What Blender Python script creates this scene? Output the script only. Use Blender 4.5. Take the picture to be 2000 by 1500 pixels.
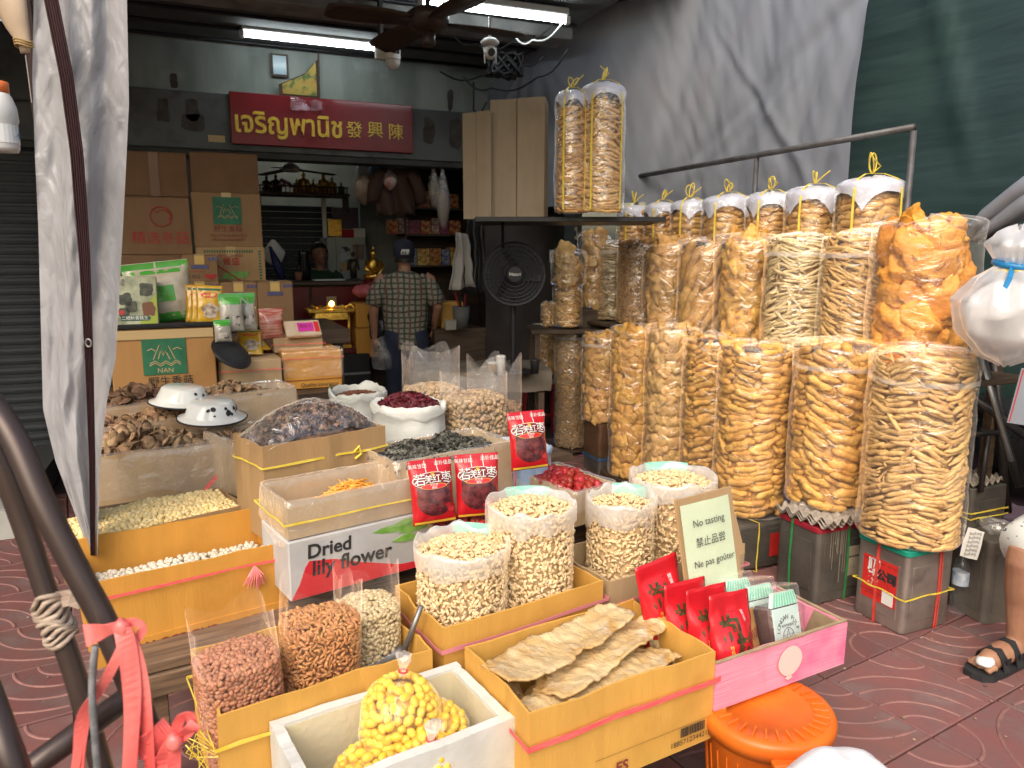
import bpy, bmesh, math, random
import numpy as np
from mathutils import Vector, Matrix, noise, Euler

SC = bpy.context.scene
for o in list(bpy.data.objects):
    bpy.data.objects.remove(o)
COL = SC.collection
PI = math.pi
R = math.radians
rng = np.random.default_rng(11)
random.seed(5)

# ---------------------------------------------------------------- camera
YAW, PITCH, EYE, FPX = R(23), R(9.8), 1.55, 1450.0
cam_d = bpy.data.cameras.new('camera')
cam = bpy.data.objects.new('camera', cam_d)
COL.objects.link(cam)
cam.location = (0, 0, EYE)
cam.rotation_euler = (R(90) - PITCH, 0, -YAW)
cam_d.sensor_width = 36
cam_d.lens = 36 * FPX / 2000
cam_d.clip_end = 400
cam_d.clip_start = 0.05
cam_d.dof.use_dof = True
cam_d.dof.focus_distance = 2.5
cam_d.dof.aperture_fstop = 7.0
SC.camera = cam

# ---------------------------------------------------------------- daylight
W = bpy.data.worlds.new('World')
SC.world = W
W.use_nodes = True
wn = W.node_tree
sky = wn.nodes.new('ShaderNodeTexSky')
sky.sky_type = 'NISHITA'
sky.sun_disc = False
SUN_EL, SUN_AZ = R(46), R(220)
sky.sun_elevation = SUN_EL
sky.sun_rotation = SUN_AZ
sky.air_density = 1.6
sky.dust_density = 6.0
sky.ozone_density = 1.0
bg = wn.nodes['Background']
bg.inputs['Strength'].default_value = 0.15
wn.links.new(sky.outputs[0], bg.inputs[0])
sun_d = bpy.data.lights.new('sun', 'SUN')
sun_d.energy = 1.05
sun_d.angle = R(60)
sun_d.color = (1.0, 0.95, 0.88)
sun = bpy.data.objects.new('sun', sun_d)
COL.objects.link(sun)
# light comes from the open street behind the camera, from above
SUNDIR = Vector((math.sin(SUN_AZ) * math.cos(SUN_EL), math.cos(SUN_AZ) * math.cos(SUN_EL), math.sin(SUN_EL)))
sun.rotation_euler = SUNDIR.to_track_quat('Z', 'Y').to_euler()
vs = SC.view_settings
vs.view_transform = 'Standard'
vs.look = 'None'
vs.gamma = 1.0
vs.use_curve_mapping = False
vs.exposure = 0.58
SC.cycles.use_denoising = True
SC.cycles.max_bounces = 8
SC.cycles.diffuse_bounces = 3
SC.cycles.glossy_bounces = 3
SC.cycles.transmission_bounces = 4
SC.cycles.transparent_max_bounces = 14
SC.cycles.use_adaptive_sampling = True
SC.cycles.adaptive_threshold = 0.03
SC.cycles.caustics_reflective = False
SC.cycles.caustics_refractive = False
SC.cycles.sample_clamp_indirect = 6.0
SC.cycles.sample_clamp_direct = 20.0

# ---------------------------------------------------------------- placing
def _ray(px, py):
    a = (px - 1000) / FPX
    b = -(py - 750) / FPX
    f = math.cos(PITCH) + b * math.sin(PITCH)
    z = -math.sin(PITCH) + b * math.cos(PITCH)
    return Vector((a * math.cos(YAW) + f * math.sin(YAW), -a * math.sin(YAW) + f * math.cos(YAW), z)), f
def G(px, py, z):                       # point at height z
    d, f = _ray(px, py)
    t = (z - EYE) / d.z
    return Vector((d.x * t, d.y * t, z))
def P(px, py, D):                       # point at distance D ahead
    d, f = _ray(px, py)
    t = D / f
    return Vector((d.x * t, d.y * t, EYE + d.z * t))
def YP(px, py, y):                      # point on a plane parallel to the shop front
    d, f = _ray(px, py)
    t = y / d.y
    return Vector((d.x * t, y, EYE + d.z * t))
def XP(px, py, x):                      # point on a plane running into the shop
    d, f = _ray(px, py)
    t = x / d.x
    return Vector((x, d.y * t, EYE + d.z * t))

# ---------------------------------------------------------------- objects
def obj(name, me, parent=None, loc=(0, 0, 0), rot=(0, 0, 0), scale=None):
    o = bpy.data.objects.new(name, me)
    COL.objects.link(o)
    o.location = loc
    o.rotation_euler = rot
    if scale is not None:
        o.scale = scale if hasattr(scale, '__len__') else (scale,) * 3
    if parent:
        o.parent = parent
    return o
def mesh(name, vf, m=None, smooth=False):
    me = bpy.data.meshes.new(name)
    me.from_pydata([tuple(v) for v in vf[0]], [], [tuple(f) for f in vf[1]])
    if m:
        me.materials.append(m)
    if smooth:
        me.polygons.foreach_set('use_smooth', [True] * len(me.polygons))
    me.update()
    return me
def mk(name, vf, m, parent=None, smooth=False, loc=(0, 0, 0), rot=(0, 0, 0), scale=None):
    return obj(name, mesh(name, vf, m, smooth), parent, loc, rot, scale)
def tag(o, label=None, cat=None, group=None, kind=None):
    if label: o['label'] = label
    if cat: o['category'] = cat
    if group: o['group'] = group
    if kind: o['kind'] = kind
    return o
def thing(name, label, cat, loc=(0, 0, 0), rot=(0, 0, 0), group=None):
    if not hasattr(rot, '__len__') : rot = (0, 0, rot)
    o = obj(name, None, None, loc, rot)
    o.empty_display_size = 0.05
    return tag(o, label, cat, group)
def struct(name, vf, m, **k):
    return tag(mk(name, vf, m, **k), kind='structure')

# ---------------------------------------------------------------- shapes
def box(x0, x1, y0, y1, z0, z1, b=0.0):
    if b <= 0:
        V = [(x, y, z) for z in (z0, z1) for y in (y0, y1) for x in (x0, x1)]
        F = [(0, 2, 3, 1), (4, 5, 7, 6), (0, 1, 5, 4), (1, 3, 7, 5), (3, 2, 6, 7), (2, 0, 4, 6)]
        return V, F
    V, idx = [], {}
    for i, x in enumerate((x0, x1)):
        for j, y in enumerate((y0, y1)):
            for k, z in enumerate((z0, z1)):
                sx, sy, sz = (b if i == 0 else -b), (b if j == 0 else -b), (b if k == 0 else -b)
                idx[i, j, k, 0] = len(V); V.append((x, y + sy, z + sz))
                idx[i, j, k, 1] = len(V); V.append((x + sx, y, z + sz))
                idx[i, j, k, 2] = len(V); V.append((x + sx, y + sy, z))
    F = []
    def q(*a): F.append(tuple(idx[t] for t in a))
    for s in (0, 1):
        a = [(s, 0, 0, 0), (s, 1, 0, 0), (s, 1, 1, 0), (s, 0, 1, 0)]
        q(*(a if s else a[::-1]))
        a = [(0, s, 0, 1), (1, s, 0, 1), (1, s, 1, 1), (0, s, 1, 1)]
        q(*(a[::-1] if s else a))
        a = [(0, 0, s, 2), (1, 0, s, 2), (1, 1, s, 2), (0, 1, s, 2)]
        q(*(a if s else a[::-1]))
        for t in (0, 1):
            e = [(0, s, t, 1), (1, s, t, 1), (1, s, t, 2), (0, s, t, 2)]; q(*(e if s != t else e[::-1]))
            e = [(s, 0, t, 0), (s, 1, t, 0), (s, 1, t, 2), (s, 0, t, 2)]; q(*(e[::-1] if s != t else e))
            e = [(s, t, 0, 0), (s, t, 1, 0), (s, t, 1, 1), (s, t, 0, 1)]; q(*(e if s != t else e[::-1]))
            for u in (0, 1):
                e = [(s, t, u, 0), (s, t, u, 1), (s, t, u, 2)]; q(*(e if (s + t + u) % 2 else e[::-1]))
    return V, F
def merge(*parts):
    V, F = [], []
    for v, f in parts:
        n = len(V)
        V += [tuple(a) for a in v]
        F += [tuple(i + n for i in a) for a in f]
    return V, F
def xf(vf, M):
    return [tuple(M @ Vector(v)) for v in vf[0]], vf[1]
def tube(path, r, n=8, cap=True, closed=False, flat=1.0, up=None):
    P_ = [Vector(p) for p in path]
    k = len(P_)
    rs = [r] * k if not hasattr(r, '__len__') else list(r)
    V, F = [], []
    prev = None
    for i in range(k):
        if closed:
            t = P_[(i + 1) % k] - P_[i - 1]
        else:
            t = P_[min(i + 1, k - 1)] - P_[max(i - 1, 0)]
        if t.length < 1e-9: t = Vector((0, 0, 1))
        t.normalize()
        if prev is None:
            a = Vector(up) if up else (Vector((0, 0, 1)) if abs(t.z) < .9 else Vector((1, 0, 0)))
        else:
            a = prev
        a = (a - t * a.dot(t))
        if a.length < 1e-6: a = t.orthogonal()
        a.normalize()
        prev = a
        b = t.cross(a)
        for j in range(n):
            w = 2 * PI * j / n
            V.append(P_[i] + a * (math.cos(w) * rs[i]) + b * (math.sin(w) * rs[i] * flat))
    for i in range(k if closed else k - 1):
        for j in range(n):
            a, b = i * n + j, i * n + (j + 1) % n
            c, d = ((i + 1) % k) * n + (j + 1) % n, ((i + 1) % k) * n + j
            F.append((a, b, c, d))
    if cap and not closed:
        F.append(tuple(range(n - 1, -1, -1)))
        F.append(tuple((k - 1) * n + j for j in range(n)))
    return V, F
def cyl(p0, p1, r0, r1=None, n=16):
    return tube([p0, p1], [r0, r0 if r1 is None else r1], n)
def lathe(prof, n=24, sx=1, sy=1):
    V, F = [], []
    for r, z in prof:
        for j in range(n):
            w = 2 * PI * j / n
            V.append((math.cos(w) * r * sx, math.sin(w) * r * sy, z))
    for i in range(len(prof) - 1):
        for j in range(n):
            F.append((i * n + j, i * n + (j + 1) % n, (i + 1) * n + (j + 1) % n, (i + 1) * n + j))
    if prof[0][0] > 1e-5: F.append(tuple(range(n - 1, -1, -1)))
    if prof[-1][0] > 1e-5: F.append(tuple((len(prof) - 1) * n + j for j in range(n)))
    return V, F
def grid(nu, nv, fn, wrap=False):
    V = [fn(i / (nu if wrap else nu - 1), j / (nv - 1)) for j in range(nv) for i in range(nu)]
    F = []
    for j in range(nv - 1):
        for i in range(nu if wrap else nu - 1):
            k = (i + 1) % nu
            F.append((j * nu + i, j * nu + k, (j + 1) * nu + k, (j + 1) * nu + i))
    return V, F
def ell(rx, ry, rz, nu=8, nv=6, c=(0, 0, 0)):
    V, F = [(c[0], c[1], c[2] - rz)], []
    for j in range(1, nv):
        p = -PI / 2 + PI * j / nv
        for i in range(nu):
            w = 2 * PI * i / nu
            V.append((c[0] + math.cos(w) * math.cos(p) * rx, c[1] + math.sin(w) * math.cos(p) * ry, c[2] + math.sin(p) * rz))
    V.append((c[0], c[1], c[2] + rz))
    for i in range(nu):
        F.append((0, 1 + (i + 1) % nu, 1 + i))
        F.append((len(V) - 1, 1 + (nv - 2) * nu + i, 1 + (nv - 2) * nu + (i + 1) % nu))
    for j in range(nv - 2):
        for i in range(nu):
            a = 1 + j * nu
            F.append((a + i, a + (i + 1) % nu, a + nu + (i + 1) % nu, a + nu + i))
    return V, F
def prism(poly, y0, y1):
    """outline in (x,z), thick along y"""
    n = len(poly)
    V = [(x, y0, z) for x, z in poly] + [(x, y1, z) for x, z in poly]
    F = [tuple(range(n)), tuple(range(2 * n - 1, n - 1, -1))]
    for i in range(n):
        j = (i + 1) % n
        F.append((i, i + n, j + n, j))
    return V, F
def nz(x, y=0, z=0, s=1.0):
    return noise.noise(Vector((x * s, y * s, z * s)))
def bump_vf(vf, amp, s, seed=0):
    out = []
    for v in vf[0]:
        v = Vector(v)
        q = v * s + Vector((seed * 7.3, seed * 3.1, seed))
        out.append(v + Vector((noise.noise(q), noise.noise(q + Vector((31, 7, 3))), noise.noise(q + Vector((5, 57, 11))))) * amp)
    return out, vf[1]
def ribbon(path, w, nrm, th=0.0006):
    """flat strip following a path; nrm is the way its face looks"""
    P_ = [Vector(p) for p in path]
    V, F = [], []
    for i, p in enumerate(P_):
        t = (P_[min(i + 1, len(P_) - 1)] - P_[max(i - 1, 0)]).normalized()
        n_ = Vector(nrm(i / (len(P_) - 1)) if callable(nrm) else nrm).normalized()
        s = t.cross(n_).normalized() * ((w(i / (len(P_) - 1)) if callable(w) else w) / 2)
        V += [p - s, p + s, p + s - n_ * th, p - s - n_ * th]
    for i in range(len(P_) - 1):
        a = i * 4
        for k in range(4):
            F.append((a + k, a + (k + 1) % 4, a + 4 + (k + 1) % 4, a + 4 + k))
    F += [(3, 2, 1, 0), tuple(len(V) - 4 + k for k in range(4))]
    return V, F

# joined masses of small pieces
def tri(vf):
    V = np.array([tuple(v) for v in vf[0]], float)
    T = []
    for f in vf[1]:
        for i in range(1, len(f) - 1):
            T.append((f[0], f[i], f[i + 1]))
    return V, np.array(T, np.int64)
def rrot(n, tilt=1.0):
    q = rng.normal(size=(n, 4))
    q /= np.linalg.norm(q, axis=1)[:, None]
    w, x, y, z = q.T
    return np.stack([np.stack([1 - 2 * (y * y + z * z), 2 * (x * y - z * w), 2 * (x * z + y * w)], 1),
                     np.stack([2 * (x * y + z * w), 1 - 2 * (x * x + z * z), 2 * (y * z - x * w)], 1),
                     np.stack([2 * (x * z - y * w), 2 * (y * z + x * w), 1 - 2 * (x * x + y * y)], 1)], 1)
def frames(nrm, spin):
    """rotation matrices whose local z is nrm, spun by spin"""
    n = nrm / np.linalg.norm(nrm, axis=1)[:, None]
    a = np.where(np.abs(n[:, 2:3]) < .9, np.array([[0, 0, 1.]]), np.array([[1., 0, 0]]))
    u = np.cross(a, n); u /= np.linalg.norm(u, axis=1)[:, None]
    v = np.cross(n, u)
    c, s = np.cos(spin)[:, None], np.sin(spin)[:, None]
    return np.stack([u * c + v * s, -u * s + v * c, n], 2)
def joined(name, bases, Rm, T, S, m, parent=None, smooth=True, kind='stuff'):
    """many small solids as one part of real geometry"""
    bases = [tri(b) for b in (bases if isinstance(bases, list) else [bases])]
    N = len(T)
    S = np.broadcast_to(np.asarray(S, float), (N,)) if np.ndim(S) <= 1 else S
    pick = rng.integers(0, len(bases), N)
    VV, FF, off = [], [], 0
    for bi, (V, F) in enumerate(bases):
        ids = np.nonzero(pick == bi)[0]
        if not len(ids): continue
        X = np.einsum('nij,vj->nvi', Rm[ids], V) * S[ids][:, None, None] + T[ids][:, None, :]
        VV.append(X.reshape(-1, 3))
        FF.append((F[None] + (np.arange(len(ids)) * len(V))[:, None, None]).reshape(-1, 3) + off)
        off += len(ids) * len(V)
    VV = np.concatenate(VV); FF = np.concatenate(FF)
    me = bpy.data.meshes.new(name)
    me.vertices.add(len(VV)); me.vertices.foreach_set('co', VV.ravel())
    me.loops.add(FF.size); me.loops.foreach_set('vertex_index', FF.ravel().astype(np.int32))
    me.polygons.add(len(FF))
    me.polygons.foreach_set('loop_start', np.arange(0, FF.size, 3, dtype=np.int32))
    me.polygons.foreach_set('loop_total', np.full(len(FF), 3, np.int32))
    me.polygons.foreach_set('use_smooth', np.full(len(FF), smooth))
    me.materials.append(m)
    me.update(calc_edges=True)
    me.validate()
    o = obj(name, me, parent)
    o['kind'] = kind
    return o
def hexpts(x0, x1, y0, y1, s, jit=.3):
    pts = []
    j = 0
    y = y0
    while y <= y1:
        x = x0 + (s / 2 if j % 2 else 0)
        while x <= x1:
            pts.append((x + random.uniform(-jit, jit) * s, y + random.uniform(-jit, jit) * s))
            x += s
        y += s * .87
        j += 1
    return np.array(pts)

# ---------------------------------------------------------------- materials
_M = {}
def mat(name, c, c2=None, rough=.6, ns=6.0, lo=.38, hi=.62, bump=0., bs=60., metal=0., spec=.4, rand=0., st=(1, 1, 1),
        coat=0., sheen=0., emit=0., bdist=.004, sss=0., rough2=None, c3=None, n3=2.0):
    if name in _M: return _M[name]
    m = bpy.data.materials.new(name); _M[name] = m
    m.use_nodes = True
    N, L = m.node_tree.nodes, m.node_tree.links
    b = N['Principled BSDF']
    b.inputs['Roughness'].default_value = rough
    b.inputs['Metallic'].default_value = metal
    b.inputs['Specular IOR Level'].default_value = spec
    b.inputs['Coat Weight'].default_value = coat
    b.inputs['Coat Roughness'].default_value = .08
    if sss:
        b.inputs['Subsurface Weight'].default_value = sss
        b.inputs['Subsurface Radius'].default_value = (.006, .004, .002)
    tc = N.new('ShaderNodeTexCoord')
    mp = N.new('ShaderNodeMapping'); mp.inputs['Scale'].default_value = st
    L.new(tc.outputs['Object'], mp.inputs[0])
    out = None
    if c2:
        n1 = N.new('ShaderNodeTexNoise'); n1.inputs['Scale'].default_value = ns; n1.inputs['Detail'].default_value = 5
        L.new(mp.outputs[0], n1.inputs['Vector'])
        mr = N.new('ShaderNodeMapRange'); mr.inputs[1].default_value = lo; mr.inputs[2].default_value = hi
        L.new(n1.outputs['Fac'], mr.inputs[0])
        mx = N.new('ShaderNodeMix'); mx.data_type = 'RGBA'
        mx.inputs[6].default_value = (*c, 1); mx.inputs[7].default_value = (*c2, 1)
        L.new(mr.outputs[0], mx.inputs[0])
        out = mx.outputs[2]
        if c3:
            n3_ = N.new('ShaderNodeTexNoise'); n3_.inputs['Scale'].default_value = n3; n3_.inputs['Detail'].default_value = 6
            L.new(tc.outputs['Object'], n3_.inputs['Vector'])
            m3 = N.new('ShaderNodeMapRange'); m3.inputs[1].default_value = .55; m3.inputs[2].default_value = .72
            L.new(n3_.outputs['Fac'], m3.inputs[0])
            mx3 = N.new('ShaderNodeMix'); mx3.data_type = 'RGBA'
            mx3.inputs[7].default_value = (*c3, 1)
            L.new(out, mx3.inputs[6]); L.new(m3.outputs[0], mx3.inputs[0])
            out = mx3.outputs[2]
        if rough2 is not None:
            rr = N.new('ShaderNodeMapRange'); rr.inputs[3].default_value = rough; rr.inputs[4].default_value = rough2
            L.new(mr.outputs[0], rr.inputs[0]); L.new(rr.outputs[0], b.inputs['Roughness'])
    if rand:
        ge = N.new('ShaderNodeNewGeometry'); oi = N.new('ShaderNodeObjectInfo')
        ad = N.new('ShaderNodeMath'); ad.operation = 'ADD'
        L.new(ge.outputs['Random Per Island'], ad.inputs[0]); L.new(oi.outputs['Random'], ad.inputs[1])
        fr = N.new('ShaderNodeMath'); fr.operation = 'FRACT'; L.new(ad.outputs[0], fr.inputs[0])
        rg = N.new('ShaderNodeMapRange'); rg.inputs[3].default_value = 1 - rand; rg.inputs[4].default_value = 1 + rand
        L.new(fr.outputs[0], rg.inputs[0])
        hs = N.new('ShaderNodeHueSaturation')
        L.new(rg.outputs[0], hs.inputs['Value'])
        hg = N.new('ShaderNodeMapRange'); hg.inputs[3].default_value = .5 - rand * .03; hg.inputs[4].default_value = .5 + rand * .03
        m7 = N.new('ShaderNodeMath'); m7.operation = 'MULTIPLY'; m7.inputs[1].default_value = 7.31
        f7 = N.new('ShaderNodeMath'); f7.operation = 'FRACT'
        L.new(fr.outputs[0], m7.inputs[0]); L.new(m7.outputs[0], f7.inputs[0]); L.new(f7.outputs[0], hg.inputs[0])
        L.new(hg.outputs[0], hs.inputs['Hue'])
        if out: L.new(out, hs.inputs['Color'])
        else: hs.inputs['Color'].default_value = (*c, 1)
        out = hs.outputs[0]
    if out: L.new(out, b.inputs['Base Color'])
    else: b.inputs['Base Color'].default_value = (*c, 1)
    if emit:
        b.inputs['Emission Color'].default_value = (*c, 1)
        b.inputs['Emission Strength'].default_value = emit
    if bump:
        nb = N.new('ShaderNodeTexNoise'); nb.inputs['Scale'].default_value = bs; nb.inputs['Detail'].default_value = 6
        L.new(mp.outputs[0], nb.inputs['Vector'])
        bp = N.new('ShaderNodeBump'); bp.inputs['Strength'].default_value = bump; bp.inputs['Distance'].default_value = bdist
        L.new(nb.outputs['Fac'], bp.inputs['Height']); L.new(bp.outputs[0], b.inputs['Normal'])
    return m
def plastic(name, haze=.05, gl=.10, rough=.12, bs=22., bump=.6, tint=(1, 1, 1), hazec=(.8, .8, .82), st=(1, 1, 1), fres=.7):
    """thin clear or milky film: see-through, crinkled and shiny"""
    if name in _M: return _M[name]
    m = bpy.data.materials.new(name); _M[name] = m
    m.use_nodes = True
    N, L = m.node_tree.nodes, m.node_tree.links
    N.remove(N['Principled BSDF'])
    out = N['Material Output']
    tc = N.new('ShaderNodeTexCoord')
    mp = N.new('ShaderNodeMapping'); mp.inputs['Scale'].default_value = st
    L.new(tc.outputs['Object'], mp.inputs[0])
    n1 = N.new('ShaderNodeTexNoise'); n1.inputs['Scale'].default_value = bs; n1.inputs['Detail'].default_value = 3
    n1.inputs['Distortion'].default_value = 1.2
    L.new(mp.outputs[0], n1.inputs['Vector'])
    bp = N.new('ShaderNodeBump'); bp.inputs['Strength'].default_value = bump; bp.inputs['Distance'].default_value = .012
    L.new(n1.outputs['Fac'], bp.inputs['Height'])
    tr = N.new('ShaderNodeBsdfTransparent'); tr.inputs[0].default_value = (*tint, 1)
    df = N.new('ShaderNodeBsdfDiffuse'); df.inputs[0].default_value = (*hazec, 1)
    tl = N.new('ShaderNodeBsdfTranslucent'); tl.inputs[0].default_value = (*hazec, 1)
    md = N.new('ShaderNodeMixShader'); md.inputs[0].default_value = .4
    L.new(df.outputs[0], md.inputs[1]); L.new(tl.outputs[0], md.inputs[2])
    gs = N.new('ShaderNodeBsdfGlossy'); gs.inputs['Roughness'].default_value = rough
    gs.inputs[0].default_value = (.95, .95, .95, 1)
    L.new(bp.outputs[0], gs.inputs['Normal'])
    n2 = N.new('ShaderNodeTexNoise'); n2.inputs['Scale'].default_value = bs * .35; n2.inputs['Detail'].default_value = 5
    L.new(mp.outputs[0], n2.inputs['Vector'])
    hz = N.new('ShaderNodeMapRange'); hz.inputs[1].default_value = .3; hz.inputs[2].default_value = .75
    hz.inputs[3].default_value = haze * .4; hz.inputs[4].default_value = haze * 1.7
    L.new(n2.outputs['Fac'], hz.inputs[0])
    lf = N.new('ShaderNodeLayerWeight'); lf.inputs[0].default_value = .5
    pf_ = N.new('ShaderNodeMath'); pf_.operation = 'POWER'; pf_.inputs[1].default_value = 4.0
    L.new(lf.outputs['Facing'], pf_.inputs[0])
    he = N.new('ShaderNodeMath'); he.operation = 'MULTIPLY_ADD'; he.inputs[1].default_value = .3; he.use_clamp = True
    L.new(pf_.outputs[0], he.inputs[0]); L.new(hz.outputs[0], he.inputs[2])
    m1 = N.new('ShaderNodeMixShader')
    L.new(he.outputs[0], m1.inputs[0]); L.new(tr.outputs[0], m1.inputs[1]); L.new(md.outputs[0], m1.inputs[2])
    lw = N.new('ShaderNodeLayerWeight'); lw.inputs[0].default_value = .5
    L.new(bp.outputs[0], lw.inputs['Normal'])
    pw = N.new('ShaderNodeMath'); pw.operation = 'POWER'; pw.inputs[1].default_value = 3.5
    L.new(lw.outputs['Facing'], pw.inputs[0])
    mm = N.new('ShaderNodeMath'); mm.operation = 'MULTIPLY_ADD'; mm.inputs[1].default_value = fres; mm.inputs[2].default_value = gl; mm.use_clamp = True
    L.new(pw.outputs[0], mm.inputs[0])
    L.new(mm.outputs[0], gs.inputs[0])
    m2 = N.new('ShaderNodeAddShader')
    L.new(m1.outputs[0], m2.inputs[0]); L.new(gs.outputs[0], m2.inputs[1])
    L.new(m2.outputs[0], out.inputs[0])
    return m
def kraft(name, c, k=.90, stain=None):
    c2 = tuple(v * k for v in c)
    return mat(name, c, c2, rough=.72, ns=3, lo=.3, hi=.75, bump=.3, bs=16, st=(9, 9, 1.6), spec=.25, bdist=.003,
               c3=stain or tuple(v * q for v, q in zip(c, (.80, .76, .72))), n3=4)

BROWN = kraft('kraft_brown', (.40, .255, .125))
TAN = kraft('kraft_tan', (.46, .33, .19))
ORANGE = kraft('orange_carton', (.62, .30, .055))
AMBER = kraft('amber_carton', (.66, .36, .08))
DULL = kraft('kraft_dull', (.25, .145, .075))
CLEAR = plastic('clear_film', haze=.035, gl=.045, bs=18, bump=.7)
BAGFILM = plastic('crinkled_bag_film', haze=.055, gl=.12, bs=11, bump=1.0, rough=.09, st=(1, 1, 1.7))
LINER = plastic('milky_liner_film', haze=.13, gl=.08, bs=14, bump=1.0, rough=.14)
CUFF = plastic('milky_cuff_film', haze=.42, gl=.10, bs=20, bump=1.0, rough=.18, hazec=(.82, .82, .82))
PINKTIE = mat('pink_twine', (.78, .09, .10), (.85, .17, .16), rough=.45, ns=30, st=(1, 1, 20), bump=.3, bs=40)
YELTIE = mat('yellow_twine', (.75, .55, .05), (.85, .68, .12), rough=.45, ns=30, bump=.3, bs=60)
REDINK = mat('red_ink', (.42, .03, .03), rough=.6)
BLACKINK = mat('black_ink', (.03, .03, .03), rough=.6)
BROWNINK = mat('dark_red_ink', (.22, .03, .03), rough=.6)
GREENINK = mat('green_ink', (.02, .12, .06), (.03, .16, .08), rough=.55, ns=10)
WHITEINK = mat('white_ink', (.75, .75, .72), rough=.6)
WHITE = mat('white_paint', (.74, .74, .72), (.66, .66, .63), rough=.5, ns=7)
BLACK = mat('black_plastic', (.018, .018, .02), rough=.4)
DARKWOOD = mat('dark_wood', (.05, .032, .022), (.09, .058, .036), rough=.6, ns=4, st=(1, 12, 12), bump=.2)
WOOD = mat('weathered_wood', (.20, .125, .075), (.11, .07, .045), rough=.75, ns=5, st=(1, 14, 14), bump=.4, bs=12)
STEEL = mat('grey_steel', (.35, .35, .36), (.22, .21, .20), rough=.42, metal=.8, ns=8, bump=.05)
GOLD = mat('gilt_metal', (.80, .50, .10), (.55, .30, .05), rough=.3, metal=.95, ns=40, bump=.3, bs=90)
YELLOWTAPE = mat('clear_tape', (.50, .36, .18), rough=.12, coat=.6)

# ---------------------------------------------------------------- lettering
def lettering(parent, s, loc, size, m, rot=(PI / 2, 0, 0), align='CENTER', name='lettering', sx=1.0, bold=0.0, ext=0.0, shear=0.0):
    cu = bpy.data.curves.new('letters', 'FONT')
    cu.body = s
    cu.size = size
    cu.align_x = align
    cu.align_y = 'CENTER'
    cu.offset = bold
    cu.extrude = ext
    cu.shear = shear
    cu.resolution_u = 3
    cu.fill_mode = 'BOTH' if ext else 'FRONT'
    to = bpy.data.objects.new('letters', cu)
    me = bpy.data.meshes.new_from_object(to)
    bpy.data.objects.remove(to)
    me.materials.clear(); me.materials.append(m)
    o = obj(name, me, parent, loc, rot, (sx, 1, 1))
    return o

# ---------------------------------------------------------------- packing helpers
def carton(name, label, cat, FL, FR, d, h, m, group=None, th=.006, lip=0., bowk=1.0):
    """open carton: FL/FR are the top corners of the front panel"""
    FL, FR = Vector(FL), Vector(FR)
    u = Vector((FR.x - FL.x, FR.y - FL.y, 0)); w = u.length; u.normalize()
    v = Vector((-u.y, u.x, 0))
    zt = (FL.z + FR.z) / 2
    c = (FL + FR) / 2 + v * (d / 2)
    t = thing(name, label, cat, (c.x, c.y, zt - h), (0, 0, math.atan2(u.y, u.x)), group)
    def panel(nm, x0, x1, y0, y1, z0, z1, ax, seed):
        vf = box(x0, x1, y0, y1, z0, z1)
        # subdivide along the long way so the board can bow a little
        n = 8
        V, F = [], []
        for i in range(n + 1):
            f = i / n
            s = math.sin(PI * f)
            bow = (s * .012 * nz(seed, f * 3, 1) + .003 * nz(f * 9, seed, 5)) * bowk
            dz = .006 * nz(f * 6, seed, 3)
            if ax == 0:
                x = x0 + (x1 - x0) * f
                V += [(x, y0, z0), (x, y1, z0), (x, y1 + bow * 1.5, z1 + dz), (x, y0 + bow * 1.5, z1 + dz)]
            else:
                y = y0 + (y1 - y0) * f
                V += [(x0, y, z0), (x0 + bow * 1.5, y, z1 + dz), (x1 + bow * 1.5, y, z1 + dz), (x1, y, z0)]
        for i in range(n):
            a = i * 4
            for k in range(4):
                F.append((a + k, a + (k + 1) % 4, a + 4 + (k + 1) % 4, a + 4 + k))
        F += [(3, 2, 1, 0), tuple(n * 4 + k for k in range(4))]
        if ax == 0: F = [f[::-1] for f in F]
        F = [f[::-1] for f in F]
        return mk(nm, (V, F), m, t)
    sd = random.random() * 50
    W2, D2 = w / 2, d / 2
    panel('front_panel', -W2, W2, -D2, -D2 + th, 0, h, 0, sd)
    panel('back_panel', -W2, W2, D2 - th, D2, 0, h + lip, 0, sd + 3)
    panel('side_panel', -W2, -W2 + th, -D2 + th, D2 - th, 0, h - .002, 1, sd + 6)
    panel('side_panel', W2 - th, W2, -D2 + th, D2 - th, 0, h - .002, 1, sd + 9)
    mk('bottom_panel', box(-W2 + th, W2 - th, -D2 + th, D2 - th, .001, .006), m, t)
    t['w'], t['d'], t['h'] = w, d, h
    return t
def band(t, z, m, wid=.012, sag=.006, off=.011, w=None, d=None, name='strap', tilt=0.):
    w = (w or t['w']) / 2 + off; d = (d or t['d']) / 2 + off
    pts = []
    n = 10
    for (a, b) in (((-w, -d), (w, -d)), ((w, -d), (w, d)), ((w, d), (-w, d)), ((-w, d), (-w, -d))):
        for i in range(n):
            f = i / n
            pts.append((a[0] + (b[0] - a[0]) * f, a[1] + (b[1] - a[1]) * f))
    s = random.random() * 30
    V, F = [], []
    k = len(pts)
    for i, (x, y) in enumerate(pts):
        zz = z + sag * nz(i * .35, s) + tilt * x
        ww = wid * (.8 + .5 * nz(i * .5, s + 9))
        ro = .0012 * (1 + nz(i * .9, s + 4))
        nx, ny = x / w, y / d
        V += [(x + nx * ro, y + ny * ro, zz - ww / 2), (x + nx * ro, y + ny * ro, zz + ww / 2)]
    for i in range(k):
        j = (i + 1) % k
        F.append((i * 2, j * 2, j * 2 + 1, i * 2 + 1))
    o = mk(name, (V, F), m, t)
    so = o.modifiers.new('thick', 'SOLIDIFY'); so.thickness = .0015; so.offset = 1
    return o
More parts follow.
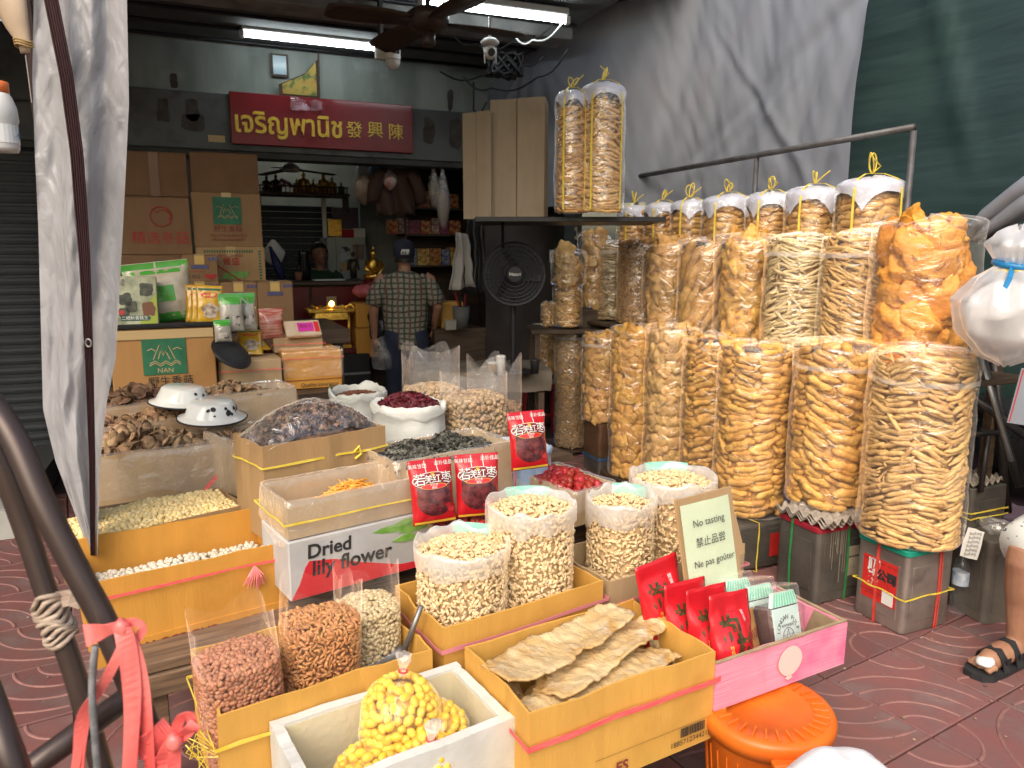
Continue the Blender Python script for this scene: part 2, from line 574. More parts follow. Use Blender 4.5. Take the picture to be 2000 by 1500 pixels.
def liner(t, m=None, drop=.1, inside=.08, off=.006, wav=.008, name='plastic_liner', w=None, d=None, h=None):
    """plastic sheet tucked into a carton and folded over its rim"""
    m = m or LINER
    w = (w or t['w']) / 2; d = (d or t['d']) / 2; h = h or t['h']
    s = random.random() * 40
    n = 72
    def per(u):
        L = 4 * (w + d)
        q = u * L
        if q < 2 * w: return (-w + q, -d, 0, -1)
        q -= 2 * w
        if q < 2 * d: return (w, -d + q, 1, 0)
        q -= 2 * d
        if q < 2 * w: return (w - q, d, 0, 1)
        q -= 2 * w
        return (-w, d - q, -1, 0)
    def fn(u, v):
        x, y, nx, ny = per(u)
        e = nz(u * 34, v * 1.5, s) ; e2 = nz(u * 70, v * 3, s + 5)
        if v < .4:
            f = v / .4
            o_ = -off - .004 - wav * .5 * (1 - f) * (1 + e); z = h - inside * (1 - f) + .003
        elif v < .55:
            o_ = (v - .475) / .075 * off; z = h + .008 + .004 * e
        else:
            f = (v - .55) / .45
            o_ = off + wav * (f ** .7) * (1.0 + .9 * e + .5 * e2); z = h + .004 - drop * (1 + .35 * nz(u * 9, 2, s)) * f
        k = 1 + (.012 * nz(u * 20, s) if v >= .55 else 0)
        return ((x + nx * o_) * k, (y + ny * o_) * k, z)
    return mk(name, grid(n, 9, fn, wrap=True), m, t, smooth=True)
def closed_carton(name, label, cat, FLB, u, w, d, h, m, group=None, tape=True, tapeM=None, seam=True):
    """shut carton standing at FLB (front bottom corner), u = heading along its front"""
    ux, uy = math.cos(u), math.sin(u)
    c = (FLB[0] + ux * w / 2 - uy * d / 2, FLB[1] + uy * w / 2 + ux * d / 2, FLB[2])
    t = thing(name, label, cat, c, (0, 0, u), group)
    mk('body', bump_vf(box(-w / 2, w / 2, -d / 2, d / 2, 0, h, .004), .0035, 9, random.random() * 9), m, t)
    if seam:
        mk('top_flap', box(-w / 2 + .004, w / 2 - .004, -d / 2 + .004, -.002, h + .0005, h + .004), m, t)
        mk('top_flap', box(-w / 2 + .004, w / 2 - .004, .002, d / 2 - .004, h + .0005, h + .004), m, t)
    if tape:
        mk('tape', merge(box(-.03, .03, -d / 2 + .0, d / 2 - .001, h + .0045, h + .0052),
                         box(-.03, .03, -d / 2 - .0045, -d / 2 - .0038, h - .06, h + .0052)), tapeM or YELLOWTAPE, t)
    t['w'], t['d'], t['h'] = w, d, h
    return t

# ================================================================ the place
CONC = mat('grey_concrete', (.30, .30, .29), (.19, .19, .18), rough=.85, ns=5, bump=.4, bs=25, c3=(.42, .42, .40), n3=3)
TILE = mat('red_paver', (.205, .083, .077), (.16, .088, .085), rough=.62, ns=5, bump=.4, bs=50, c3=(.20, .13, .125), n3=5, rand=.16, rough2=.75)
RIDGE = mat('worn_paver_ridge', (.275, .135, .122), (.20, .10, .094), rough=.7, ns=14, bump=.3, bs=60)
struct('ground', box(-60, 60, -60, 60, -.09, -.05), mat('street_asphalt', (.055, .05, .05), (.08, .07, .07), rough=.9, ns=3))
pave = struct('pavement', box(-3.2, 5.2, -1.0, 6.2, -.045, -.022), mat('paver_bed', (.05, .03, .03), rough=.9))
TS = .40
def arc(cx, cy, r, a0, a1, n=10, w=.0065, h=.0035):
    V, F = [], []
    for i in range(n + 1):
        a = a0 + (a1 - a0) * i / n
        c, s = math.cos(a), math.sin(a)
        for rr, z in ((r - w, 0), (r - w * .45, h), (r + w * .45, h), (r + w, 0)):
            V.append((cx + c * rr, cy + s * rr, z))
    for i in range(n):
        for k in range(3):
            F.append((i * 4 + k, i * 4 + 4 + k, i * 4 + 5 + k, i * 4 + 1 + k))
    return V, [f[::-1] for f in F]
h_ = TS / 2 - .003
slab_me = mesh('tile', box(-h_, h_, -h_, h_, -.025, 0, .004), TILE)
rid = [arc(-h_, -h_, r, .03, PI / 2 - .03) for r in (.11, .19, .27, .35)] + [arc(h_, h_, .14, PI + .03, PI * 1.5 - .03)]
ridge_me = mesh('ridge', merge(*rid), RIDGE)
ca, sa = math.cos(R(8)), math.sin(R(8))
for i in range(-9, 12):
    for j in range(-6, 14):
        x, y = i * TS, j * TS
        X_, Y_ = 1.5 + x * ca - y * sa, 1.6 + x * sa + y * ca
        f = X_ * math.sin(YAW) + Y_ * math.cos(YAW)
        s_ = X_ * math.cos(YAW) - Y_ * math.sin(YAW)
        if Y_ > 5.6 or f < .7 or abs(s_) > f * .78 + .5 or X_ > 4.6: continue
        if 0.15 < X_ < 2.3 and Y_ > 2.0 and not (X_ > 1.6 and Y_ < 2.6): continue
        t_ = obj('tile', slab_me, pave, (X_, Y_, random.uniform(-.0025, .0015)), (random.uniform(-.003, .003), random.uniform(-.003, .003), R(8) + PI / 2 * ((i * 2 + j * 3 + (i * j) % 2) % 4)))
        obj('ridge', ridge_me, t_, (0, 0, .0002))

YF = 6.4
WALLG = mat('stained_green_plaster', (.33, .36, .33), (.19, .215, .195), rough=.8, ns=3.5, st=(1, 1, .25), bump=.15, bs=20, c3=(.34, .37, .34), n3=4)
SLATE = mat('slate_metal', (.075, .085, .09), (.11, .12, .125), rough=.55, ns=3, bump=.1, c3=(.05, .05, .05), n3=5)
DARK = mat('sooty_dark_panel', (.035, .038, .038), (.06, .064, .062), rough=.7, ns=4, bump=.2)
# shop shell
struct('shop_floor', box(-2.8, 3.2, 6.2, 10.2, -.02, .02), mat('shop_floor', (.10, .09, .085), (.07, .06, .06), rough=.6))
struct('wall_front', box(-.95, 3.6, YF, YF + .14, 2.757, 3.20), WALLG)
struct('wall_left', box(-.62, -.5, YF + .14, 10.1, 0, 3.1), DARK)
struct('wall_right', box(3.0, 3.1, 5.9, 10.1, 0, 3.4), DARK)
CREAM = mat('cream_wall', (.52, .50, .40), (.42, .40, .32), rough=.8, ns=3)
wb = struct('wall_back', box(-.5, 3.0, 9.6, 9.7, 0, 3.1), CREAM)
struct('ceiling_inner', box(-.62, 3.1, YF + .14, 10.1, 2.92, 3.0), CREAM)
struct('ceiling', box(-4.5, 2.62, 4.4, YF, 3.16, 3.24), mat('grimy_ceiling', (.10, .105, .10), (.06, .065, .062), rough=.8, ns=3, bump=.3))
for k in range(5):
    struct('ceiling_batten', tube([(-2.5, 6.33 - k * .34, 3.15), (2.6, 6.33 - k * .34, 3.15)], .013, 8), BLACK, smooth=True)
zb = YP(576, 33, 5.3).z
bm_ = struct('beam', bump_vf(box(-4.5, 2.62, 5.05, 5.3, zb, zb + .34, .01), .006, 6), CONC)
# corrugated roof above the stall, seen in the dark behind the tarpaulin
def corr(u, v):
    y = 4.5 + v * 2.0
    x = 2.0 + u * 2.4
    return (x, y, 3.55 - .05 * (y - 3) + .018 * math.sin(x * 2 * PI / .09))
struct('roof', grid(150, 3, corr), mat('rusty_roof_sheet', (.06, .06, .06), (.09, .075, .065), rough=.6, ns=4))
struct('unseen_light_blocker', box(-4.5, 2.2, 2.5, 4.4, 3.26, 3.30), mat('dull_blocker_sheet', (.16, .16, .165), rough=.7))  # added sheet out of view, keeps daylight off the back of the stall
# pelmet box over the opening
pm = thing('shop_front_pelmet', 'long dark slate pelmet with peeling patches behind the red shop sign', 'pelmet', (.85, YF, 2.345))
mk('fascia', box(-2.2, 2.3, -.12, 0, 0, .412, .006), SLATE, pm)
mk('under_board', box(-2.2, 2.3, -.10, .10, -.045, -.002), DARK, pm)
RUST = mat('old_glue_patch', (.055, .045, .04), (.09, .085, .08), rough=.85, ns=12)
def blot(cx, cz, w, h, seed, n=26):
    p = []
    for i in range(n):
        a = 2 * PI * i / n
        c, s = math.cos(a), math.sin(a)
        k = max(abs(c), abs(s))
        q = 1 + .32 * nz(c * 1.7, s * 1.7, seed)
        p.append((cx + c / k ** .7 * w * q * .5, cz + s / k ** .7 * h * q * .5))
    return p
for px, py, w, h in ((375, 215, .09, .16), (378, 240, .16, .12), (318, 215, .075, .17), (838, 255, .10, .20), (890, 262, .11, .24)):
    q = YP(px, py, YF - .12)
    mk('peeled_patch', prism(blot(q.x - .85, q.z - 2.345, w, h, px), -.1235, -.1222), RUST, pm)
q = YP(423, 271, YF - .12)
mk('paper_sticker', box(q.x - .85 - .06, q.x - .85 + .06, -.1235, -.1222, q.z - 2.345 - .025, q.z - 2.345 + .025), mat('buff_paper', (.50, .36, .19), rough=.7), pm)
# dark streaks on the plaster above the pelmet
for px, py, h in ((340, 158, .11), (880, 195, .16)):
    q = YP(px, py, YF - .003)
    mk('soot_mark', prism(blot(q.x, q.z, .05, h, px), YF - .004, YF - .001), RUST, bpy.data.objects['wall_front'])

# shop sign
SIGNR = mat('red_sign_gloss', (.22, .008, .016), (.18, .006, .012), rough=.38, ns=2, coat=.15)
sx0, sx1, sz0, sz1 = .336, 1.757, 2.392, 2.772
sg = thing('shop_sign', 'glossy dark red board with raised gold Thai and Chinese lettering above the entrance', 'sign', ((sx0 + sx1) / 2, YF - .125, sz0))
mk('board', box(-(sx1 - sx0) / 2, (sx1 - sx0) / 2, -.03, 0, 0, sz1 - sz0, .004), SIGNR, sg)
GILT = mat('gold_letter', (.86, .62, .08), (.74, .48, .05), rough=.35, ns=30)
def sloc(px, py):
    q = YP(px, py, YF - .155)
    return (q.x - (sx0 + sx1) / 2, -.034, q.z - sz0)
lettering(sg, 'เจริญพานิช', sloc(566, 246), .215, GILT, sx=.86, bold=.004, ext=.004, name='thai_lettering')
for ch, px, py in (('發', 692, 256), ('興', 733, 256), ('陳', 773, 260)):
    lettering(sg, ch, sloc(px, py), .135, GILT, ext=.004, name='chinese_character')
# lamps
def fluorescent(name, label, a, b, glow):
    a, b = Vector(a), Vector(b)
    L = (b - a).length
    t = thing(name, label, 'lamp', (a + b) / 2, Euler((0, 0, math.atan2(b.y - a.y, b.x - a.x))))
    mk('housing', box(-L / 2, L / 2, -.032, .032, .03, .075, .006), WHITE, t)
    for s in (-1, 1):
        mk('holder', box(s * L / 2 - .016, s * L / 2 + .016, -.018, .018, -.022, .03, .004), WHITE, t)
    mk('tube', tube([(-L / 2 + .02, 0, 0), (L / 2 - .02, 0, 0)], .0145, 12), mat('lit_tube_%g' % glow, (.88, .97, 1.0), emit=glow), t, smooth=True)
    return t
a1, b1 = YP(472, 66, 5.95), YP(738, 97, 5.95)
z1 = (a1.z + b1.z) / 2
fluorescent('fluorescent_lamp', 'lit white tube lamp hung just above the red sign', (a1.x, 5.95, z1), (b1.x, 5.95, z1), 15)
a2, b2 = YP(838, 2, 4.65), YP(1108, 44, 4.65)
z2 = (a2.z + b2.z) / 2
l2 = fluorescent('fluorescent_lamp', 'lit tube lamp at the top of the picture behind the ceiling fan', (a2.x - .05, 4.68, z2), (b2.x, 4.65, z2), 15)
fluorescent('fluorescent_lamp', 'lit tube lamp inside the back of the shop above the figurine shelf', (.6, 8.9, 2.84), (1.6, 8.9, 2.84), 8)

# ceiling fan
FANB = mat('dark_brown_fan', (.035, .022, .018), (.05, .032, .026), rough=.4, ns=8)
fc = P(836, 42, 4.3)
fan = thing('ceiling_fan', 'dark brown ceiling fan with four blades in front of the tube lamps', 'ceiling fan', (fc.x, fc.y, fc.z))
mk('motor_housing', lathe([(0, -.055), (.06, -.055), (.095, -.035), (.115, .0), (.115, .035), (.085, .06), (.03, .07), (0, .07)], 28), FANB, fan, smooth=True)
mk('lower_cap', lathe([(0, -.125), (.035, -.125), (.042, -.11), (.036, -.09), (.042, -.055), (0, -.05)], 20), FANB, fan, smooth=True)
mk('down_rod', cyl((0, 0, .07), (0, 0, 3.16 - fc.z), .013), FANB, fan)
for a in (math.atan2(*(P(660, 75, 4.05) - fc).yx), math.atan2(*(P(1025, 12, 4.5) - fc).yx), math.atan2(*(P(925, 92, 3.85) - fc).yx), math.atan2(*(P(735, -20, 4.75) - fc).yx)):
    def bl(u, v):
        r = .10 + u * .46
        w = (.05 + .045 * math.sin(u * PI * .8)) * (1 if u < .97 else .6)
        return (r, (v - .5) * 2 * w, .012 * (v - .5) * 2 - .02 * u)
    b_ = mk('blade', grid(14, 4, bl), FANB, fan, smooth=True, rot=(0, 0, a))
    so = b_.modifiers.new('t', 'SOLIDIFY'); so.thickness = .008
    mk('blade_arm', box(.08, .17, -.02, .02, -.012, -.002, .003), FANB, b_)

# roller shutter of the shop next door
SHUT = mat('dark_shutter', (.030, .034, .040), (.045, .05, .056), rough=.5, ns=3, metal=.2)
rs = thing('roller_shutter', 'closed dark grey roller shutter of the neighbouring shop beside the curtain', 'shutter', (-1.75, YF, .1))
slat = mesh('slat', merge(tube([(-1.28, 0, 0), (1.28, 0, 0)], .030, 8, flat=.35, up=(0, 0, 1)), box(-1.28, 1.28, -.004, .012, .026, .045)), SHUT)
for k in range(34):
    obj('slat', slat, rs, (0, 0, .035 + k * .0725))
mk('guide_rail', box(1.28, 1.36, -.06, .05, 0, 2.6), SHUT, rs)
mk('head_box', box(-1.3, 1.36, -.18, .06, 2.5, 3.0, .01), SLATE, rs)
WT = mat('white_glazed_tile', (.55, .56, .54), (.45, .46, .44), rough=.25, ns=3)
za, zc = YP(30, 992, 4.7).z, YP(30, 1060, 4.7).z
st_ = thing('tiled_step', 'low white tiled step at the foot of the neighbouring shop', 'step', (-2.2, 4.7, 0))
mk('core', box(-1.2, 1.22, .012, 1.6, 0, za - .008), mat('step_core', (.06, .06, .06), rough=.8), st_)
for k in range(8):
    mk('tile', box(-1.2 + k * .3025, -1.2 + k * .3025 + .3, 0, .012, zc, za - .01, .002), WT, st_)
    mk('tile', box(-1.2 + k * .3025, -1.2 + k * .3025 + .3, 0, .4, za - .008, za, .002), WT, st_)

# ---------------------------------------------------------------- tarpaulins on the right
TARP = mat('grey_tarpaulin', (.25, .272, .318), (.212, .232, .275), rough=.5, ns=3, bump=.22, bs=8, st=(1, 1.4, .5), c3=(.24, .237, .27), n3=1.6, spec=.35)
def interp(x, pts):
    for (a, b), (c, d) in zip(pts, pts[1:]):
        if x <= c: return b + (d - b) * max(0, (x - a)) / (c - a)
    return pts[-1][1]
def crease(y, z, p, q, w, amp):
    d = Vector((q[0] - p[0], q[1] - p[1])); L = d.length; d.normalize()
    v = Vector((y - p[0], z - p[1]))
    t = v.dot(d) / L
    s = v.x * d.y - v.y * d.x
    return amp * math.exp(-(s / w) ** 2) * max(0, min(1, t * 4 + .4)) * max(0, min(1, (1.1 - t) * 4))
pk1, pk2 = XP(1115, 75, 3.0), XP(1700, -40, 3.3)
c1, c2_ = XP(1395, 50, 3.3), XP(1600, 370, 3.3)
def tarpf(u, v):
    y = 6.36 - u * (6.36 - 3.08)
    zt = interp(u, [(0, 2.98), (.10, 3.10), (.24, 3.38), (.32, 3.40), (.5, 3.46), (1, 3.5)])
    sm = max(0, min(1, (y - 4.5) / 1.86)); sm = sm * sm * (3 - 2 * sm)
    zl_ = .95 + 1.0 * max(0, min(1, (y - 4.3) / .6))
    z = zl_ + v * (zt - zl_)
    x = 3.3 - .82 * sm + .05 * nz(y * 1.1, z * .7, 2) + .018 * nz(y * 5.5 + z * 1.5, z * 1.0, 5) + .007 * nz(y * 14 - z * 5, z * 4, 8)
    for k in range(5):
        x += crease(y, z, (pk1.y, pk1.z), (pk1.y - .9 + k * .42, 1.9), .035, -.016)
        x += crease(y, z, (pk2.y, pk2.z), (pk2.y + .25 + k * .5, 1.8), .05, .012)
    x += crease(y, z, (c1.y, c1.z), (c2_.y, c2_.z), .03, -.016) + crease(y, z, (c1.y, c1.z), (c2_.y + .12, c2_.z), .05, .014)
    return (x, y, z)
tp = tag(mk('tarpaulin', grid(170, 90, tarpf), TARP, smooth=True), 'creased light grey tarpaulin hung behind the bags of pork rind', 'tarpaulin')
GTARP = mat('dark_green_tarpaulin', (.036, .068, .070), (.027, .052, .056), rough=.38, ns=2, bump=.5, bs=3, st=(1, 1, 12), spec=.45, c3=(.035, .07, .062), n3=1)
def gt(u, v):
    y = 4.3 - u * 4.6
    z = .35 + v * 3.3
    x = 3.75 + .10 * nz(y * .9, z * .5, 21) + .02 * nz(y * 1.2, z * 5, 24) - .15 * max(0, (y - 3.3))
    x += crease(y, z, (3.2, 3.3), (2.75, 2.0), .05, -.03)
    return (x, y, z)
tag(mk('tarpaulin', grid(80, 90, gt), GTARP, smooth=True), 'dark green tarpaulin hung behind the grey one at the right', 'tarpaulin')
# bundle of rolled grey sheet at the right edge
path = [XP(2080, 330, 3.2), XP(1990, 392, 3.2), XP(1930, 432, 3.2), XP(1890, 462, 3.2)]
bs_ = merge(*[tube([Vector(p) + Vector((k * .02, .02 * math.sin(k * 2.1 + i), .03 * math.cos(k * 2.1) * (1.5 - i * .3))) for i, p in enumerate(path)], [.045, .04, .03, .02], 8) for k in range(5)])
tag(mk('rolled_sheet', bump_vf(bs_, .012, 14), TARP, smooth=True), 'twisted roll of grey sheet sloping down behind the tallest orange bag', 'sheet')
# pipe frame
PIPE = mat('dull_grey_pipe', (.13, .13, .14), (.085, .08, .08), rough=.5, ns=10, metal=.4)
q0, q1 = XP(1786, 243, 3.15), XP(1245, 348, 3.15)
fr = thing('pipe_rack', 'thin grey pipe frame standing above the top row of pork rind bags', 'frame', (3.15, 3.6, 0))
zt = (q0.z + q1.z) / 2
mk('top_rail', tube([(0, q0.y - 3.6, zt), (0, q1.y - 3.6, zt)], .017, 8), PIPE, fr, smooth=True)
for yy in (q0.y, XP(1478, 305, 3.15).y, q1.y):
    mk('upright', tube([(0, yy - 3.6, 0), (0, yy - 3.6, zt - .016)], .015, 8), PIPE, fr, smooth=True)
# tiered stand that carries the bags
stn = thing('tiered_stand', 'dark wooden tiered stand under the rows of pork rind bags', 'stand', (2.95, 3.7, 0))
mk('shelf_board', box(-.20, .20, -1.75, 1.7, 1.035, 1.06, .004), DARKWOOD, stn)
mk('shelf_board', box(.02, .34, -1.2, 1.7, 1.60, 1.622, .004), DARKWOOD, stn)
mk('back_board', box(.345, .36, -1.2, 1.7, .2, 1.75), DARKWOOD, stn)
for yy in (-1.6, -.1, 1.6):
    mk('post', box(-.185, -.145, yy, yy + .04, .0, 1.034), DARKWOOD, stn)
    mk('post', box(.25, .29, yy + .02, yy + .06, .0, 1.6), DARKWOOD, stn)

# ================================================================ bags of fried pork rind along the right side
def rindmat(name, c, k=.6, **kw):
    return mat(name, c, tuple(v * q for v, q in zip(c, (k * 1.1, k * .95, k * .75))), rough=.5, ns=22, lo=.35, hi=.7, bump=1.0, bs=60, rand=.2, spec=.4, bdist=.008, **kw)
RG = rindmat('golden_rind', (.75, .43, .11))
RT = rindmat('tan_rind', (.75, .485, .195))
RW = rindmat('pale_rind', (.76, .62, .36), k=.75)
RO = rindmat('orange_rind', (.80, .36, .05), k=.72)
RB = rindmat('brown_rind', (.66, .39, .13))
RC = mat('rind_packed_core', (.55, .31, .10), (.62, .36, .13), rough=.7, ns=25)
def rind_tube(L, r, curv, seed, rings=10, n=7):
    pts, rs = [], []
    for i in range(rings):
        f = i / (rings - 1) - .5
        a = f * L / curv
        w = .10 * L * nz(f * 3, seed, 1)
        pts.append((math.sin(a) * curv, curv * (1 - math.cos(a)) + w * .15, w * .6))
        e = max(.0, 1 - abs(f * 2) ** 5)
        rs.append(r * (.45 + .55 * e) * (1 + .28 * nz(f * 6, seed, 7)))
    return bump_vf(tube(pts, rs, n), r * .3, .55 / r, seed)
def lump(r, sy, sz, seed, amp=.35, nu=14, nv=10):
    return bump_vf(bump_vf(ell(r, r * sy, r * sz, nu, nv), r * amp, 1.1 / r, seed), r * .16, 3.2 / r, seed + 3)
RM = {}
def rmesh(kind, m):
    key = (kind, m.name)
    if key not in RM:
        out = []
        for s in range(6):
            if kind == 'tube': vf = rind_tube(.120, .0175, .17, s)
            elif kind == 'thin': vf = rind_tube(.125, .0095, .17, s + 20)
            elif kind == 'noodle': vf = rind_tube(.13, .0082, .13, s + 40)
            elif kind == 'shell': vf = lump(.052, .55, .85, s + 60, .42)
            elif kind == 'sheet': vf = lump(.085, .42, .8, s + 80, .5, 24, 17)
            elif kind == 'log': vf = rind_tube(.34, .032, .5, s + 100, 14, 9)
            out.append(mesh('pork_rind', vf, m, True))
        RM[key] = out
    return RM[key]
def piece(t, kind, m, ang, rad, z, tilt, sc=1.0, yaw=0.):
    # tangent along x, bulge outward
    M_ = Matrix.Rotation(ang + PI / 2, 4, 'Z') @ Matrix.Translation((0, -rad, 0)) if False else None
    o = obj('pork_rind', random.choice(rmesh(kind, m)), t)
    c, s = math.cos(ang), math.sin(ang)
    B = Matrix(((-s, -c, 0), (c, -s, 0), (0, 0, 1))).to_4x4()          # x tangent, y inward
    B = B @ Matrix.Rotation(tilt, 4, 'Y') @ Matrix.Rotation(yaw, 4, 'Z')
    o.matrix_local = Matrix.Translation((c * rad, s * rad, z)) @ B @ Matrix.Diagonal((sc, sc * random.uniform(.85, 1.1), sc * random.uniform(.9, 1.15), 1))
    return o
def rind_bag(label, X_, Y_, z0, r, h, kind, m, top='fold', seam=None, group='bags of fried pork rind', lean=(0, 0), full=1.0, name='pork_rind_bag'):
    t = thing(name, label, 'bag', (X_, Y_, z0), (lean[0], lean[1], 0), group)
    face = math.atan2(-Y_, -X_)
    fill = h * full
    sd = random.random() * 60
    core = {'crumb': .9, 'shell': .68, 'sheet': .6, 'log': .7}.get(kind, .80)
    mk('filling', bump_vf(lathe([(0, .01), (r * core * .9, .012), (r * core, .04), (r * core, fill * .9), (r * core * .5, fill * .95), (0, fill * .95)], 20), .01, 18), RC, t, smooth=True)
    pr = {'tube': .0172, 'thin': .0095, 'noodle': .0082, 'shell': .03, 'sheet': .05, 'log': .032, 'crumb': .006}[kind]
    if kind in ('tube', 'thin', 'noodle'):
        span = .128 / r
        nc = int(R(215) / span) + 1
        for c in range(nc):
            a0 = face + (c - (nc - 1) / 2) * span * 1.04
            z = pr + random.uniform(0, pr)
            dirn = random.uniform(-.2, .2)
            while z < fill - pr:
                dirn += random.uniform(-.14, .14); dirn = max(-.45, min(.45, dirn))
                big = random.random()
                tl = (dirn + random.uniform(-.16, .16)) * min(1, z / .06, (fill - z) / .05)
                if big < .07 and z > .08: tl += random.choice((-1, 1)) * random.uniform(.5, 1.3)
                piece(t, kind, m, a0 + random.uniform(-.3, .3) * span, r - pr * random.uniform(.85, 1.9), z, tl, random.uniform(.8, 1.2))
                z += pr * random.uniform(1.2, 1.8)
            # jumbled ends between the stacks
            if c:
                z = random.uniform(.05, .1)
                while z < fill - pr:
                    piece(t, kind, m, a0 - span * .5 + random.uniform(-.05, .05), r - pr * random.uniform(1.5, 2.4), z, random.uniform(.4, 1.5) * random.choice((-1, 1)), random.uniform(.4, .65), random.uniform(-.9, .9))
                    z += pr * random.uniform(2.5, 5)
        for k in range(int(9 * r / .15)):
            a = random.uniform(0, 2 * PI); q = r * .75 * math.sqrt(random.random())
            piece(t, kind, m, a, q, fill + random.uniform(-.015, .012), random.uniform(-.3, .3), random.uniform(.8, 1.05), random.uniform(-PI, PI))
    elif kind == 'crumb':
        n = int(2 * PI * r * fill / (.014 * .012))
        th = rng.uniform(0, 2 * PI, n); zz = rng.uniform(.008, fill, n)
        rr = r - rng.uniform(.002, .016, n)
        T = np.stack([np.cos(th) * rr, np.sin(th) * rr, zz], 1)
        nt = int(n * .18)
        th = rng.uniform(0, 2 * PI, nt); rr = r * np.sqrt(rng.uniform(0, 1, nt))
        T = np.concatenate([T, np.stack([np.cos(th) * rr, np.sin(th) * rr, fill + .02 * (1 - (rr / r) ** 2) + rng.uniform(-.006, .006, nt)], 1)])
        joined('pork_rind_crumbs', [bump_vf(rind_tube(.03, .0058, .03, s, 5, 5), .002, 60, s) for s in range(4)], rrot(len(T)), T, rng.uniform(.7, 1.35, len(T)), m, t)
    else:
        stp = {'shell': .072, 'sheet': .105, 'log': .1}[kind]
        if kind == 'log':
            for c in range(-3, 4):
                for zc in (.17, .42):
                    if zc > fill: continue
                    piece(t, kind, m, face + c * .42 + random.uniform(-.08, .08), r - .035, min(zc, fill - .15) + random.uniform(-.02, .02), -R(66) + random.uniform(-.12, .12), random.uniform(.85, 1.05))
        else:
            z = stp * .5
            j = 0
            while z < fill - stp * .2:
                na = max(3, int(R(230) * r / (stp * .92)))
                for c in range(na):
                    a = face - R(115) + R(230) * (c + .5 + (.25 if j % 2 else -.25)) / na + random.uniform(-.12, .12)
                    piece(t, kind, m, a, r - pr * random.uniform(.85, 1.15) - (.028 if kind == 'sheet' else .006), z + random.uniform(-.2, .2) * stp, random.uniform(-PI, PI), random.uniform(.82, 1.15), random.uniform(-.3, .3))
                z += stp * random.uniform(.78, .95)
                j += 1
            for k in range(4):
                a = face + random.uniform(-2.5, 2.5)
                piece(t, kind, m, a, r * .5, fill - stp * .1, random.uniform(-PI, PI), random.uniform(.8, 1.05))
    # the film
    n = 40
    def film(u, v):
        a = 2 * PI * u
        if v < .08:
            f = v / .08; q = (r + .004) * math.sin(f * PI / 2) ** .6; z = -.001 + .02 * (1 - math.cos(f * PI / 2))
        elif v < .86:
            f = (v - .08) / .78; q = r + .005; z = .019 + f * (h * .98 - .019)
        else:
            f = (v - .86) / .14; q = (r + .005) * math.cos(f * PI / 2) ** .55; z = h * .98 + f * (.035 if top == 'fold' else .05)
        k = nz(math.cos(a) * 1.5, math.sin(a) * 1.5 + z * 6, sd)
        k2 = nz(math.cos(a) * 5, math.sin(a) * 5, sd + z * 14)
        q += (.008 * k + .006 * k2) * (1 if v > .04 else 0) + .009
        if v > .7: z += (.026 * k + .02 * k2) * min(1, (v - .7) * 5); q *= 1 + .05 * k2 * min(1, (v - .7) * 5)
        return (math.cos(a) * q, math.sin(a) * q, z)
    mk('film', grid(n, 34, film, wrap=True), BAGFILM, t, smooth=True)
    if seam:
        def cuff(u, v):
            a = 2 * PI * u
            q = r + .013 + .003 * nz(math.cos(a) * 4, math.sin(a) * 4, sd) + v * .002
            return (math.cos(a) * q, math.sin(a) * q, h * seam + (v - .5) * .022 + .008 * nz(math.cos(a) * 1.3, math.sin(a) * 1.3, sd + 3))
        mk('folded_edge', grid(n, 3, cuff, wrap=True), CUFF, t, smooth=True)
    if top == 'tied':
        PAPER = mat('white_wrapping_paper', (.62, .63, .72), (.52, .53, .62), rough=.35, ns=6, bump=.3, bs=12, coat=.3)
        tw = random.uniform(0, PI / 2)
        def pap(u, v):
            a = 2 * PI * u
            e = (a + tw) % (PI / 2) - PI / 4
            L = .92 / math.cos(e) * r * 1.62 * v
            arcr = r * 1.0
            if L < arcr * 1.35:
                f = L / (arcr * 1.35)
                q = r * math.sin(f * PI / 2) * 1.04; z = h + .055 * math.cos(f * PI / 2) ** .8 - .005
            else:
                q = r * 1.04; z = h - .005 - (L - arcr * 1.35)
            w = nz(math.cos(a) * 3, math.sin(a) * 3, sd + v * 2)
            return (math.cos(a) * (q + .004 + .006 * w * v), math.sin(a) * (q + .004 + .006 * w * v), z + .007 * w)
        mk('paper_cover', grid(48, 14, pap, wrap=True), PAPER, t, smooth=True)
        for da in (-.45, .95):
            a = face + da
            pts = [(math.cos(a) * (r + .016) * q, math.sin(a) * (r + .016) * q, z) for q, z in ((1, .02), (1.02, h * .5), (1, h * .93), (.82, h + .035), (.4, h + .062), (0, h + .068))]
            mk('tie', ribbon(pts, .011, (math.cos(a), math.sin(a), .5), .003), YELTIE, t)
        for k in range(2):
            a = random.uniform(0, 2 * PI)
            ln, bw, ht = random.uniform(-.06, .06), random.uniform(.012, .03), random.uniform(.025, .048)
            lp = [Vector((math.cos(a) * bw * math.sin(s) + ln * (1 - math.cos(s)) / 2, math.sin(a) * bw * math.sin(s) + ln * .6 * (1 - math.cos(s)) / 2, h + .068 + ht * (1 - math.cos(s)))) for s in np.linspace(0, 2 * PI, 13)]
            mk('bow_loop', tube(lp, .0035, 5), YELTIE, t)
        mk('loose_end', tube([(0, 0, h + .066), (.02, -.03, h + .10), (.05 * random.choice((-1, 1)), -.05, h + .13)], .003, 5), YELTIE, t)
    return t

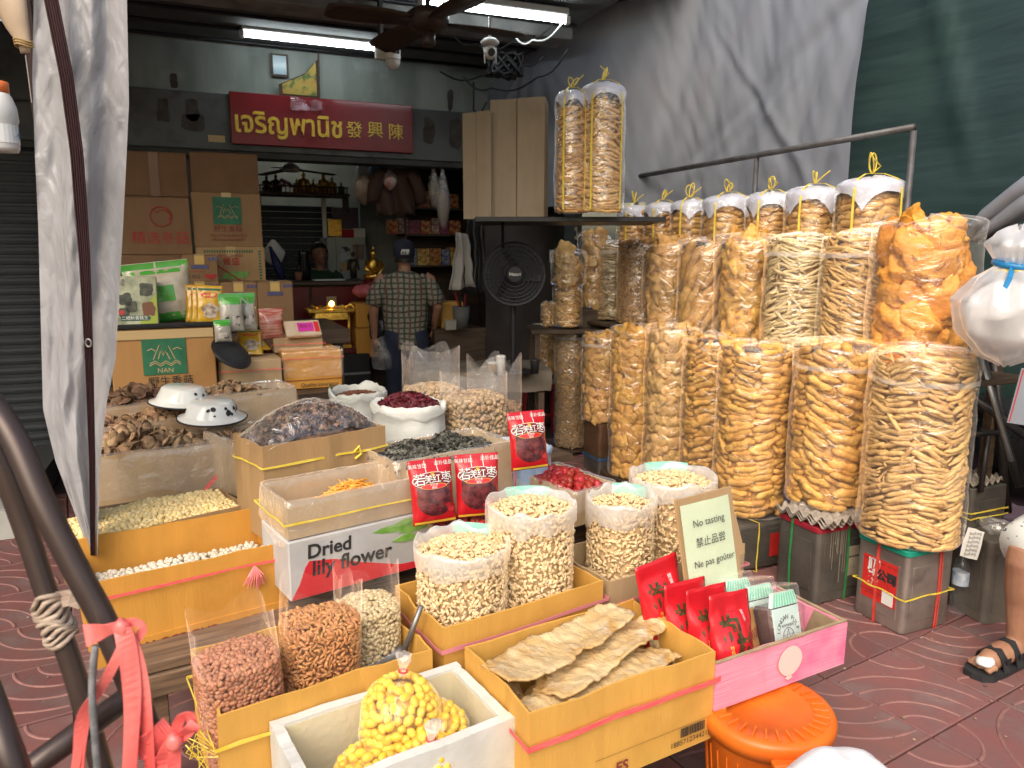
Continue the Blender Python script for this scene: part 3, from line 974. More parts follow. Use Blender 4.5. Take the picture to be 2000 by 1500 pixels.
# lower row, from the street inwards
yb = lambda px: XP(px, 700, 2.7).y
rind_bag('tall bag of thin golden pork rind strips on the tin with the green lid', 2.74, 2.12, .365, .192, .80, 'thin', RT, seam=.86)
rind_bag('tall bag of plump pork rind sticks on grey egg trays over the red lidded tin', 2.70, 2.53, .40, .180, .755, 'tube', RG, seam=.87)
rind_bag('tall bag of plump pork rind sticks behind the No tasting card', 2.57, 2.91, .25, .180, .86, 'tube', RG)
rind_bag('tall bag of pork rind sticks, fourth from the street in the lower row', 2.68, 3.37, .18, .172, .92, 'tube', RG)
rind_bag('tall bag of pale puffed rind shells, fifth from the street in the lower row', 2.70, 3.80, .14, .165, .98, 'shell', RT)
rind_bag('tall bag of puffed rind shells beside the brown oil tin', 2.70, 4.22, .07, .165, 1.01, 'shell', RG)
rind_bag('short bag of darker puffed rind standing on the brown oil tin', 2.70, 4.62, .37, .165, .62, 'shell', RB, seam=.9)
rind_bag('tall bag of greyish rind crumbs, second from the shop end of the lower row', 2.70, 5.15, .05, .122, .94, 'crumb', rindmat('grey_rind', (.46, .32, .17)), seam=.93)
rind_bag('short bag of fine golden crumbs on egg trays over the red stool', 2.70, 5.64, .56, .118, .39, 'crumb', RT, seam=.94)
# middle row on the lower shelf
g2 = 'bags of fried pork rind on the lower shelf'
rind_bag('big bag of bright orange crumpled rind at the street end of the middle row', 2.93, 2.31, 1.065, .205, .62, 'sheet', RO, group=g2)
rind_bag('bag of curly golden rind strips next to the bright orange bag', 2.96, 2.68, 1.065, .168, .58, 'noodle', RT, seam=.84, group=g2)
rind_bag('bag of pale whitish rind noodles, third from the street in the middle row', 2.96, 3.06, 1.065, .178, .58, 'noodle', RW, seam=.85, group=g2)
rind_bag('bag of large folded golden rind sheets, fourth from the street in the middle row', 2.97, 3.48, 1.065, .182, .585, 'sheet', RG, group=g2)
rind_bag('bag of long rind rolls slanting upward in the middle row', 2.97, 3.86, 1.065, .172, .57, 'log', RB, group=g2)
rind_bag('bag of brown rind sheets beside the slanting rolls', 2.97, 4.26, 1.065, .175, .55, 'sheet', RB, group=g2)
rind_bag('bag of small dark rind curls, second from the shop end of the middle row', 2.97, 4.63, 1.065, .155, .57, 'crumb', rindmat('dark_rind', (.42, .24, .09)), group=g2)
rind_bag('narrow bag of pale thin rind rings at the shop end of the middle row', 2.97, 5.0, 1.065, .145, .57, 'noodle', rindmat('beige_rind', (.55, .42, .22)), seam=.9, group=g2)
# top row, tied with yellow twine
g3 = 'tied bags of pork rind on the top shelf'
for (px, r, z, w) in ((1697, .150, .255, 'at the street end of the top row'), (1588, .137, .24, 'second from the street in the top row'), (1503, .125, .235, 'third from the street in the top row'), (1420, .145, .25, 'in the middle of the top row'), (1347, .118, .245, 'third from the shop end of the top row'), (1293, .118, .25, 'second from the shop end of the top row'), (1238, .118, .25, 'at the shop end of the top row')):
    rind_bag('paper covered rind bag, ' + w, 3.10, XP(px, 420, 3.1).y, 1.626, r, z, 'tube', RB, top='tied', group=g3, full=.93)
# two tall ones on the black wall shelf
for px, r, w, hh in ((1114, .085, 'narrow tall bag of rind rings on the black shelf beside the cardboard', .66), (1173, .122, 'wide tall bag of rind rings on the black shelf under the tarpaulin peak', .70)):
    q = P(px, 418, 4.6)
    rind_bag(w, q.x, q.y, 1.80, r, hh, 'thin', RT if r > .1 else RB, top='tied', group='rind bags on the black shelf', full=.93)
# small bags stacked at the shop end
for px, py, D, r, hh, kd, w in ((1108, 638, 5.6, .10, .28, 'thin', 'small bag of rind sticks low in the stack by the black fan'),
                          (1110, 558, 5.6, .12, .24, 'sheet', 'small puffy rind bag midway up the stack by the black fan'),
                          (1157, 600, 5.75, .095, .28, 'shell', 'small rind bag with white label squeezed behind the little stack'),
                          (1160, 525, 5.75, .115, .24, 'sheet', 'small bag of rind rings on top behind the little stack'),
                          (1072, 638, 5.7, .05, .16, 'crumb', 'slim bag of pale crumbs next to the black flask')):
    q = P(px, py, D)
    rind_bag(w, q.x, q.y, q.z, r, hh, kd, RT, group='small rind bags by the fan')
q = P(1110, 640, 5.65)
t = thing('stack_table', 'small dark table under the little stack of rind bags', 'table', (q.x, q.y, 0), (0, 0, R(-18)))
mk('top', box(-.30, .34, -.14, .30, q.z - .035, q.z - .002, .003), DARKWOOD, t)
mk('riser', box(.06, .33, .02, .28, q.z - .0015, P(1157, 600, 5.75).z - .002), DARKWOOD, t)
for sx in (-.27, .28):
    for sy in (-.12, .25): mk('leg', box(sx, sx + .04, sy, sy + .04, 0, q.z - .036), DARKWOOD, t)

# ================================================================ the stall: stands, cartons, heaps
def world(t):
    return Matrix.Translation(t.location) @ t.rotation_euler.to_matrix().to_4x4()
def heap_things(t, name, label, cat, group, meshes, s, zf, x0, x1, y0, y1, sc=1.0, tilt=.8, layers=1):
    W_ = world(t)
    for L in range(layers):
        for x, y in hexpts(x0, x1, y0, y1, s, .28):
            o = obj(name, random.choice(meshes))
            M_ = Matrix.Translation((x, y, zf(x, y) - L * s * .5 + random.uniform(-.1, .1) * s))
            M_ = W_ @ M_ @ Matrix.Rotation(random.uniform(0, 2 * PI), 4, 'Z') @ Matrix.Rotation(random.gauss(0, tilt), 4, 'X') @ Matrix.Rotation(random.gauss(0, tilt), 4, 'Y')
            k = sc * random.uniform(.78, 1.22)
            o.matrix_world = M_ @ Matrix.Diagonal((k, k, k, 1))
            tag(o, label, cat, group)
def heap_stuff(t, name, label, cat, bases, s, zf, x0, x1, y0, y1, m, sc=1.0, flat=None, layers=2, asmesh=True, parent=None):
    W_ = world(t) if parent is None else Matrix.Identity(4)
    T = []
    for L in range(layers):
        p = hexpts(x0, x1, y0, y1, s, .33)
        T.append(np.array([(x, y, zf(x, y) - L * s * .45 + random.uniform(-.12, .12) * s) for x, y in p]))
    T = np.concatenate(T)
    Wn = np.array(W_)
    T = T @ Wn[:3, :3].T + Wn[:3, 3]
    Rm = rrot(len(T)) if flat is None else frames(np.stack([rng.normal(0, flat, len(T)), rng.normal(0, flat, len(T)), np.ones(len(T))], 1), rng.uniform(0, 2 * PI, len(T)))
    o = joined(name, bases, Rm, T, sc * rng.uniform(.82, 1.18, len(T)), m, parent)
    if parent is None: tag(o, label, cat, kind='stuff')
    return o
def bed(t, zf, x0, x1, y0, y1, m, n=14, name='heap_base'):
    """packed lower part of a heap"""
    def f(u, v):
        x, y = x0 + (x1 - x0) * u, y0 + (y1 - y0) * v
        return (x, y, zf(x, y))
    return mk(name, grid(n, n, f), m, t, smooth=True)

# ---- stands
ws = thing('wooden_stand', 'low weathered plank stand under the cartons of beans and seeds', 'stand', (.45, 2.7, 0), (0, 0, R(8)))
for k in range(7):
    mk('plank', bump_vf(box(-.79, .95, -.47 + k * .23, -.47 + k * .23 + .215, .405, .437, .003), .003, 7, k), WOOD, ws)
for x in (-.72, -.1, .8):
    for y in (-.45, .9):
        mk('leg', box(x, x + .055, y, y + .055, 0, .404, .003), WOOD, ws)
mk('front_rail', box(-.78, .94, -.48, -.45, .335, .400, .003), WOOD, ws)
fs = thing('front_bench', 'low weathered bench carrying the nut carton and the foam box', 'bench', (.55, 1.60, 0), (0, 0, R(9)))
for k in range(4):
    mk('plank', bump_vf(box(-.62, .36, -.28 + k * .145, -.28 + k * .145 + .135, .27, .298, .003), .002, 7, k + 9), WOOD, fs)
for x in (-.6, .30):
    for y in (-.26, .24):
        mk('leg', box(x, x + .05, y, y + .05, 0, .269, .003), WOOD, fs)
mk('low_rail', box(-.58, .33, -.25, -.215, .10, .15, .003), WOOD, fs)
us = thing('upper_stand', 'plain dark stepped stand hidden under the mushroom cartons', 'stand', (.6, 3.2, 0), (0, 0, R(8)))
mk('step_board', box(-1.0, .95, -.33, .50, .60, .63), DARKWOOD, us)
mk('step_board', box(-1.0, .95, .0, .55, .66, .69), DARKWOOD, us)
mk('step_support', box(-.95, .9, -.30, -.27, .44, .599), DARKWOOD, us)
mk('step_support', box(-.95, .9, .45, .48, 0, .599), DARKWOOD, us)

# ---- front row
FOAM = mat('scuffed_foam', (.68, .68, .65), (.55, .54, .50), rough=.7, ns=6, bump=.5, bs=40, c3=(.70, .66, .54), n3=4)
FOAMIN = mat('stained_foam_inside', (.72, .64, .42), (.66, .62, .50), rough=.75, ns=4, lo=.3, hi=.7, bump=.4, bs=60, c3=(.60, .48, .26), n3=5)
sfl = Vector((.137, 1.352, .50)); sfr = Vector((.614, 1.430, .50))
foam = carton('foam_box', 'open white styrofoam box with a stained inside at the very front', 'box', sfl, sfr, .285, .20, FOAM, th=.026, bowk=.1)
w_, d_ = foam['w'] / 2 - .0265, foam['d'] / 2 - .0265
mk('inner_wall', merge(box(-w_, w_, d_ - .0015, d_ - .0005, .008, .194), box(-w_, w_, -d_ + .0005, -d_ + .0015, .008, .194),
                       box(-w_ + .0005, -w_ + .0015, -d_ + .002, d_ - .002, .008, .192), box(w_ - .0015, w_ - .0005, -d_ + .002, d_ - .002, .008, .192),
                       box(-w_, w_, -d_, d_, .0065, .0078)), FOAMIN, foam)

fish = carton('fish_carton', 'amber carton of dried fish fillets tied with a pink strap', 'carton', G(1035, 1395, .55), G(1397, 1270, .55), .335, .25, AMBER)
band(fish, .170, PINKTIE, .016, .010)
lettering(fish, '18857123442159', (.205, -.335 / 2 - .0065, .028), .021, BLACKINK)
bc = []
x = .165
random.seed(77)
while x < .245:
    wd = random.choice((.0012, .0022, .003)); bc.append(box(x, x + wd, -.335 / 2 - .0066, -.335 / 2 - .0062, .042, .068)); x += wd + random.choice((.001, .0018))
mk('barcode', merge(*bc), BLACKINK, fish)
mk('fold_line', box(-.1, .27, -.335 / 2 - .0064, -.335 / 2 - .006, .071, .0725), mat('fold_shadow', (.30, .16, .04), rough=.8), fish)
lettering(fish, 'ES', (-.02, -.335 / 2 - .0065, .03), .04, BROWNINK, bold=.001)
FISHM = mat('dried_fish', (.68, .51, .28), (.52, .30, .09), rough=.6, ns=7, lo=.42, hi=.70, bump=.9, bs=26, st=(1.6, 1, 1), c3=(.62, .50, .34), n3=12, bdist=.012, rand=.1)
def fillet(L, w, seed, curl):
    def top(u, v):
        x = (u - .5) * L
        wid = w * (1 - .35 * u ** 2) * (.55 + .45 * min(1, u * 6 + .3)) * (1 - .25 * max(0, u - .85) / .15) * (1 + .20 * nz(u * 7, seed, 2) + .12 * nz(u * 28, seed + (3 if v > .5 else 0), 6))
        y = (v - .5) * wid
        z = curl * (u - .5) ** 2 * 4 + .020 * nz(u * 2.2, v * 1.2, seed) + .007 * nz(u * 9, v * 6, seed + 4) + .0024 * math.sin(u * 75 + 3 * v) * (.5 + v * .5)
        z += .02 * (abs(v - .5) * 2) ** 3 * nz(u * 4, 1 if v > .5 else 3, seed)
        return (x, y, z)
    return grid(46, 15, top)
fl = [(-.04, .055, .205, .46, .165, 9, 'topmost long ridged fillet of dried fish in the amber carton'), (.065, .005, .18, .47, .15, 14, 'long pale fish fillet just under the topmost one'),
      (.06, -.045, .155, .38, .15, 3, 'broad orange tinted fish fillet in front of the pile'), (.00, -.085, .125, .44, .12, 8, 'lowest front fish fillet with curled pale edge'),
      (-.01, -.01, .155, .44, .085, 12, 'narrow fish fillet squeezed between the two long ones'), (.19, .03, .12, .26, .13, -38, 'short amber fish piece leaning at the far end of the carton'),
      (-.21, .02, .085, .17, .10, 70, 'small grey fish piece at the near side of the carton'), (-.17, -.11, .07, .12, .08, 20, 'crusted white fish scrap in the front corner'), (.05, -.02, .06, .44, .22, 0, 'wide dark fish fillet at the bottom of the carton')]
Wf = world(fish)
for i, (x, y, z, L, w, a, lb) in enumerate(fl):
    o = mk('dried_fish', fillet(L, w, i * 3.7 + 1, .012 * (1 - i % 3)), FISHM, smooth=True)
    so = o.modifiers.new('thick', 'SOLIDIFY'); so.thickness = .006
    o.matrix_world = Wf @ Matrix.Translation((x, y, z + .047)) @ Matrix.Rotation(R(a), 4, 'Z') @ Matrix.Rotation(R(-6 + i * 1.3), 4, 'X') @ Matrix.Rotation(R((-3, -6, 2, 0, -5, 8, 0, 5, 0)[i]), 4, 'Y')
    tag(o, lb, 'dried fish', 'dried fish fillets')

nut = carton('nut_carton', 'amber carton holding open bags of peanuts, almonds and white beans', 'carton', G(425, 1400, .55), G(845, 1268, .55), .33, .25, AMBER)
band(nut, .175, YELTIE, .010, .014, w=nut['w'])
# frayed straw ends of the twine
W2 = nut['w'] / 2
for k in range(9):
    a = random.uniform(-.5, .5)
    mk('loose_straw', tube([(-W2 - .004, -.13 + random.uniform(-.03, .03), .15), (-W2 - .03 - random.random() * .02, -.13 + a * .08, .17 + random.uniform(-.03, .05)), (-W2 - .05 * random.random() - .02, -.10 + a * .1, .13 + random.uniform(-.05, .05)), (-W2 - .02, -.09 + a * .15, .10)], .0012, 4), YELTIE, nut)

# nuts
def cashew(s=0):
    pts = []
    for i in range(7):
        a = -1.25 + 2.5 * i / 6
        pts.append((math.sin(a) * .0085, math.cos(a) * .0075, .001 * math.sin(i * 2 + s)))
    return tube(pts, [.0022, .0040, .0046, .0044, .0048, .0042, .0020], 6)
CASHEW = mat('cashew', (.82, .63, .38), (.74, .53, .28), rough=.45, ns=60, rand=.16, sss=.0)
PEANUT = mat('skinned_peanut', (.47, .215, .12), (.38, .155, .085), rough=.5, ns=50, rand=.2)
ALMOND = mat('almond', (.58, .28, .11), (.46, .20, .07), rough=.6, ns=40, rand=.2, bump=.4, bs=150)
WBEAN = mat('white_bean', (.62, .50, .30), (.52, .40, .22), rough=.45, ns=40, rand=.14)
LOTUS = mat('lotus_seed', (.86, .70, .38), (.80, .60, .26), rough=.6, ns=50, rand=.16)
g_cashew = [cashew(s) for s in range(3)]
g_pea = ell(.0062, .0062, .0082, 7, 5)
def almond_vf():
    V, F = ell(.0062, .0042, .0125, 7, 6)
    return [(x * (1.12 - z * 28), y * (1.1 - z * 20), z) for x, y, z in V], F
g_alm = ([tuple(c_ * .82 for c_ in v) for v in almond_vf()[0]], almond_vf()[1])
def nut_bag(name, label, c, z0, r, h, bases, m, gs, corem, cuff=.04, sq=2.0, group=None, sheet=None, seed=0, rot=0., sxy=(1, 1), topstyle='cuff', lean=(0, 0), heap=.03, strip=None, film=None):
    """open clear bag standing full of nuts; sq = how square its section is"""
    t = thing(name, label, 'bag', (c[0], c[1], z0), (lean[0], lean[1], rot), group)
    def rad(a):
        k = (abs(math.cos(a)) ** sq + abs(math.sin(a)) ** sq) ** (-1 / sq)
        return r * k
    def pt(a, q, z):
        b = rad(a) * (1 + .03 * nz(math.cos(a) * 2, math.sin(a) * 2, seed + z * 6))
        foot = min(1, .90 + z / h * .5)
        return (math.cos(a) * b * q * sxy[0] * foot, math.sin(a) * b * q * sxy[1] * foot, z)
    mk('packed_core', lathe([(0, .004), (r * .8, .005), (r * .88, h * .3), (r * .88, h - .01), (r * .5, h - .004 + heap * .6), (0, h - .004 + heap)], 20, *sxy) if sq < 2.5 else
       grid(24, 4, lambda u, v: pt(2 * PI * u, 0.88 if v < .9 else 0.02, .006 + min(v * 1.5, 1) * (h - .012)), wrap=True), corem, t, smooth=True)
    T, Nn = [], []
    per = 2 * PI * r * (1.0 if sq < 2.5 else 1.15) * max(sxy)
    for u, z in hexpts(0, per, gs * .4, h, gs, .33):
        a = 2 * PI * u / per
        p = pt(a, 1.0, z); q = rad(a)
        k = 1 - random.uniform(.15, .75) * gs * .5 / q
        T.append((p[0] * k, p[1] * k, z)); Nn.append((math.cos(a), math.sin(a), 0))
    for x, y in hexpts(-r * 1.15 * sxy[0], r * 1.15 * sxy[0], -r * 1.15 * sxy[1], r * 1.15 * sxy[1], gs * .9, .35):
        a = math.atan2(y / sxy[1], x / sxy[0]); q = math.hypot(x / sxy[0], y / sxy[1]) / rad(a)
        if q > .97: continue
        T.append((x, y, h + heap * (1 - q * q) + random.uniform(-.25, .25) * gs)); Nn.append((0, 0, 1))
    T, Nn = np.array(T), np.array(Nn)
    Rm = frames(Nn + rng.normal(0, .25, Nn.shape), rng.uniform(0, 2 * PI, len(T)))
    if m in (PEANUT, WBEAN, LOTUS, ALMOND): Rm = Rm @ np.array([[0, 0, 1.], [0, 1, 0], [-1, 0, 0]])
    joined('nuts', bases, Rm, T, rng.uniform(.85, 1.15, len(T)), m, t)
    if topstyle == 'cuff':
        def film_(u, v):
            a = 2 * PI * u
            q = 1.03 + .012 * nz(math.cos(a) * 5, math.sin(a) * 5, v * 4 + seed)
            p = pt(a, q, v * h)
            return p
        mk('film', grid(36, 12, film_, wrap=True), film or CLEAR, t, smooth=True)
        def cuff_(u, v):
            a = 2 * PI * u
            e = nz(math.cos(a) * 2.2, math.sin(a) * 2.2, seed + 2); e2 = nz(math.cos(a) * 6, math.sin(a) * 6, seed + 5)
            k = [(.985, -.012), (1.0, .010), (1.035, cuff * (.75 + .8 * e)), (1.075, cuff * (.85 + .8 * e)), (1.09, cuff * .3), (1.075 + .02 * e2, -cuff * (.75 + 1.0 * e))]
            f = v * 5; i = min(4, int(f)); f -= i
            q = k[i][0] + (k[i + 1][0] - k[i][0]) * f; z = h + k[i][1] + (k[i + 1][1] - k[i][1]) * f
            p = pt(a, q + .03 * e2 + .02 * e, h)
            return (p[0], p[1], z)
        mk('rolled_cuff', grid(44, 11, cuff_, wrap=True), CUFF, t, smooth=True)
        if strip is not None:
            TEAL = mat('teal_print', (.22, .55, .45), (.30, .62, .52), rough=.4, ns=20)
            def st_f(u, v):
                a = strip + u * 1.1
                p = pt(a, 1.03 + v * .05, h)
                return (p[0], p[1], h + cuff * (.2 + v * .75))
            mk('printed_strip', grid(10, 4, st_f), TEAL, t, smooth=True)
    else:                       # tall clear walls standing up around the nuts
        def film_(u, v):
            a = 2 * PI * u
            zz = v * (h + topstyle)
            e = nz(math.cos(a) * 1.4, math.sin(a) * 1.4, seed)
            up = max(0, (v * (h + topstyle) - h) / topstyle)
            q = 1.03 + .02 * nz(math.cos(a) * 4, math.sin(a) * 4, v * 3 + seed)
            corner = max(0, abs(math.sin(2 * a))) ** 1.3
            p = pt(a, q * (1 - .12 * up * (1 - corner)), min(zz, h))
            z = zz if zz <= h else h + (zz - h) * (.72 + .28 * corner + .22 * e)
            return (p[0], p[1], z)
        mk('film', grid(56, 16, film_, wrap=True), film or CLEAR, t, smooth=True)
    return t
CORE_C = mat('cashew_core', (.66, .47, .25), rough=.8)
CORE_P = mat('peanut_core', (.40, .16, .09), rough=.8)
CORE_A = mat('almond_core', (.44, .19, .07), rough=.8)
Wn_ = world(nut)
def inbox(t, x, y):
    return world(t) @ Vector((x, y, 0))
zb_ = nut.location.z + .008
nut_bag('peanut_bag', 'open clear bag of reddish skinned peanuts in the nut carton', inbox(nut, -.175, -.045), zb_, .090, .308, g_pea, PEANUT, .0112, CORE_P, sq=3.6, seed=3, rot=R(12), sxy=(1, .9), topstyle=.13, heap=.015, lean=(R(2), R(-4)))
nut_bag('almond_bag', 'open clear bag of brown almonds between peanuts and white beans', inbox(nut, .005, -.01), zb_, .092, .325, g_alm, ALMOND, .0122, CORE_A, sq=3.2, seed=5, rot=R(8), sxy=(1.02, .92), topstyle=.12, heap=.02, lean=(R(1), R(3)))
nut_bag('white_bean_bag', 'tall clear bag of pale beans at the far end of the nut carton', inbox(nut, .17, .045), zb_, .080, .30, g_pea, WBEAN, .0125, CORE_C, sq=3.2, seed=8, rot=R(6), topstyle=.14, heap=.02)
sc_ = thing('metal_scoop', 'steel scoop handle sticking out of the nut carton beside the pale beans', 'scoop', inbox(nut, .225, -.06) + Vector((0, 0, .195)))
mk('handle', tube([(0, 0, 0), (.03, .0, .07), (.055, .0, .13)], [.009, .008, .0075], 10), STEEL, sc_, smooth=True)
mk('bowl', bump_vf(grid(8, 6, lambda u, v: (-.09 + u * .095, (v - .5) * .06, -.02 + .02 * u + .015 * (2 * v - 1) ** 2)), .001, 5), STEEL, sc_, smooth=True).modifiers.new('t', 'SOLIDIFY').thickness = .002

cash = carton('cashew_carton', 'amber carton under the two front bags of cashews', 'carton', G(875, 1240, .59) + Vector((0, .035, 0)), G(1190, 1143, .59) + Vector((0, .035, 0)), .31, .15, AMBER)
band(cash, .09, mat('dusty_pink_twine', (.62, .22, .25), rough=.5), .012, .008)
cash2 = carton('cashew_carton', 'tan carton under the smaller cashew bags beside the No tasting card', 'carton', G(1192, 1137, .58), G(1455, 1062, .58), .30, .142, TAN)
band(cash2, .07, mat('dusty_pink_twine', (.62, .22, .25)), .010, .006)
def nutpos(px, py, D):
    q = P(px, py, D); return (q.x, q.y)
za_ = cash.location.z + .008
gc = 'open bags of cashews'
nut_bag('cashew_bag', 'front open bag of broken cashew pieces with rolled milky rim', inbox(cash, -.118, .015), za_, .128, .262, g_cashew, CASHEW, .0125, CORE_C, seed=1, group=gc, strip=.35, heap=.025)
nut_bag('cashew_bag', 'tallest open bag of whole cashews in the middle of the stall', inbox(cash, .125, .02), za_, .128, .335, g_cashew, CASHEW, .0135, CORE_C, seed=2, group=gc, strip=.7, heap=.03)
nut_bag('cashew_bag', 'narrow open bag of cashews with a teal printed rim', inbox(cash2, -.115, .02), cash2.location.z + .008, .108, .288, g_cashew, CASHEW, .0140, CORE_C, seed=4, group=gc, strip=.2, heap=.028, cuff=.05)
nut_bag('cashew_bag', 'open bag of large cashews directly behind the No tasting card', inbox(cash2, .15, .06), cash2.location.z + .008, .140, .315, g_cashew, CASHEW, .0150, CORE_C, seed=6, group=gc, strip=.6, heap=.025)

# ---- foam box: tied bags of yellow ginkgo nuts
GINK = mat('yellow_ginkgo', (.92, .62, .09), (.88, .54, .05), rough=.35, ns=30, rand=.12, sss=.25)
gink = [mesh('ginkgo_nut', ell(.0105, .0105, .0145, 9, 7), GINK, True)]
def ginkgo_bag(label, x, y, z, r, h, lean=(0, 0), neck=True):
    p = world(foam) @ Vector((x, y, z))
    t = thing('ginkgo_bag', label, 'bag', p, (lean[0], lean[1], random.uniform(0, 3)), 'bags of yellow ginkgo nuts')
    def body(z_):
        f = z_ / h
        return r * (min(1, .75 + f * 1.2) if f < .55 else max(.10, math.cos((f - .55) / .45 * PI / 2) ** .8))
    pts = []
    for it in range(4000):
        zz = random.uniform(.01, h * .88); a = random.uniform(0, 2 * PI); q = body(zz) - .011
        c = Vector((math.cos(a) * q, math.sin(a) * q, zz))
        if all((c - o_).length > .0165 for o_ in pts):
            pts.append(c)
    for c in pts:
        obj('ginkgo_nut', gink[0], t, c, (random.random() * 6, random.random() * 6, random.random() * 6), random.uniform(.9, 1.1))
    mk('packed_core', lathe([(0, .008), (r * .6, .01), (r * .75, h * .3), (r * .7, h * .6), (r * .45, h * .78), (0, h * .84)], 14), mat('ginkgo_core', (.80, .52, .06), rough=.6), t, smooth=True)
    def film_(u, v):
        a = 2 * PI * u
        z_ = v * h
        q = (body(z_) + .002) * (1 + .05 * nz(math.cos(a) * 4, math.sin(a) * 4, v * 3 + r * 90)) * (min(1, v * 9))
        return (math.cos(a) * q, math.sin(a) * q, z_)
    mk('film', grid(30, 18, film_, wrap=True), plastic('ginkgo_film', haze=.05, gl=.06, bs=20, bump=.8, tint=(1, .99, .95), st=(1, 1, .5)), t, smooth=True)
    if neck:
        mk('twisted_neck', bump_vf(lathe([(.007, h - .012), (.008, h + .005), (.016, h + .03), (.020, h + .042), (.0, h + .03)], 12), .006, 60), CUFF, t, smooth=True)
        mk('rubber_tie', tube([(math.cos(a) * .0095, math.sin(a) * .0095, h + .001) for a in np.linspace(0, 2 * PI, 10, endpoint=False)], .0025, 6, closed=True), mat('red_rubber', (.7, .05, .08), rough=.4), t)
    return t
ginkgo_bag('tied bag of yellow ginkgo nuts standing tallest in the foam box', .02, .02, .10, .092, .20, (R(4), R(-3)))
ginkgo_bag('slumped bag of yellow ginkgo nuts at the lower side of the foam box', -.075, -.045, .06, .075, .13, (R(8), R(10)), neck=False)
ginkgo_bag('flat bag of yellow ginkgo nuts tucked behind the tallest one', .115, -.025, .05, .066, .16, (R(0), R(14)), neck=False)
ginkgo_bag('small tied bag of ginkgo nuts in front with a white twisted neck', .045, -.075, .095, .064, .105, (R(16), R(2)))

# ---- orange cartons with white beans and lotus seeds
ob = carton('bean_carton', 'long orange carton of white beans with a pink strap and tassel', 'carton', G(160, 1144, .65), G(556, 1060, .65), .31, .20, ORANGE, lip=.03)
band(ob, .155, PINKTIE, .010, .008, tilt=.0)
WB = ob['w'] / 2
tx = WB - .10
vs_ = []
for k in range(26):
    a = (k / 25 - .5) * 1.4 + random.uniform(-.1, .1); L = random.uniform(.055, .08)
    vs_.append(tube([(tx, -.31 / 2 - .010, .152), (tx + math.sin(a) * L * .5, -.31 / 2 - .018 - random.random() * .006, .152 - math.cos(a) * L * .55), (tx + math.sin(a) * L * .75, -.31 / 2 - .014, .152 - math.cos(a) * L)], .0014, 4))
mk('tassel', merge(*vs_), mat('pale_pink_twine', (.85, .27, .27), rough=.5), ob)
mk('lower_flap', bump_vf(box(-WB + .01, WB - .005, -.31 / 2 - .0045, -.31 / 2 - .0005, -.055, .006), .002, 9), ORANGE, ob)
lettering(ob, 'HACCP,GHPs', (-.04, -.31 / 2 - .0065, -.026), .040, BROWNINK, bold=.0012, align='CENTER')
lettering(ob, 'www  GMP 1088\nlot no exp', (.17, -.31 / 2 - .0065, -.018), .010, BROWNINK)
zfb = lambda x, y: .115 + .088 * max(0, (-y) / .15) ** 1.6 + .010 * nz(x * 12, y * 12)
heap_stuff(ob, 'white_beans', 'white beans heaped inside the long orange carton', 'beans', ell(.0085, .0085, .011, 8, 6), .0185, zfb, -WB + .022, WB - .022, -.128, .128, mat('chalky_bean', (.68, .62, .52), (.60, .54, .44), rough=.55, rand=.1), layers=1)
bed(ob, lambda x, y: zfb(x, y) - .012, -WB + .012, WB - .012, -.14, .14, WBEAN)
lo = carton('lotus_carton', 'brown carton brimming with pale yellow lotus seeds behind the orange carton', 'carton', G(150, 1060, .672), G(482, 985, .672), .27, .22, BROWN)
WL = lo['w'] / 2
def lotus_vf():
    V, F = ell(.0082, .0082, .0088, 10, 8)
    V = [((x, y, z - .006) if z > .0084 else (x, y, z)) for x, y, z in V]
    return V, F
zfl = lambda x, y: .205 + .03 * (1 - (x / WL) ** 2) * (1 - (y / .135) ** 2) + .016 * max(0, y / .13) + .006 * nz(x * 14, y * 14)
heap_stuff(lo, 'lotus_seeds', 'heap of pale yellow lotus seeds with drilled tops', 'lotus seeds', lotus_vf(), .0158, zfl, -WL + .018, WL - .018, -.112, .112, LOTUS, layers=2)
bed(lo, lambda x, y: zfl(x, y) - .012, -WL + .012, WL - .012, -.12, .12, LOTUS)
mk('pink_ribbon_end', ribbon([(WL - .06, .135, .21), (WL - .03, .14, .235), (WL - .0, .142, .262)], .012, (0, -1, .3), .001), PINKTIE, lo)

# ---- lily flower carton on the printed carton
lil = carton('lily_carton', 'tan carton lined with clear plastic holding orange dried lily flowers', 'carton', G(560, 984, .822), G(829, 931, .822), .245, .115, TAN)
liner(lil, drop=.13, inside=.09)
band(lil, .055, YELTIE, .007, .006, off=.016)
LILY = mat('dried_lily', (.78, .34, .045), (.85, .48, .10), rough=.55, ns=40, rand=.2)
strip_ = [tube([(-.035, 0, 0), (-.012, .006 * s, .003), (.012, -.006 * s, .004), (.035, .004, 0)], [.0012, .0024, .0028, .0012], 5) for s in (1, -1, .3)]
zll = lambda x, y: .012 + .085 * math.exp(-((x - .03) / .10) ** 2 - ((y - .0) / .085) ** 2)
heap_stuff(lil, 'lily_flowers', 'loose heap of orange dried lily flowers in the lined carton', 'dried flowers', strip_, .0115, zll, -.12, .17, -.07, .07, LILY, flat=.35, layers=2)
pr = thing('printed_carton', 'white and red printed carton reading Dried lily flower under the lined tan carton', 'carton', (lil.location.x + .005, lil.location.y - .004, .512), lil.rotation_euler)
wp, dp, hp = lil['w'] + .02, .25, .19
mk('body', box(-wp / 2, wp / 2, -dp / 2, dp / 2, 0, hp, .004), mat('white_printed_board', (.50, .50, .50), (.40, .395, .39), rough=.45, ns=5), pr)
fy = -dp / 2
def curve_poly(a):
    return prism(a, fy - .0012, fy - .0005)
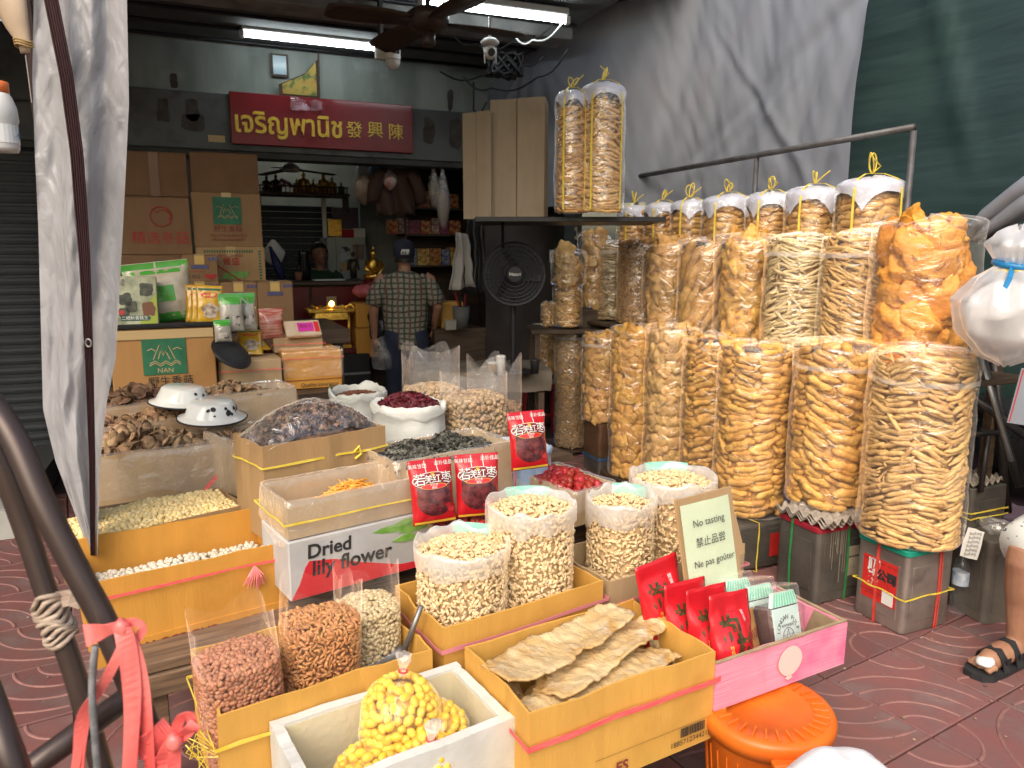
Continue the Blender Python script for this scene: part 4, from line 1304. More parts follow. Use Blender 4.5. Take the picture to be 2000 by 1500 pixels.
mk('red_panel', curve_poly([(-wp / 2 + .002, .004), (wp / 2 - .002, .004), (wp / 2 - .002, .022), (wp / 2 - .12, .03), (-.02, .075), (-.10, .105), (-.18, .118), (-wp / 2 + .05, .10), (-wp / 2 + .03, .05)]), mat('red_print', (.62, .03, .04), rough=.4), pr)
lettering(pr, 'Dried', (-.115, fy - .0022, .145), .062, BLACKINK, bold=.0015, shear=.05)
lettering(pr, 'lily flower', (-.04, fy - .0022, .088), .068, BLACKINK, bold=.0015, shear=.05)
GRN = mat('leaf_print', (.14, .33, .05), (.22, .42, .10), rough=.45, ns=30)
for k, (x, z, a, L) in enumerate(((.03, .16, -.15, .13), (.06, .15, .25, .15), (.10, .145, .5, .10), (.12, .14, .0, .12), (.15, .12, .9, .09), (.10, .115, -.1, .10))):
    pts = []
    for i in range(9):
        f = i / 8; pts.append((x + math.cos(a) * L * f - math.sin(a) * .012 * math.sin(PI * f), z + math.sin(a) * L * f * .6 + math.cos(a) * .012 * math.sin(PI * f) * (1 + f)))
    for i in range(7, 0, -1):
        f = i / 8; pts.append((x + math.cos(a) * L * f + math.sin(a) * .006, z + math.sin(a) * L * f * .6 - math.cos(a) * .008 * math.sin(PI * f)))
    pts = [(min(max(px_, -wp / 2 + .004), wp / 2 - .004), min(pz_, hp - .004)) for px_, pz_ in pts]
    mk('printed_leaf', prism(pts, fy - .0014 - k * .0003, fy - .0005), GRN, pr)

# ================================================================ mushrooms, sacks and boxes further back
def shiitake(seed, r=.024, stem=True):
    pr_ = [(.0, .35), (.35, .33), (.7, .22), (.95, .02), (1.0, -.12), (.88, -.16), (.6, -.02), (.2, .02), (.14, -.05), (.12, -.42), (0, -.45)]
    vf = lathe([(a * r, b * r) for a, b in pr_], 12)
    return bump_vf(bump_vf(vf, r * .30, 1.0 / r, seed), r * .12, 3 / r, seed + 2)
SHI = mat('dark_shiitake', (.17, .095, .055), (.09, .045, .025), rough=.7, ns=45, lo=.35, hi=.7, bump=.6, bs=120, rand=.35)
SHM = mat('brown_shiitake', (.30, .185, .105), (.17, .095, .05), rough=.7, ns=40, lo=.35, hi=.7, bump=1.0, bs=70, rand=.4)
SHL = mat('pale_shiitake', (.40, .27, .155), (.19, .11, .06), rough=.7, ns=38, lo=.35, hi=.65, bump=1.0, bs=60, rand=.36)
def shset(m, r, n=7):
    return [mesh('dried_mushroom', shiitake(s * 3 + 1, r), m, True) for s in range(n)]
fl_, fr_ = G(150, 897, .82), G(440, 862, .82)
m3 = carton('mushroom_carton', 'plastic lined tan carton of large brown shiitake at the front of the mushrooms', 'carton', fl_, fr_, .26, .20, TAN)
liner(m3, drop=.17, inside=.08)
w3 = m3['w'] / 2
edg = lambda x, y, w, d: max(0, 1 - (x / w) ** 4) * max(0, 1 - (y / d) ** 4)
zf3 = lambda x, y: .15 + (.045 + .075 * math.exp(-((x + .06) / .13) ** 2)) * edg(x, y, w3, .135)
heap_things(m3, 'dried_mushroom', 'large brown dried shiitake in the front mushroom carton', 'mushroom', 'shiitake in the front carton', shset(SHL, .025), .034, zf3, -w3 + .03, w3 - .05, -.10, .095)
bed(m3, lambda x, y: zf3(x, y) - .022, -w3 + .01, w3 - .01, -.12, .12, SHM)
m2 = carton('mushroom_carton', 'carton of mid brown shiitake under the front enamel basin', 'carton', G(165, 842, .865), G(425, 808, .865), .20, .24, BROWN)
liner(m2, drop=.12, inside=.05)
w2 = m2['w'] / 2
zf2 = lambda x, y: .20 + (.05 + .03 * nz(x * 6, y * 6)) * edg(x, y, w2, .11)
heap_things(m2, 'dried_mushroom', 'mid brown dried shiitake in the second mushroom carton', 'mushroom', 'shiitake in the second carton', shset(SHM, .023), .034, zf2, -w2 + .03, w2 - .03, -.075, .075)
bed(m2, lambda x, y: zf2(x, y) - .018, -w2 + .01, w2 - .01, -.09, .09, SHI)
m1 = carton('mushroom_carton', 'carton of dark shiitake just in front of the big green printed carton', 'carton', G(180, 800, .905), G(400, 775, .905), .20, .24, BROWN)
liner(m1, drop=.12, inside=.05)
w1 = m1['w'] / 2
zf1 = lambda x, y: .19 + (.05 + .06 * math.exp(-((x + .03) / .12) ** 2)) * edg(x, y, w1, .11)
heap_things(m1, 'dried_mushroom', 'dark dried shiitake in the rear mushroom carton', 'mushroom', 'shiitake in the rear carton', shset(SHI, .024), .034, zf1, -w1 + .03, w1 - .03, -.075, .075)
bed(m1, lambda x, y: zf1(x, y) - .02, -w1 + .01, w1 - .01, -.09, .09, SHI)
m5 = carton('mushroom_carton', 'lined tan carton of small shiitake right of the enamel basins', 'carton', G(459, 863, .85), G(660, 823, .85), .25, .26, TAN)
liner(m5, drop=.24, inside=.08, wav=.014)
w5 = m5['w'] / 2
zf5 = lambda x, y: .235 + .03 * nz(x * 5 + 3, y * 6)
heap_things(m5, 'dried_mushroom', 'small dried shiitake in the carton beside the plastic covered heap', 'mushroom', 'shiitake beside the covered heap', shset(SHM, .022), .031, zf5, -w5 + .03, w5 - .06, -.105, .105)
bed(m5, lambda x, y: zf5(x, y) - .018, -w5 + .01, w5 - .01, -.115, .115, SHI)
m4 = carton('mushroom_carton', 'milky lined carton of pale flower mushrooms behind the basins', 'carton', G(400, 776, .95), G(578, 757, .95), .22, .28, TAN)
liner(m4, drop=.20, inside=.10, wav=.016)
w4 = m4['w'] / 2
zf4 = lambda x, y: .25 + .05 * math.exp(-((x + .06) / .09) ** 2)
heap_things(m4, 'dried_mushroom', 'pale crackled flower mushroom in the carton behind the basins', 'mushroom', 'pale flower mushrooms', shset(SHL, .023), .034, zf4, -w4 + .04, w4 - .07, -.085, .085)
bed(m4, lambda x, y: zf4(x, y) - .018, -w4 + .01, w4 - .01, -.10, .10, SHM)

# plastic covered heap of dark fungus
tc_ = carton('tall_carton', 'tall kraft carton with yellow band and a plastic covered fungus heap', 'carton', G(512, 873, .93), G(752, 831, .93), .245, .33, BROWN)
band(tc_, .255, YELTIE, .008, .008, off=.004)
wt = tc_['w'] / 2
mk('band_knot', tube([(.10, -.13, .255), (.115, -.138, .275), (.125, -.135, .245), (.10, -.134, .23)], .005, 6), YELTIE, tc_)
FUNG = mat('dark_fungus', (.085, .055, .042), (.24, .14, .09), rough=.6, ns=60, lo=.4, hi=.7, rand=.45, bump=.5, bs=80)
def curl(seed, L=.03):
    def f(u, v):
        a = (u - .5) * 2.6
        return (math.sin(a) * L * .5, (v - .5) * L * .9 * (1 + .4 * nz(u * 3, seed)), L * .35 * math.cos(a) + L * .35 * nz(u * 4, v * 4, seed))
    return grid(6, 5, f)
zft = lambda x, y: .285 + .135 * max(0, 1 - (x / wt) ** 2) ** .7 * max(0, 1 - (y / .13) ** 2) ** .6
heap_stuff(tc_, 'dark_fungus', 'heap of shaggy dark brown fungus under crinkled plastic', 'fungus', [curl(s, .024) for s in range(5)], .0125, zft, -wt + .022, wt - .022, -.098, .098, FUNG, layers=2)
bed(tc_, lambda x, y: zft(x, y) - .02, -wt + .012, wt - .012, -.112, .112, FUNG)
def cov(u, v):
    x, y = (u - .5) * 2 * (wt - .002), (v - .5) * 2 * .122
    return (x, y, zft(x, y) + .022 + .012 * nz(x * 12, y * 12, 4) + .006 * nz(x * 40, y * 40, 2))
mk('plastic_cover', grid(50, 30, cov), plastic('shiny_cover_film', haze=.05, gl=.10, bs=12, bump=1.0, rough=.08), tc_, smooth=True)

# cloud ear fungus
ce = carton('fungus_carton', 'wide lined tan carton of loose grey black cloud ear fungus', 'carton', G(775, 905, .85), G(1000, 862, .85), .26, .30, TAN)
liner(ce, drop=.17, inside=.1, wav=.012)
wc = ce['w'] / 2
CLOUD = mat('cloud_ear', (.045, .045, .038), (.17, .165, .14), rough=.65, ns=50, lo=.42, hi=.66, rand=.4)
zfc = lambda x, y: .268 + .055 * math.exp(-((x + .08) / .10) ** 2 - (y / .12) ** 2) + .035 * math.exp(-((x - .12) / .07) ** 2) + .02 * nz(x * 8, y * 8)
heap_stuff(ce, 'cloud_ear_fungus', 'loose heap of curled grey black cloud ear fungus', 'fungus', [curl(s + 9, .021) for s in range(5)], .0130, zfc, -wc + .012, wc - .012, -.12, .12, CLOUD, layers=2)
bed(ce, lambda x, y: zfc(x, y) - .02, -wc + .01, wc - .01, -.125, .125, CLOUD)
mk('pink_string', tube([(wc + .004, -.11, .27), (wc + .02, -.13, .22), (wc + .01, -.14, .14), (wc + .028, -.12, .10), (wc + .012, -.10, .2)], .0022, 5), PINKTIE, ce)

# enamel basins upside down
ENAM = mat('white_enamel', (.72, .73, .71), (.62, .64, .62), rough=.18, ns=5, coat=.5)
CHIP = mat('chipped_iron', (.02, .02, .025), rough=.6)
def basin(label, p, tiltx, tilty, seed):
    t = thing('enamel_basin', label, 'basin', p, (tiltx, tilty, seed))
    prof = [(0, .072), (.075, .072), (.086, .066), (.105, .022), (.112, .012), (.135, .004), (.137, 0), (.132, -.002), (.108, .008)]
    mk('bowl', lathe(prof, 40), ENAM, t, smooth=True)
    mk('rim', tube([(math.cos(a) * .136, math.sin(a) * .136, .001) for a in np.linspace(0, 2 * PI, 40, endpoint=False)], .0035, 6, closed=True), CHIP, t, smooth=True)
    random.seed(seed)
    for k in range(15):
        a = random.gauss(-1.9, .6); zz = random.uniform(.03, .058)
        rr = .105 - (zz - .022) / .044 * .019 + .0012
        s = random.uniform(.004, .010)
        pts = []
        for i in range(10):
            w = 2 * PI * i / 10; q = s * (1 + .5 * nz(math.cos(w), math.sin(w), k + seed))
            aa = a + math.cos(w) * q / rr * 1.2; z2 = zz + math.sin(w) * q
            r2 = .105 - (z2 - .022) / .044 * .019 + .0014
            pts.append((math.cos(aa) * r2, math.sin(aa) * r2, z2))
        mk('enamel_chip', (pts, [tuple(range(10))]), CHIP, t)
    return t
q = G(415, 815, .885); basin('white enamel basin with many black chips lying upside down in front', (q.x, q.y, .885), R(4), R(-3), 1.0)
q = G(357, 786, .925); basin('white enamel basin with few chips lying upside down behind the other', (q.x, q.y, .925), R(3), R(-5), 2.2)

# sacks
SACK = mat('white_woven_sack', (.68, .69, .66), (.58, .60, .58), rough=.6, ns=8, bump=.35, bs=120, st=(1, 1, 2))
def sack(name, label, c, z0, r, h, m, seed, sy=.85, cat='sack', group=None):
    t = thing(name, label, cat, (c[0], c[1], z0), (0, 0, seed), group)
    def body(u, v):
        a = 2 * PI * u
        k = [(.70, 0), (.93, .05), (1.0, .3), (.99, .6), (.97, .80), (1.0, .87), (1.04, .93), (1.03, .985), (.97, 1.01), (.90, .99), (.86, .94), (.84, .86)]
        f = v * (len(k) - 1); i = min(len(k) - 2, int(f)); f -= i
        q = (k[i][0] + (k[i + 1][0] - k[i][0]) * f) * r; z = (k[i][1] + (k[i + 1][1] - k[i][1]) * f) * h
        e = nz(math.cos(a) * 2, math.sin(a) * 2, seed + v * 3); e2 = nz(math.cos(a) * 6, math.sin(a) * 6, seed + v * 6)
        q *= 1 + .06 * e + .02 * e2
        z += (.03 * e + .012 * e2) * r / .17 * min(1, v * 2)
        return (math.cos(a) * q, math.sin(a) * q * sy, z)
    mk('cloth', grid(48, 34, body, wrap=True), m, t, smooth=True)
    return t
q = P(796, 790, 3.12)
s1 = sack('woven_sack', 'white woven sack with thick rolled rim full of dark red dried hibiscus', (q.x, q.y), .62, .172, .31, SACK, 2.0)
HIB = mat('dried_hibiscus', (.085, .010, .018), (.15, .02, .03), rough=.6, ns=50, rand=.4)
zh = lambda x, y: .315 * (1) - .03 + .06 * max(0, 1 - (x * x + y * y) / .02)
def disc_heap(t, name, label, cat, bases, s, zf, r, m, sy=.85, sc=1.0):
    pts = [(x, y) for x, y in hexpts(-r, r, -r * sy, r * sy, s, .35) if (x / r) ** 2 + (y / r / sy) ** 2 < 1]
    T = np.array([(x, y, zf(x, y) + random.uniform(-.2, .2) * s) for x, y in pts] + [(x, y, zf(x, y) - s * .5) for x, y in pts])
    Wn = np.array(world(t)); T = T @ Wn[:3, :3].T + Wn[:3, 3]
    return tag(joined(name, bases, rrot(len(T)), T, sc * rng.uniform(.75, 1.25, len(T)), m), label, cat, kind='stuff')
disc_heap(s1, 'dried_hibiscus', 'dark red dried hibiscus heaped in the white sack', 'hibiscus', [curl(s + 20, .022) for s in range(4)], .0115, zh, .145, HIB)
q = P(700, 768, 3.5)
s2 = sack('woven_sack', 'white woven sack with green stitched rim full of brown cloves', (q.x, q.y), .60, .165, .315, mat('grey_white_sack', (.58, .59, .55), (.48, .50, .47), rough=.65, ns=8, bump=.35, bs=120), 4.4, .8)
CLOVE = mat('cloves', (.14, .055, .03), (.22, .09, .05), rough=.7, ns=60, rand=.35)
disc_heap(s2, 'cloves', 'brown cloves filling the sack by the shop entrance', 'cloves', tube([(0, 0, -.009), (0, 0, .004), (0, 0, .009)], [.0015, .002, .004], 5), .0075, lambda x, y: .27 + .035 * max(0, 1 - (x * x + y * y) / .018), .14, CLOVE, .8)
mk('green_stitching', tube([(math.cos(a) * .155, math.sin(a) * .155 * .8 - .01, .325 + .012 * math.sin(3 * a)) for a in np.linspace(PI * 1.05, PI * 1.6, 14)], .0025, 5), GREENINK, s2)
BLUES = mat('blue_white_sack', (.30, .42, .60), (.55, .58, .60), rough=.55, ns=9, lo=.45, hi=.55, bump=.3, bs=60)
q = P(1015, 862, 2.92)
s3 = sack('woven_sack', 'light blue printed sack behind the upper pack of dates', (q.x, q.y), .56, .135, .235, BLUES, 5.0, .9)
disc_heap(s3, 'orange_peel', 'bits of orange dried peel in the light blue sack', 'dried peel', [curl(s + 50, .02) for s in range(3)], .012, lambda x, y: .20 + .03 * max(0, 1 - (x * x + y * y) / .012), .11, LILY, .9)

# clear bags of straw mushrooms at the back
STRAW = mat('straw_mushroom', (.46, .33, .20), (.26, .17, .09), rough=.65, ns=60, lo=.4, hi=.62, rand=.25)
TOFF = mat('pale_dried_slice', (.58, .42, .26), (.45, .30, .17), rough=.7, ns=40, rand=.2)
CORE_M = mat('mushroom_core', (.22, .14, .08), rough=.8)
q = P(925, 820, 3.25)
nut_bag('mushroom_bag', 'upright clear bag of small round straw mushrooms behind the hibiscus sack', (q.x, q.y), .66, .128, .265, bump_vf(ell(.014, .014, .0125, 9, 7), .004, 90), STRAW, .023, CORE_M, sq=3.4, seed=12, rot=R(10), topstyle=.12, heap=.02, film=LINER)
q = P(842, 770, 3.62)
nut_bag('mushroom_bag', 'upright clear bag of pale dried slices behind both white sacks', (q.x, q.y), .66, .125, .24, bump_vf(ell(.014, .012, .008, 8, 6), .005, 90), TOFF, .023, CORE_M, sq=3.2, seed=15, rot=R(8), topstyle=.22, heap=.02, film=LINER)
q = P(965, 770, 3.9)
nut_bag('mushroom_bag', 'slumped dark clear bag furthest back beside the lower shelf', (q.x, q.y), .60, .13, .16, bump_vf(ell(.014, .012, .008, 8, 6), .005, 90), SHM, .024, CORE_M, sq=2.6, seed=18, rot=R(20), topstyle=.28, heap=.02, film=LINER)

# ---- dates
DATE = mat('red_date', (.36, .028, .020), (.22, .012, .010), rough=.38, ns=25, bump=.7, bs=55, rand=.3, spec=.4, coat=.08)
dates = [mesh('red_date', bump_vf(bump_vf(ell(.0165, .0155, .024, 12, 9), .0042, 95, s), .0016, 240, s), DATE, True) for s in range(5)]
dfl, dfr, dbr = G(1124, 963, .70), G(1237, 942, .70), G(1097, 882, .70)
u_ = (dfr - dbr); dd = u_.length
# long side runs back to the left; treat the long street-facing side as the front
dbx = carton('date_carton', 'lined tan carton of large shiny red dates beside the cashews', 'carton', G(1012, 922, .70), G(1124, 963, .70), .205, .13, TAN)
liner(dbx, drop=.075, inside=.05)
wd = dbx['w'] / 2
mk('green_tape', box(-wd + .03, .02, -.205 / 2 - .022, -.205 / 2 - .019, .045, .058), mat('green_tape', (.20, .55, .08), rough=.35), dbx)
heap_things(dbx, 'red_date', 'large wrinkled red date heaped in the lined carton beside the cashews', 'date', 'dates in the lined carton', dates, .031, lambda x, y: .11 + .035 * math.exp(-(x / .14) ** 2 - (y / .09) ** 2), -wd + .025, wd - .025, -.08, .08, tilt=1.2)
bed(dbx, lambda x, y: .09 + .035 * math.exp(-(x / .14) ** 2 - (y / .09) ** 2), -wd + .012, wd - .012, -.095, .095, DATE)
db2 = carton('date_carton', 'small open carton of red dates below the two red date packs', 'carton', G(867, 1048, .665), G(978, 1028, .665), .20, .12, TAN)
wd2 = db2['w'] / 2
heap_things(db2, 'red_date', 'small red date in the open carton under the date packs', 'date', 'dates under the packs', dates, .024, lambda x, y: .105 + .012 * nz(x * 9, y * 9), -wd2 + .02, wd2 - .02, -.085, .07, tilt=1.2, sc=.8)
bed(db2, lambda x, y: .088, -wd2 + .01, wd2 - .01, -.09, .09, DATE)
# supports under them
for nm, lb, q, w, d, z0, z1 in (('support_crate', 'dark crate hidden under the lined date carton', inbox(dbx, 0, 0), .2, .16, 0, dbx.location.z - .001), ('support_crate', 'dark crate hidden under the small date carton', inbox(db2, 0, .03), .12, .18, .44, db2.location.z - .001),
                        ('support_crate', 'dark crate under the white sacks', P(780, 800, 3.2), .7, .3, 0, .60), ('support_crate', 'dark crate under the clear mushroom bags', P(930, 800, 3.5), .3, .3, 0, .595)):
    c_ = thing(nm, lb, 'crate', (q.x, q.y, z0), (0, 0, R(8)))
    for k in range(4):
        hh = (z1 - z0) / 4
        mk('slat', box(-w / 2, w / 2, -d / 2, -d / 2 + .015, k * hh + .004, (k + 1) * hh - .004), DARKWOOD, c_)
    mk('top_board', box(-w / 2, w / 2, -d / 2 + .016, d / 2, z1 - z0 - .02, z1 - z0), DARKWOOD, c_)
    for sx in (-1, 1): mk('end_board', box(sx * w / 2 - .008, sx * w / 2 + .008, -d / 2 + .016, d / 2, 0, z1 - z0 - .021), DARKWOOD, c_)

# pouches: pillow shaped packs with print that follows their surface
def pouch(name, label, cat, p, rot, w, h, th, m, group=None, stand=False, seal=.12, mback=None, wob=.004):
    t = thing(name, label, cat, p, rot, group)
    sd = random.random() * 50
    def surf(u, v, side=-1, off=0.):
        e = max(0., 1 - (2 * abs(u)) ** 2.4)
        if stand: b = (max(0, 1 - (v / (1 - seal)) ** 2.2) if v < 1 - seal else 0) ** .8
        else: b = (max(0, math.sin(PI * min(1, v / (1 - seal)))) ** .6 if v < 1 - seal else 0)
        y = side * (th / 2 * e ** .7 * b + .0012 + off)
        y += wob * nz(u * 5, v * 6, sd) * (.4 if v > 1 - seal else 1)
        pinch = 1 - .05 * b * (1 - e)
        return Vector((u * w * pinch, y, v * h))
    n1, n2 = 15, 20
    V = [surf(i / (n1 - 1) - .5, j / (n2 - 1)) for j in range(n2) for i in range(n1)]
    V += [surf(i / (n1 - 1) - .5, j / (n2 - 1), 1) for j in range(n2) for i in range(n1)]
    F = []
    o = n1 * n2
    for j in range(n2 - 1):
        for i in range(n1 - 1):
            a = j * n1 + i
            F.append((a, a + 1, a + n1 + 1, a + n1)); F.append((o + a, o + a + n1, o + a + n1 + 1, o + a + 1))
        a = j * n1
        F.append((a, a + n1, o + a + n1, o + a)); a += n1 - 1; F.append((a, o + a, o + a + n1, a + n1))
    for i in range(n1 - 1):
        F.append((i, o + i, o + i + 1, i + 1)); a = (n2 - 1) * n1 + i; F.append((a, a + 1, o + a + 1, o + a))
    mk('pouch_film', (V, F), m, t, smooth=True)
    def patch(nm, u0, u1, v0, v1, mm, off=.0008, n=8, shape=None):
        if shape:
            k = 26
            V_, F_ = [surf((u0 + u1) / 2, (v0 + v1) / 2, -1, off)], []
            for r_ in (.5, 1.0):
                for i in range(k):
                    a = 2 * PI * i / k
                    x, y = shape(a)
                    V_.append(surf((u0 + u1) / 2 + x * r_ * (u1 - u0) / 2, (v0 + v1) / 2 + y * r_ * (v1 - v0) / 2, -1, off))
            for i in range(k):
                F_.append((0, 1 + i, 1 + (i + 1) % k)); F_.append((1 + i, 1 + k + i, 1 + k + (i + 1) % k, 1 + (i + 1) % k))
            return mk(nm, (V_, F_), mm, t, smooth=True)
        return mk(nm, grid(n, n, lambda a, b: surf(u0 + (u1 - u0) * a, v0 + (v1 - v0) * b, -1, off)), mm, t, smooth=True)
    def text(s, u, v, size, mm, off=.0016, **kw):
        o_ = lettering(t, s, (0, 0, 0), size, mm, (0, 0, 0), **kw)
        for vv in o_.data.vertices:
            vv.co = surf(max(-.5, min(.5, u + vv.co.x / w)), max(0, min(1, v + vv.co.y / h)), -1, off)
        return o_
    return t, patch, text
OVAL = lambda a: (math.cos(a), math.sin(a))
REDP = mat('glossy_red_pack', (.50, .012, .020), (.42, .008, .015), rough=.18, ns=3, coat=.5, bump=.12, bs=14)
MAROON = mat('maroon_print', (.20, .012, .02), rough=.25)
GOLDP = mat('gold_print', (.75, .50, .05), rough=.35)
DATEP = mat('dates_behind_film', (.060, .012, .018), (.17, .04, .045), rough=.2, ns=38, lo=.4, hi=.62, bump=.8, bs=34, coat=.6)
NAVY = mat('navy_black_ink', (.015, .012, .03), rough=.4)
def date_pack(label, p, rz, tilt, w=.152, h=.212):
    t, patch, text = pouch('date_pack', label, 'packet', p, (tilt, 0, rz), w, h, .055, REDP, 'red packs of dates', seal=.10)
    patch('clear_window', -.40, .44, .12, .62, DATEP, .0008, shape=lambda a: (math.cos(a), math.sin(a)))
    patch('clear_window', -.38, .38, .30, .70, DATEP, .0010)
    patch('brand_oval', -.46, .46, .55, .80, WHITEINK, .0016, shape=OVAL)
    patch('brand_oval', -.445, .445, .557, .793, MAROON, .0022, shape=OVAL)
    patch('lower_oval', -.30, .30, .535, .625, GOLDP, .0028, shape=OVAL)
    patch('lower_oval', -.285, .285, .540, .620, mat('red_print', (.62, .03, .04)), .0034, shape=OVAL)
    for ch, u, s in (('若', -.30, .042), ('羌', -.10, .030), ('红', .08, .030), ('枣', .31, .042)):
        text(ch, u + .012, .678, s * 1.04, NAVY, .0030)
        text(ch, u, .685, s, WHITEINK, .0040)
    text('♛', 0, .765, .02, GOLDP, .0030)
    text('大红枣\n美味', 0, .58, .0095, WHITEINK, .0044)
    text('美味甘甜', -.30, .90, .016, WHITEINK, .002)
    text('滋补佳品', .30, .92, .016, WHITEINK, .002)
    for u in (-.13, .14): patch('white_line', u - .008, u + .008, .80, .985, WHITEINK, .0016, 5)
    patch('grass_strip', -.47, .47, .015, .05, GOLDP, .0016)
    patch('seal_print', .28, .46, .16, .24, mat('red_print', (.62, .03, .04)), .0030, shape=OVAL)
    return t
q = P(850, 1022, 2.33); date_pack('red pack of dates leaning left against the lily carton', (q.x, q.y, q.z), R(2), R(-14))
q = P(935, 1008, 2.40); date_pack('red pack of dates standing upright in front of the cloud ear carton', (q.x, q.y, q.z), R(-8), R(-10))
q = P(1036, 916, 2.62); date_pack('red pack of dates standing highest in front of the blue sack', (q.x, q.y, q.z), R(2), R(-12))

# ================================================================ tins, pail, pink box and the right edge
TIN = mat('stained_tinplate', (.48, .43, .39), (.34, .29, .26), rough=.38, ns=5, metal=.75, bump=.08, bs=30, c3=(.24, .21, .19), n3=8)
TIND = mat('blackened_tinplate', (.11, .10, .088), (.17, .155, .135), rough=.5, ns=6, metal=.5, bump=.12, bs=40, c3=(.16, .14, .11), n3=9)
TEALP = mat('teal_plastic', (.012, .22, .15), (.015, .26, .18), rough=.35, ns=3)
REDPL = mat('dark_red_plastic', (.30, .02, .035), rough=.4)
GTAPE = mat('green_twine', (.03, .22, .06), (.05, .28, .09), rough=.45, ns=30)
RTAPE = mat('red_twine', (.60, .05, .04), (.7, .09, .07), rough=.45, ns=30)
def rbox(w, d, h, r, n=5):
    pr_ = []
    for cx, cy, a0 in ((w / 2 - r, d / 2 - r, 0), (-w / 2 + r, d / 2 - r, PI / 2), (-w / 2 + r, -d / 2 + r, PI), (w / 2 - r, -d / 2 + r, 1.5 * PI)):
        for i in range(n + 1):
            a = a0 + PI / 2 * i / n
            pr_.append((cx + math.cos(a) * r, cy + math.sin(a) * r))
    k = len(pr_)
    def ring(z, s): return [(x - math.copysign(s, x), y - math.copysign(s, y), z) for x, y in pr_]
    V, F = [], []
    lev = [(0, .004), (.004, 0), (h - .004, 0), (h, .004)]
    for z, s in lev: V += ring(z, s)
    for j in range(len(lev) - 1):
        for i in range(k):
            F.append((j * k + i, j * k + (i + 1) % k, (j + 1) * k + (i + 1) % k, (j + 1) * k + i))
    F += [tuple(range(k - 1, -1, -1)), tuple((len(lev) - 1) * k + i for i in range(k))]
    return V, F
def oil_tin(label, x, y, z, w, d, h, m, lid=None, rot=(0, 0, 0), group='oil tins'):
    t = thing('oil_tin', label, 'tin', (x, y, z), rot, group)
    mk('body', rbox(w, d, h, .022), m, t, smooth=False)
    for s, nx in (('y', 0), ('x', 1)):
        # raised frame pressed into each visible side
        if nx == 0: mk('pressed_panel', box(-w / 2 + .035, w / 2 - .035, -d / 2 - .0025, -d / 2 - .0003, .05, h - .06, .002), m, t)
        else: mk('pressed_panel', box(-w / 2 - .0025, -w / 2 - .0003, -d / 2 + .035, d / 2 - .035, .05, h - .06, .002), m, t)
    if lid:
        V, F = rbox(w + .012, d + .012, .026, .026)
        mk('lid', (V, F), lid, t, loc=(0, 0, h - .012))
    t['w'], t['d'], t['h'] = w, d, h
    return t
t1 = oil_tin('square tin with green lid and red label standing on the pavement', 2.735, 2.12, 0, .275, .25, .35, TIN, TEALP)
band(t1, .155, YELTIE, .008, .01, off=.006)
def vstrap(t, face, pos, m, wid=.012, z1=None):
    w, d, h = t['w'], t['d'], z1 or t['h'] + .018
    if face == 'x':
        x = -w / 2 - .006
        pts = [(x, pos, .0), (x - .002, pos + .004, h * .5), (x, pos, h - .004), (x + .06, pos, h + .001), (0, pos, h + .002)]
        mk('vertical_strap', ribbon(pts, wid, (-1, 0, .2), .002), m, t)
    else:
        y = -d / 2 - .006
        pts = [(pos, y, .0), (pos + .004, y - .002, h * .5), (pos, y, h - .004), (pos, y + .06, h + .001), (pos, 0, h + .002)]
        mk('vertical_strap', ribbon(pts, wid, (0, -1, .2), .002), m, t)
vstrap(t1, 'x', .012, RTAPE, .014); vstrap(t1, 'y', .045, RTAPE, .009); vstrap(t1, 'y', .058, RTAPE, .005)
lx = -.275 / 2 - .0048
lab = mk('red_label', box(lx, lx + .0012, -.085, .085, .095, .285), mat('red_label_paper', (.62, .03, .025), (.50, .025, .02), rough=.5, ns=8), t1)
LR = (PI / 2, 0, -PI / 2)
lettering(lab, '順\n發', (lx - .0006, .03, .215), .06, WHITEINK, LR, bold=.003)
lettering(lab, '公司', (lx - .0006, -.035, .215), .05, BLACKINK, LR, bold=.003)
lettering(lab, 'THAI  COCONUT  OIL CO', (lx - .0006, 0, .268), .014, BLACKINK, LR)
lettering(lab, 'TRADE MARK  QUALITY\nNET WEIGHT', (lx - .0006, .03, .125), .012, BLACKINK, LR)
mk('white_sticker', box(lx - .0008, lx - .0003, -.075, -.02, .10, .16), WHITEINK, lab)
t2 = oil_tin('blackened square tin with red lid under the grey egg trays', 2.615, 2.47, 0, .285, .25, .345, TIND, REDPL)
vstrap(t2, 'y', .03, GTAPE, .011); vstrap(t2, 'x', .03, GTAPE, .012)
mk('paper_label', box(.04, .115, -.25 / 2 - .0046, -.25 / 2 - .0034, .11, .25), mat('aged_label_paper', (.45, .39, .28), (.36, .30, .21), rough=.7, ns=18), t2)
lettering(t2, 'SINGAPORE', (.078, -.25 / 2 - .0052, .20), .013, BLACKINK, bold=.0006)
lettering(t2, '- oil -\n18 L', (.078, -.25 / 2 - .0052, .15), .012, BLACKINK)
DRIP = mat('dried_drip', (.36, .31, .24), rough=.5)
for k in range(9):
    x = -.07 + k * .011 + random.uniform(-.003, .003); L = random.uniform(.06, .26)
    mk('drip', box(x, x + random.uniform(.001, .003), -.25 / 2 - .0042, -.25 / 2 - .0032, .335 - L, .335), DRIP, t2)
PULP = mat('grey_egg_pulp', (.36, .31, .26), (.28, .24, .20), rough=.9, ns=20, bump=.3, bs=90)
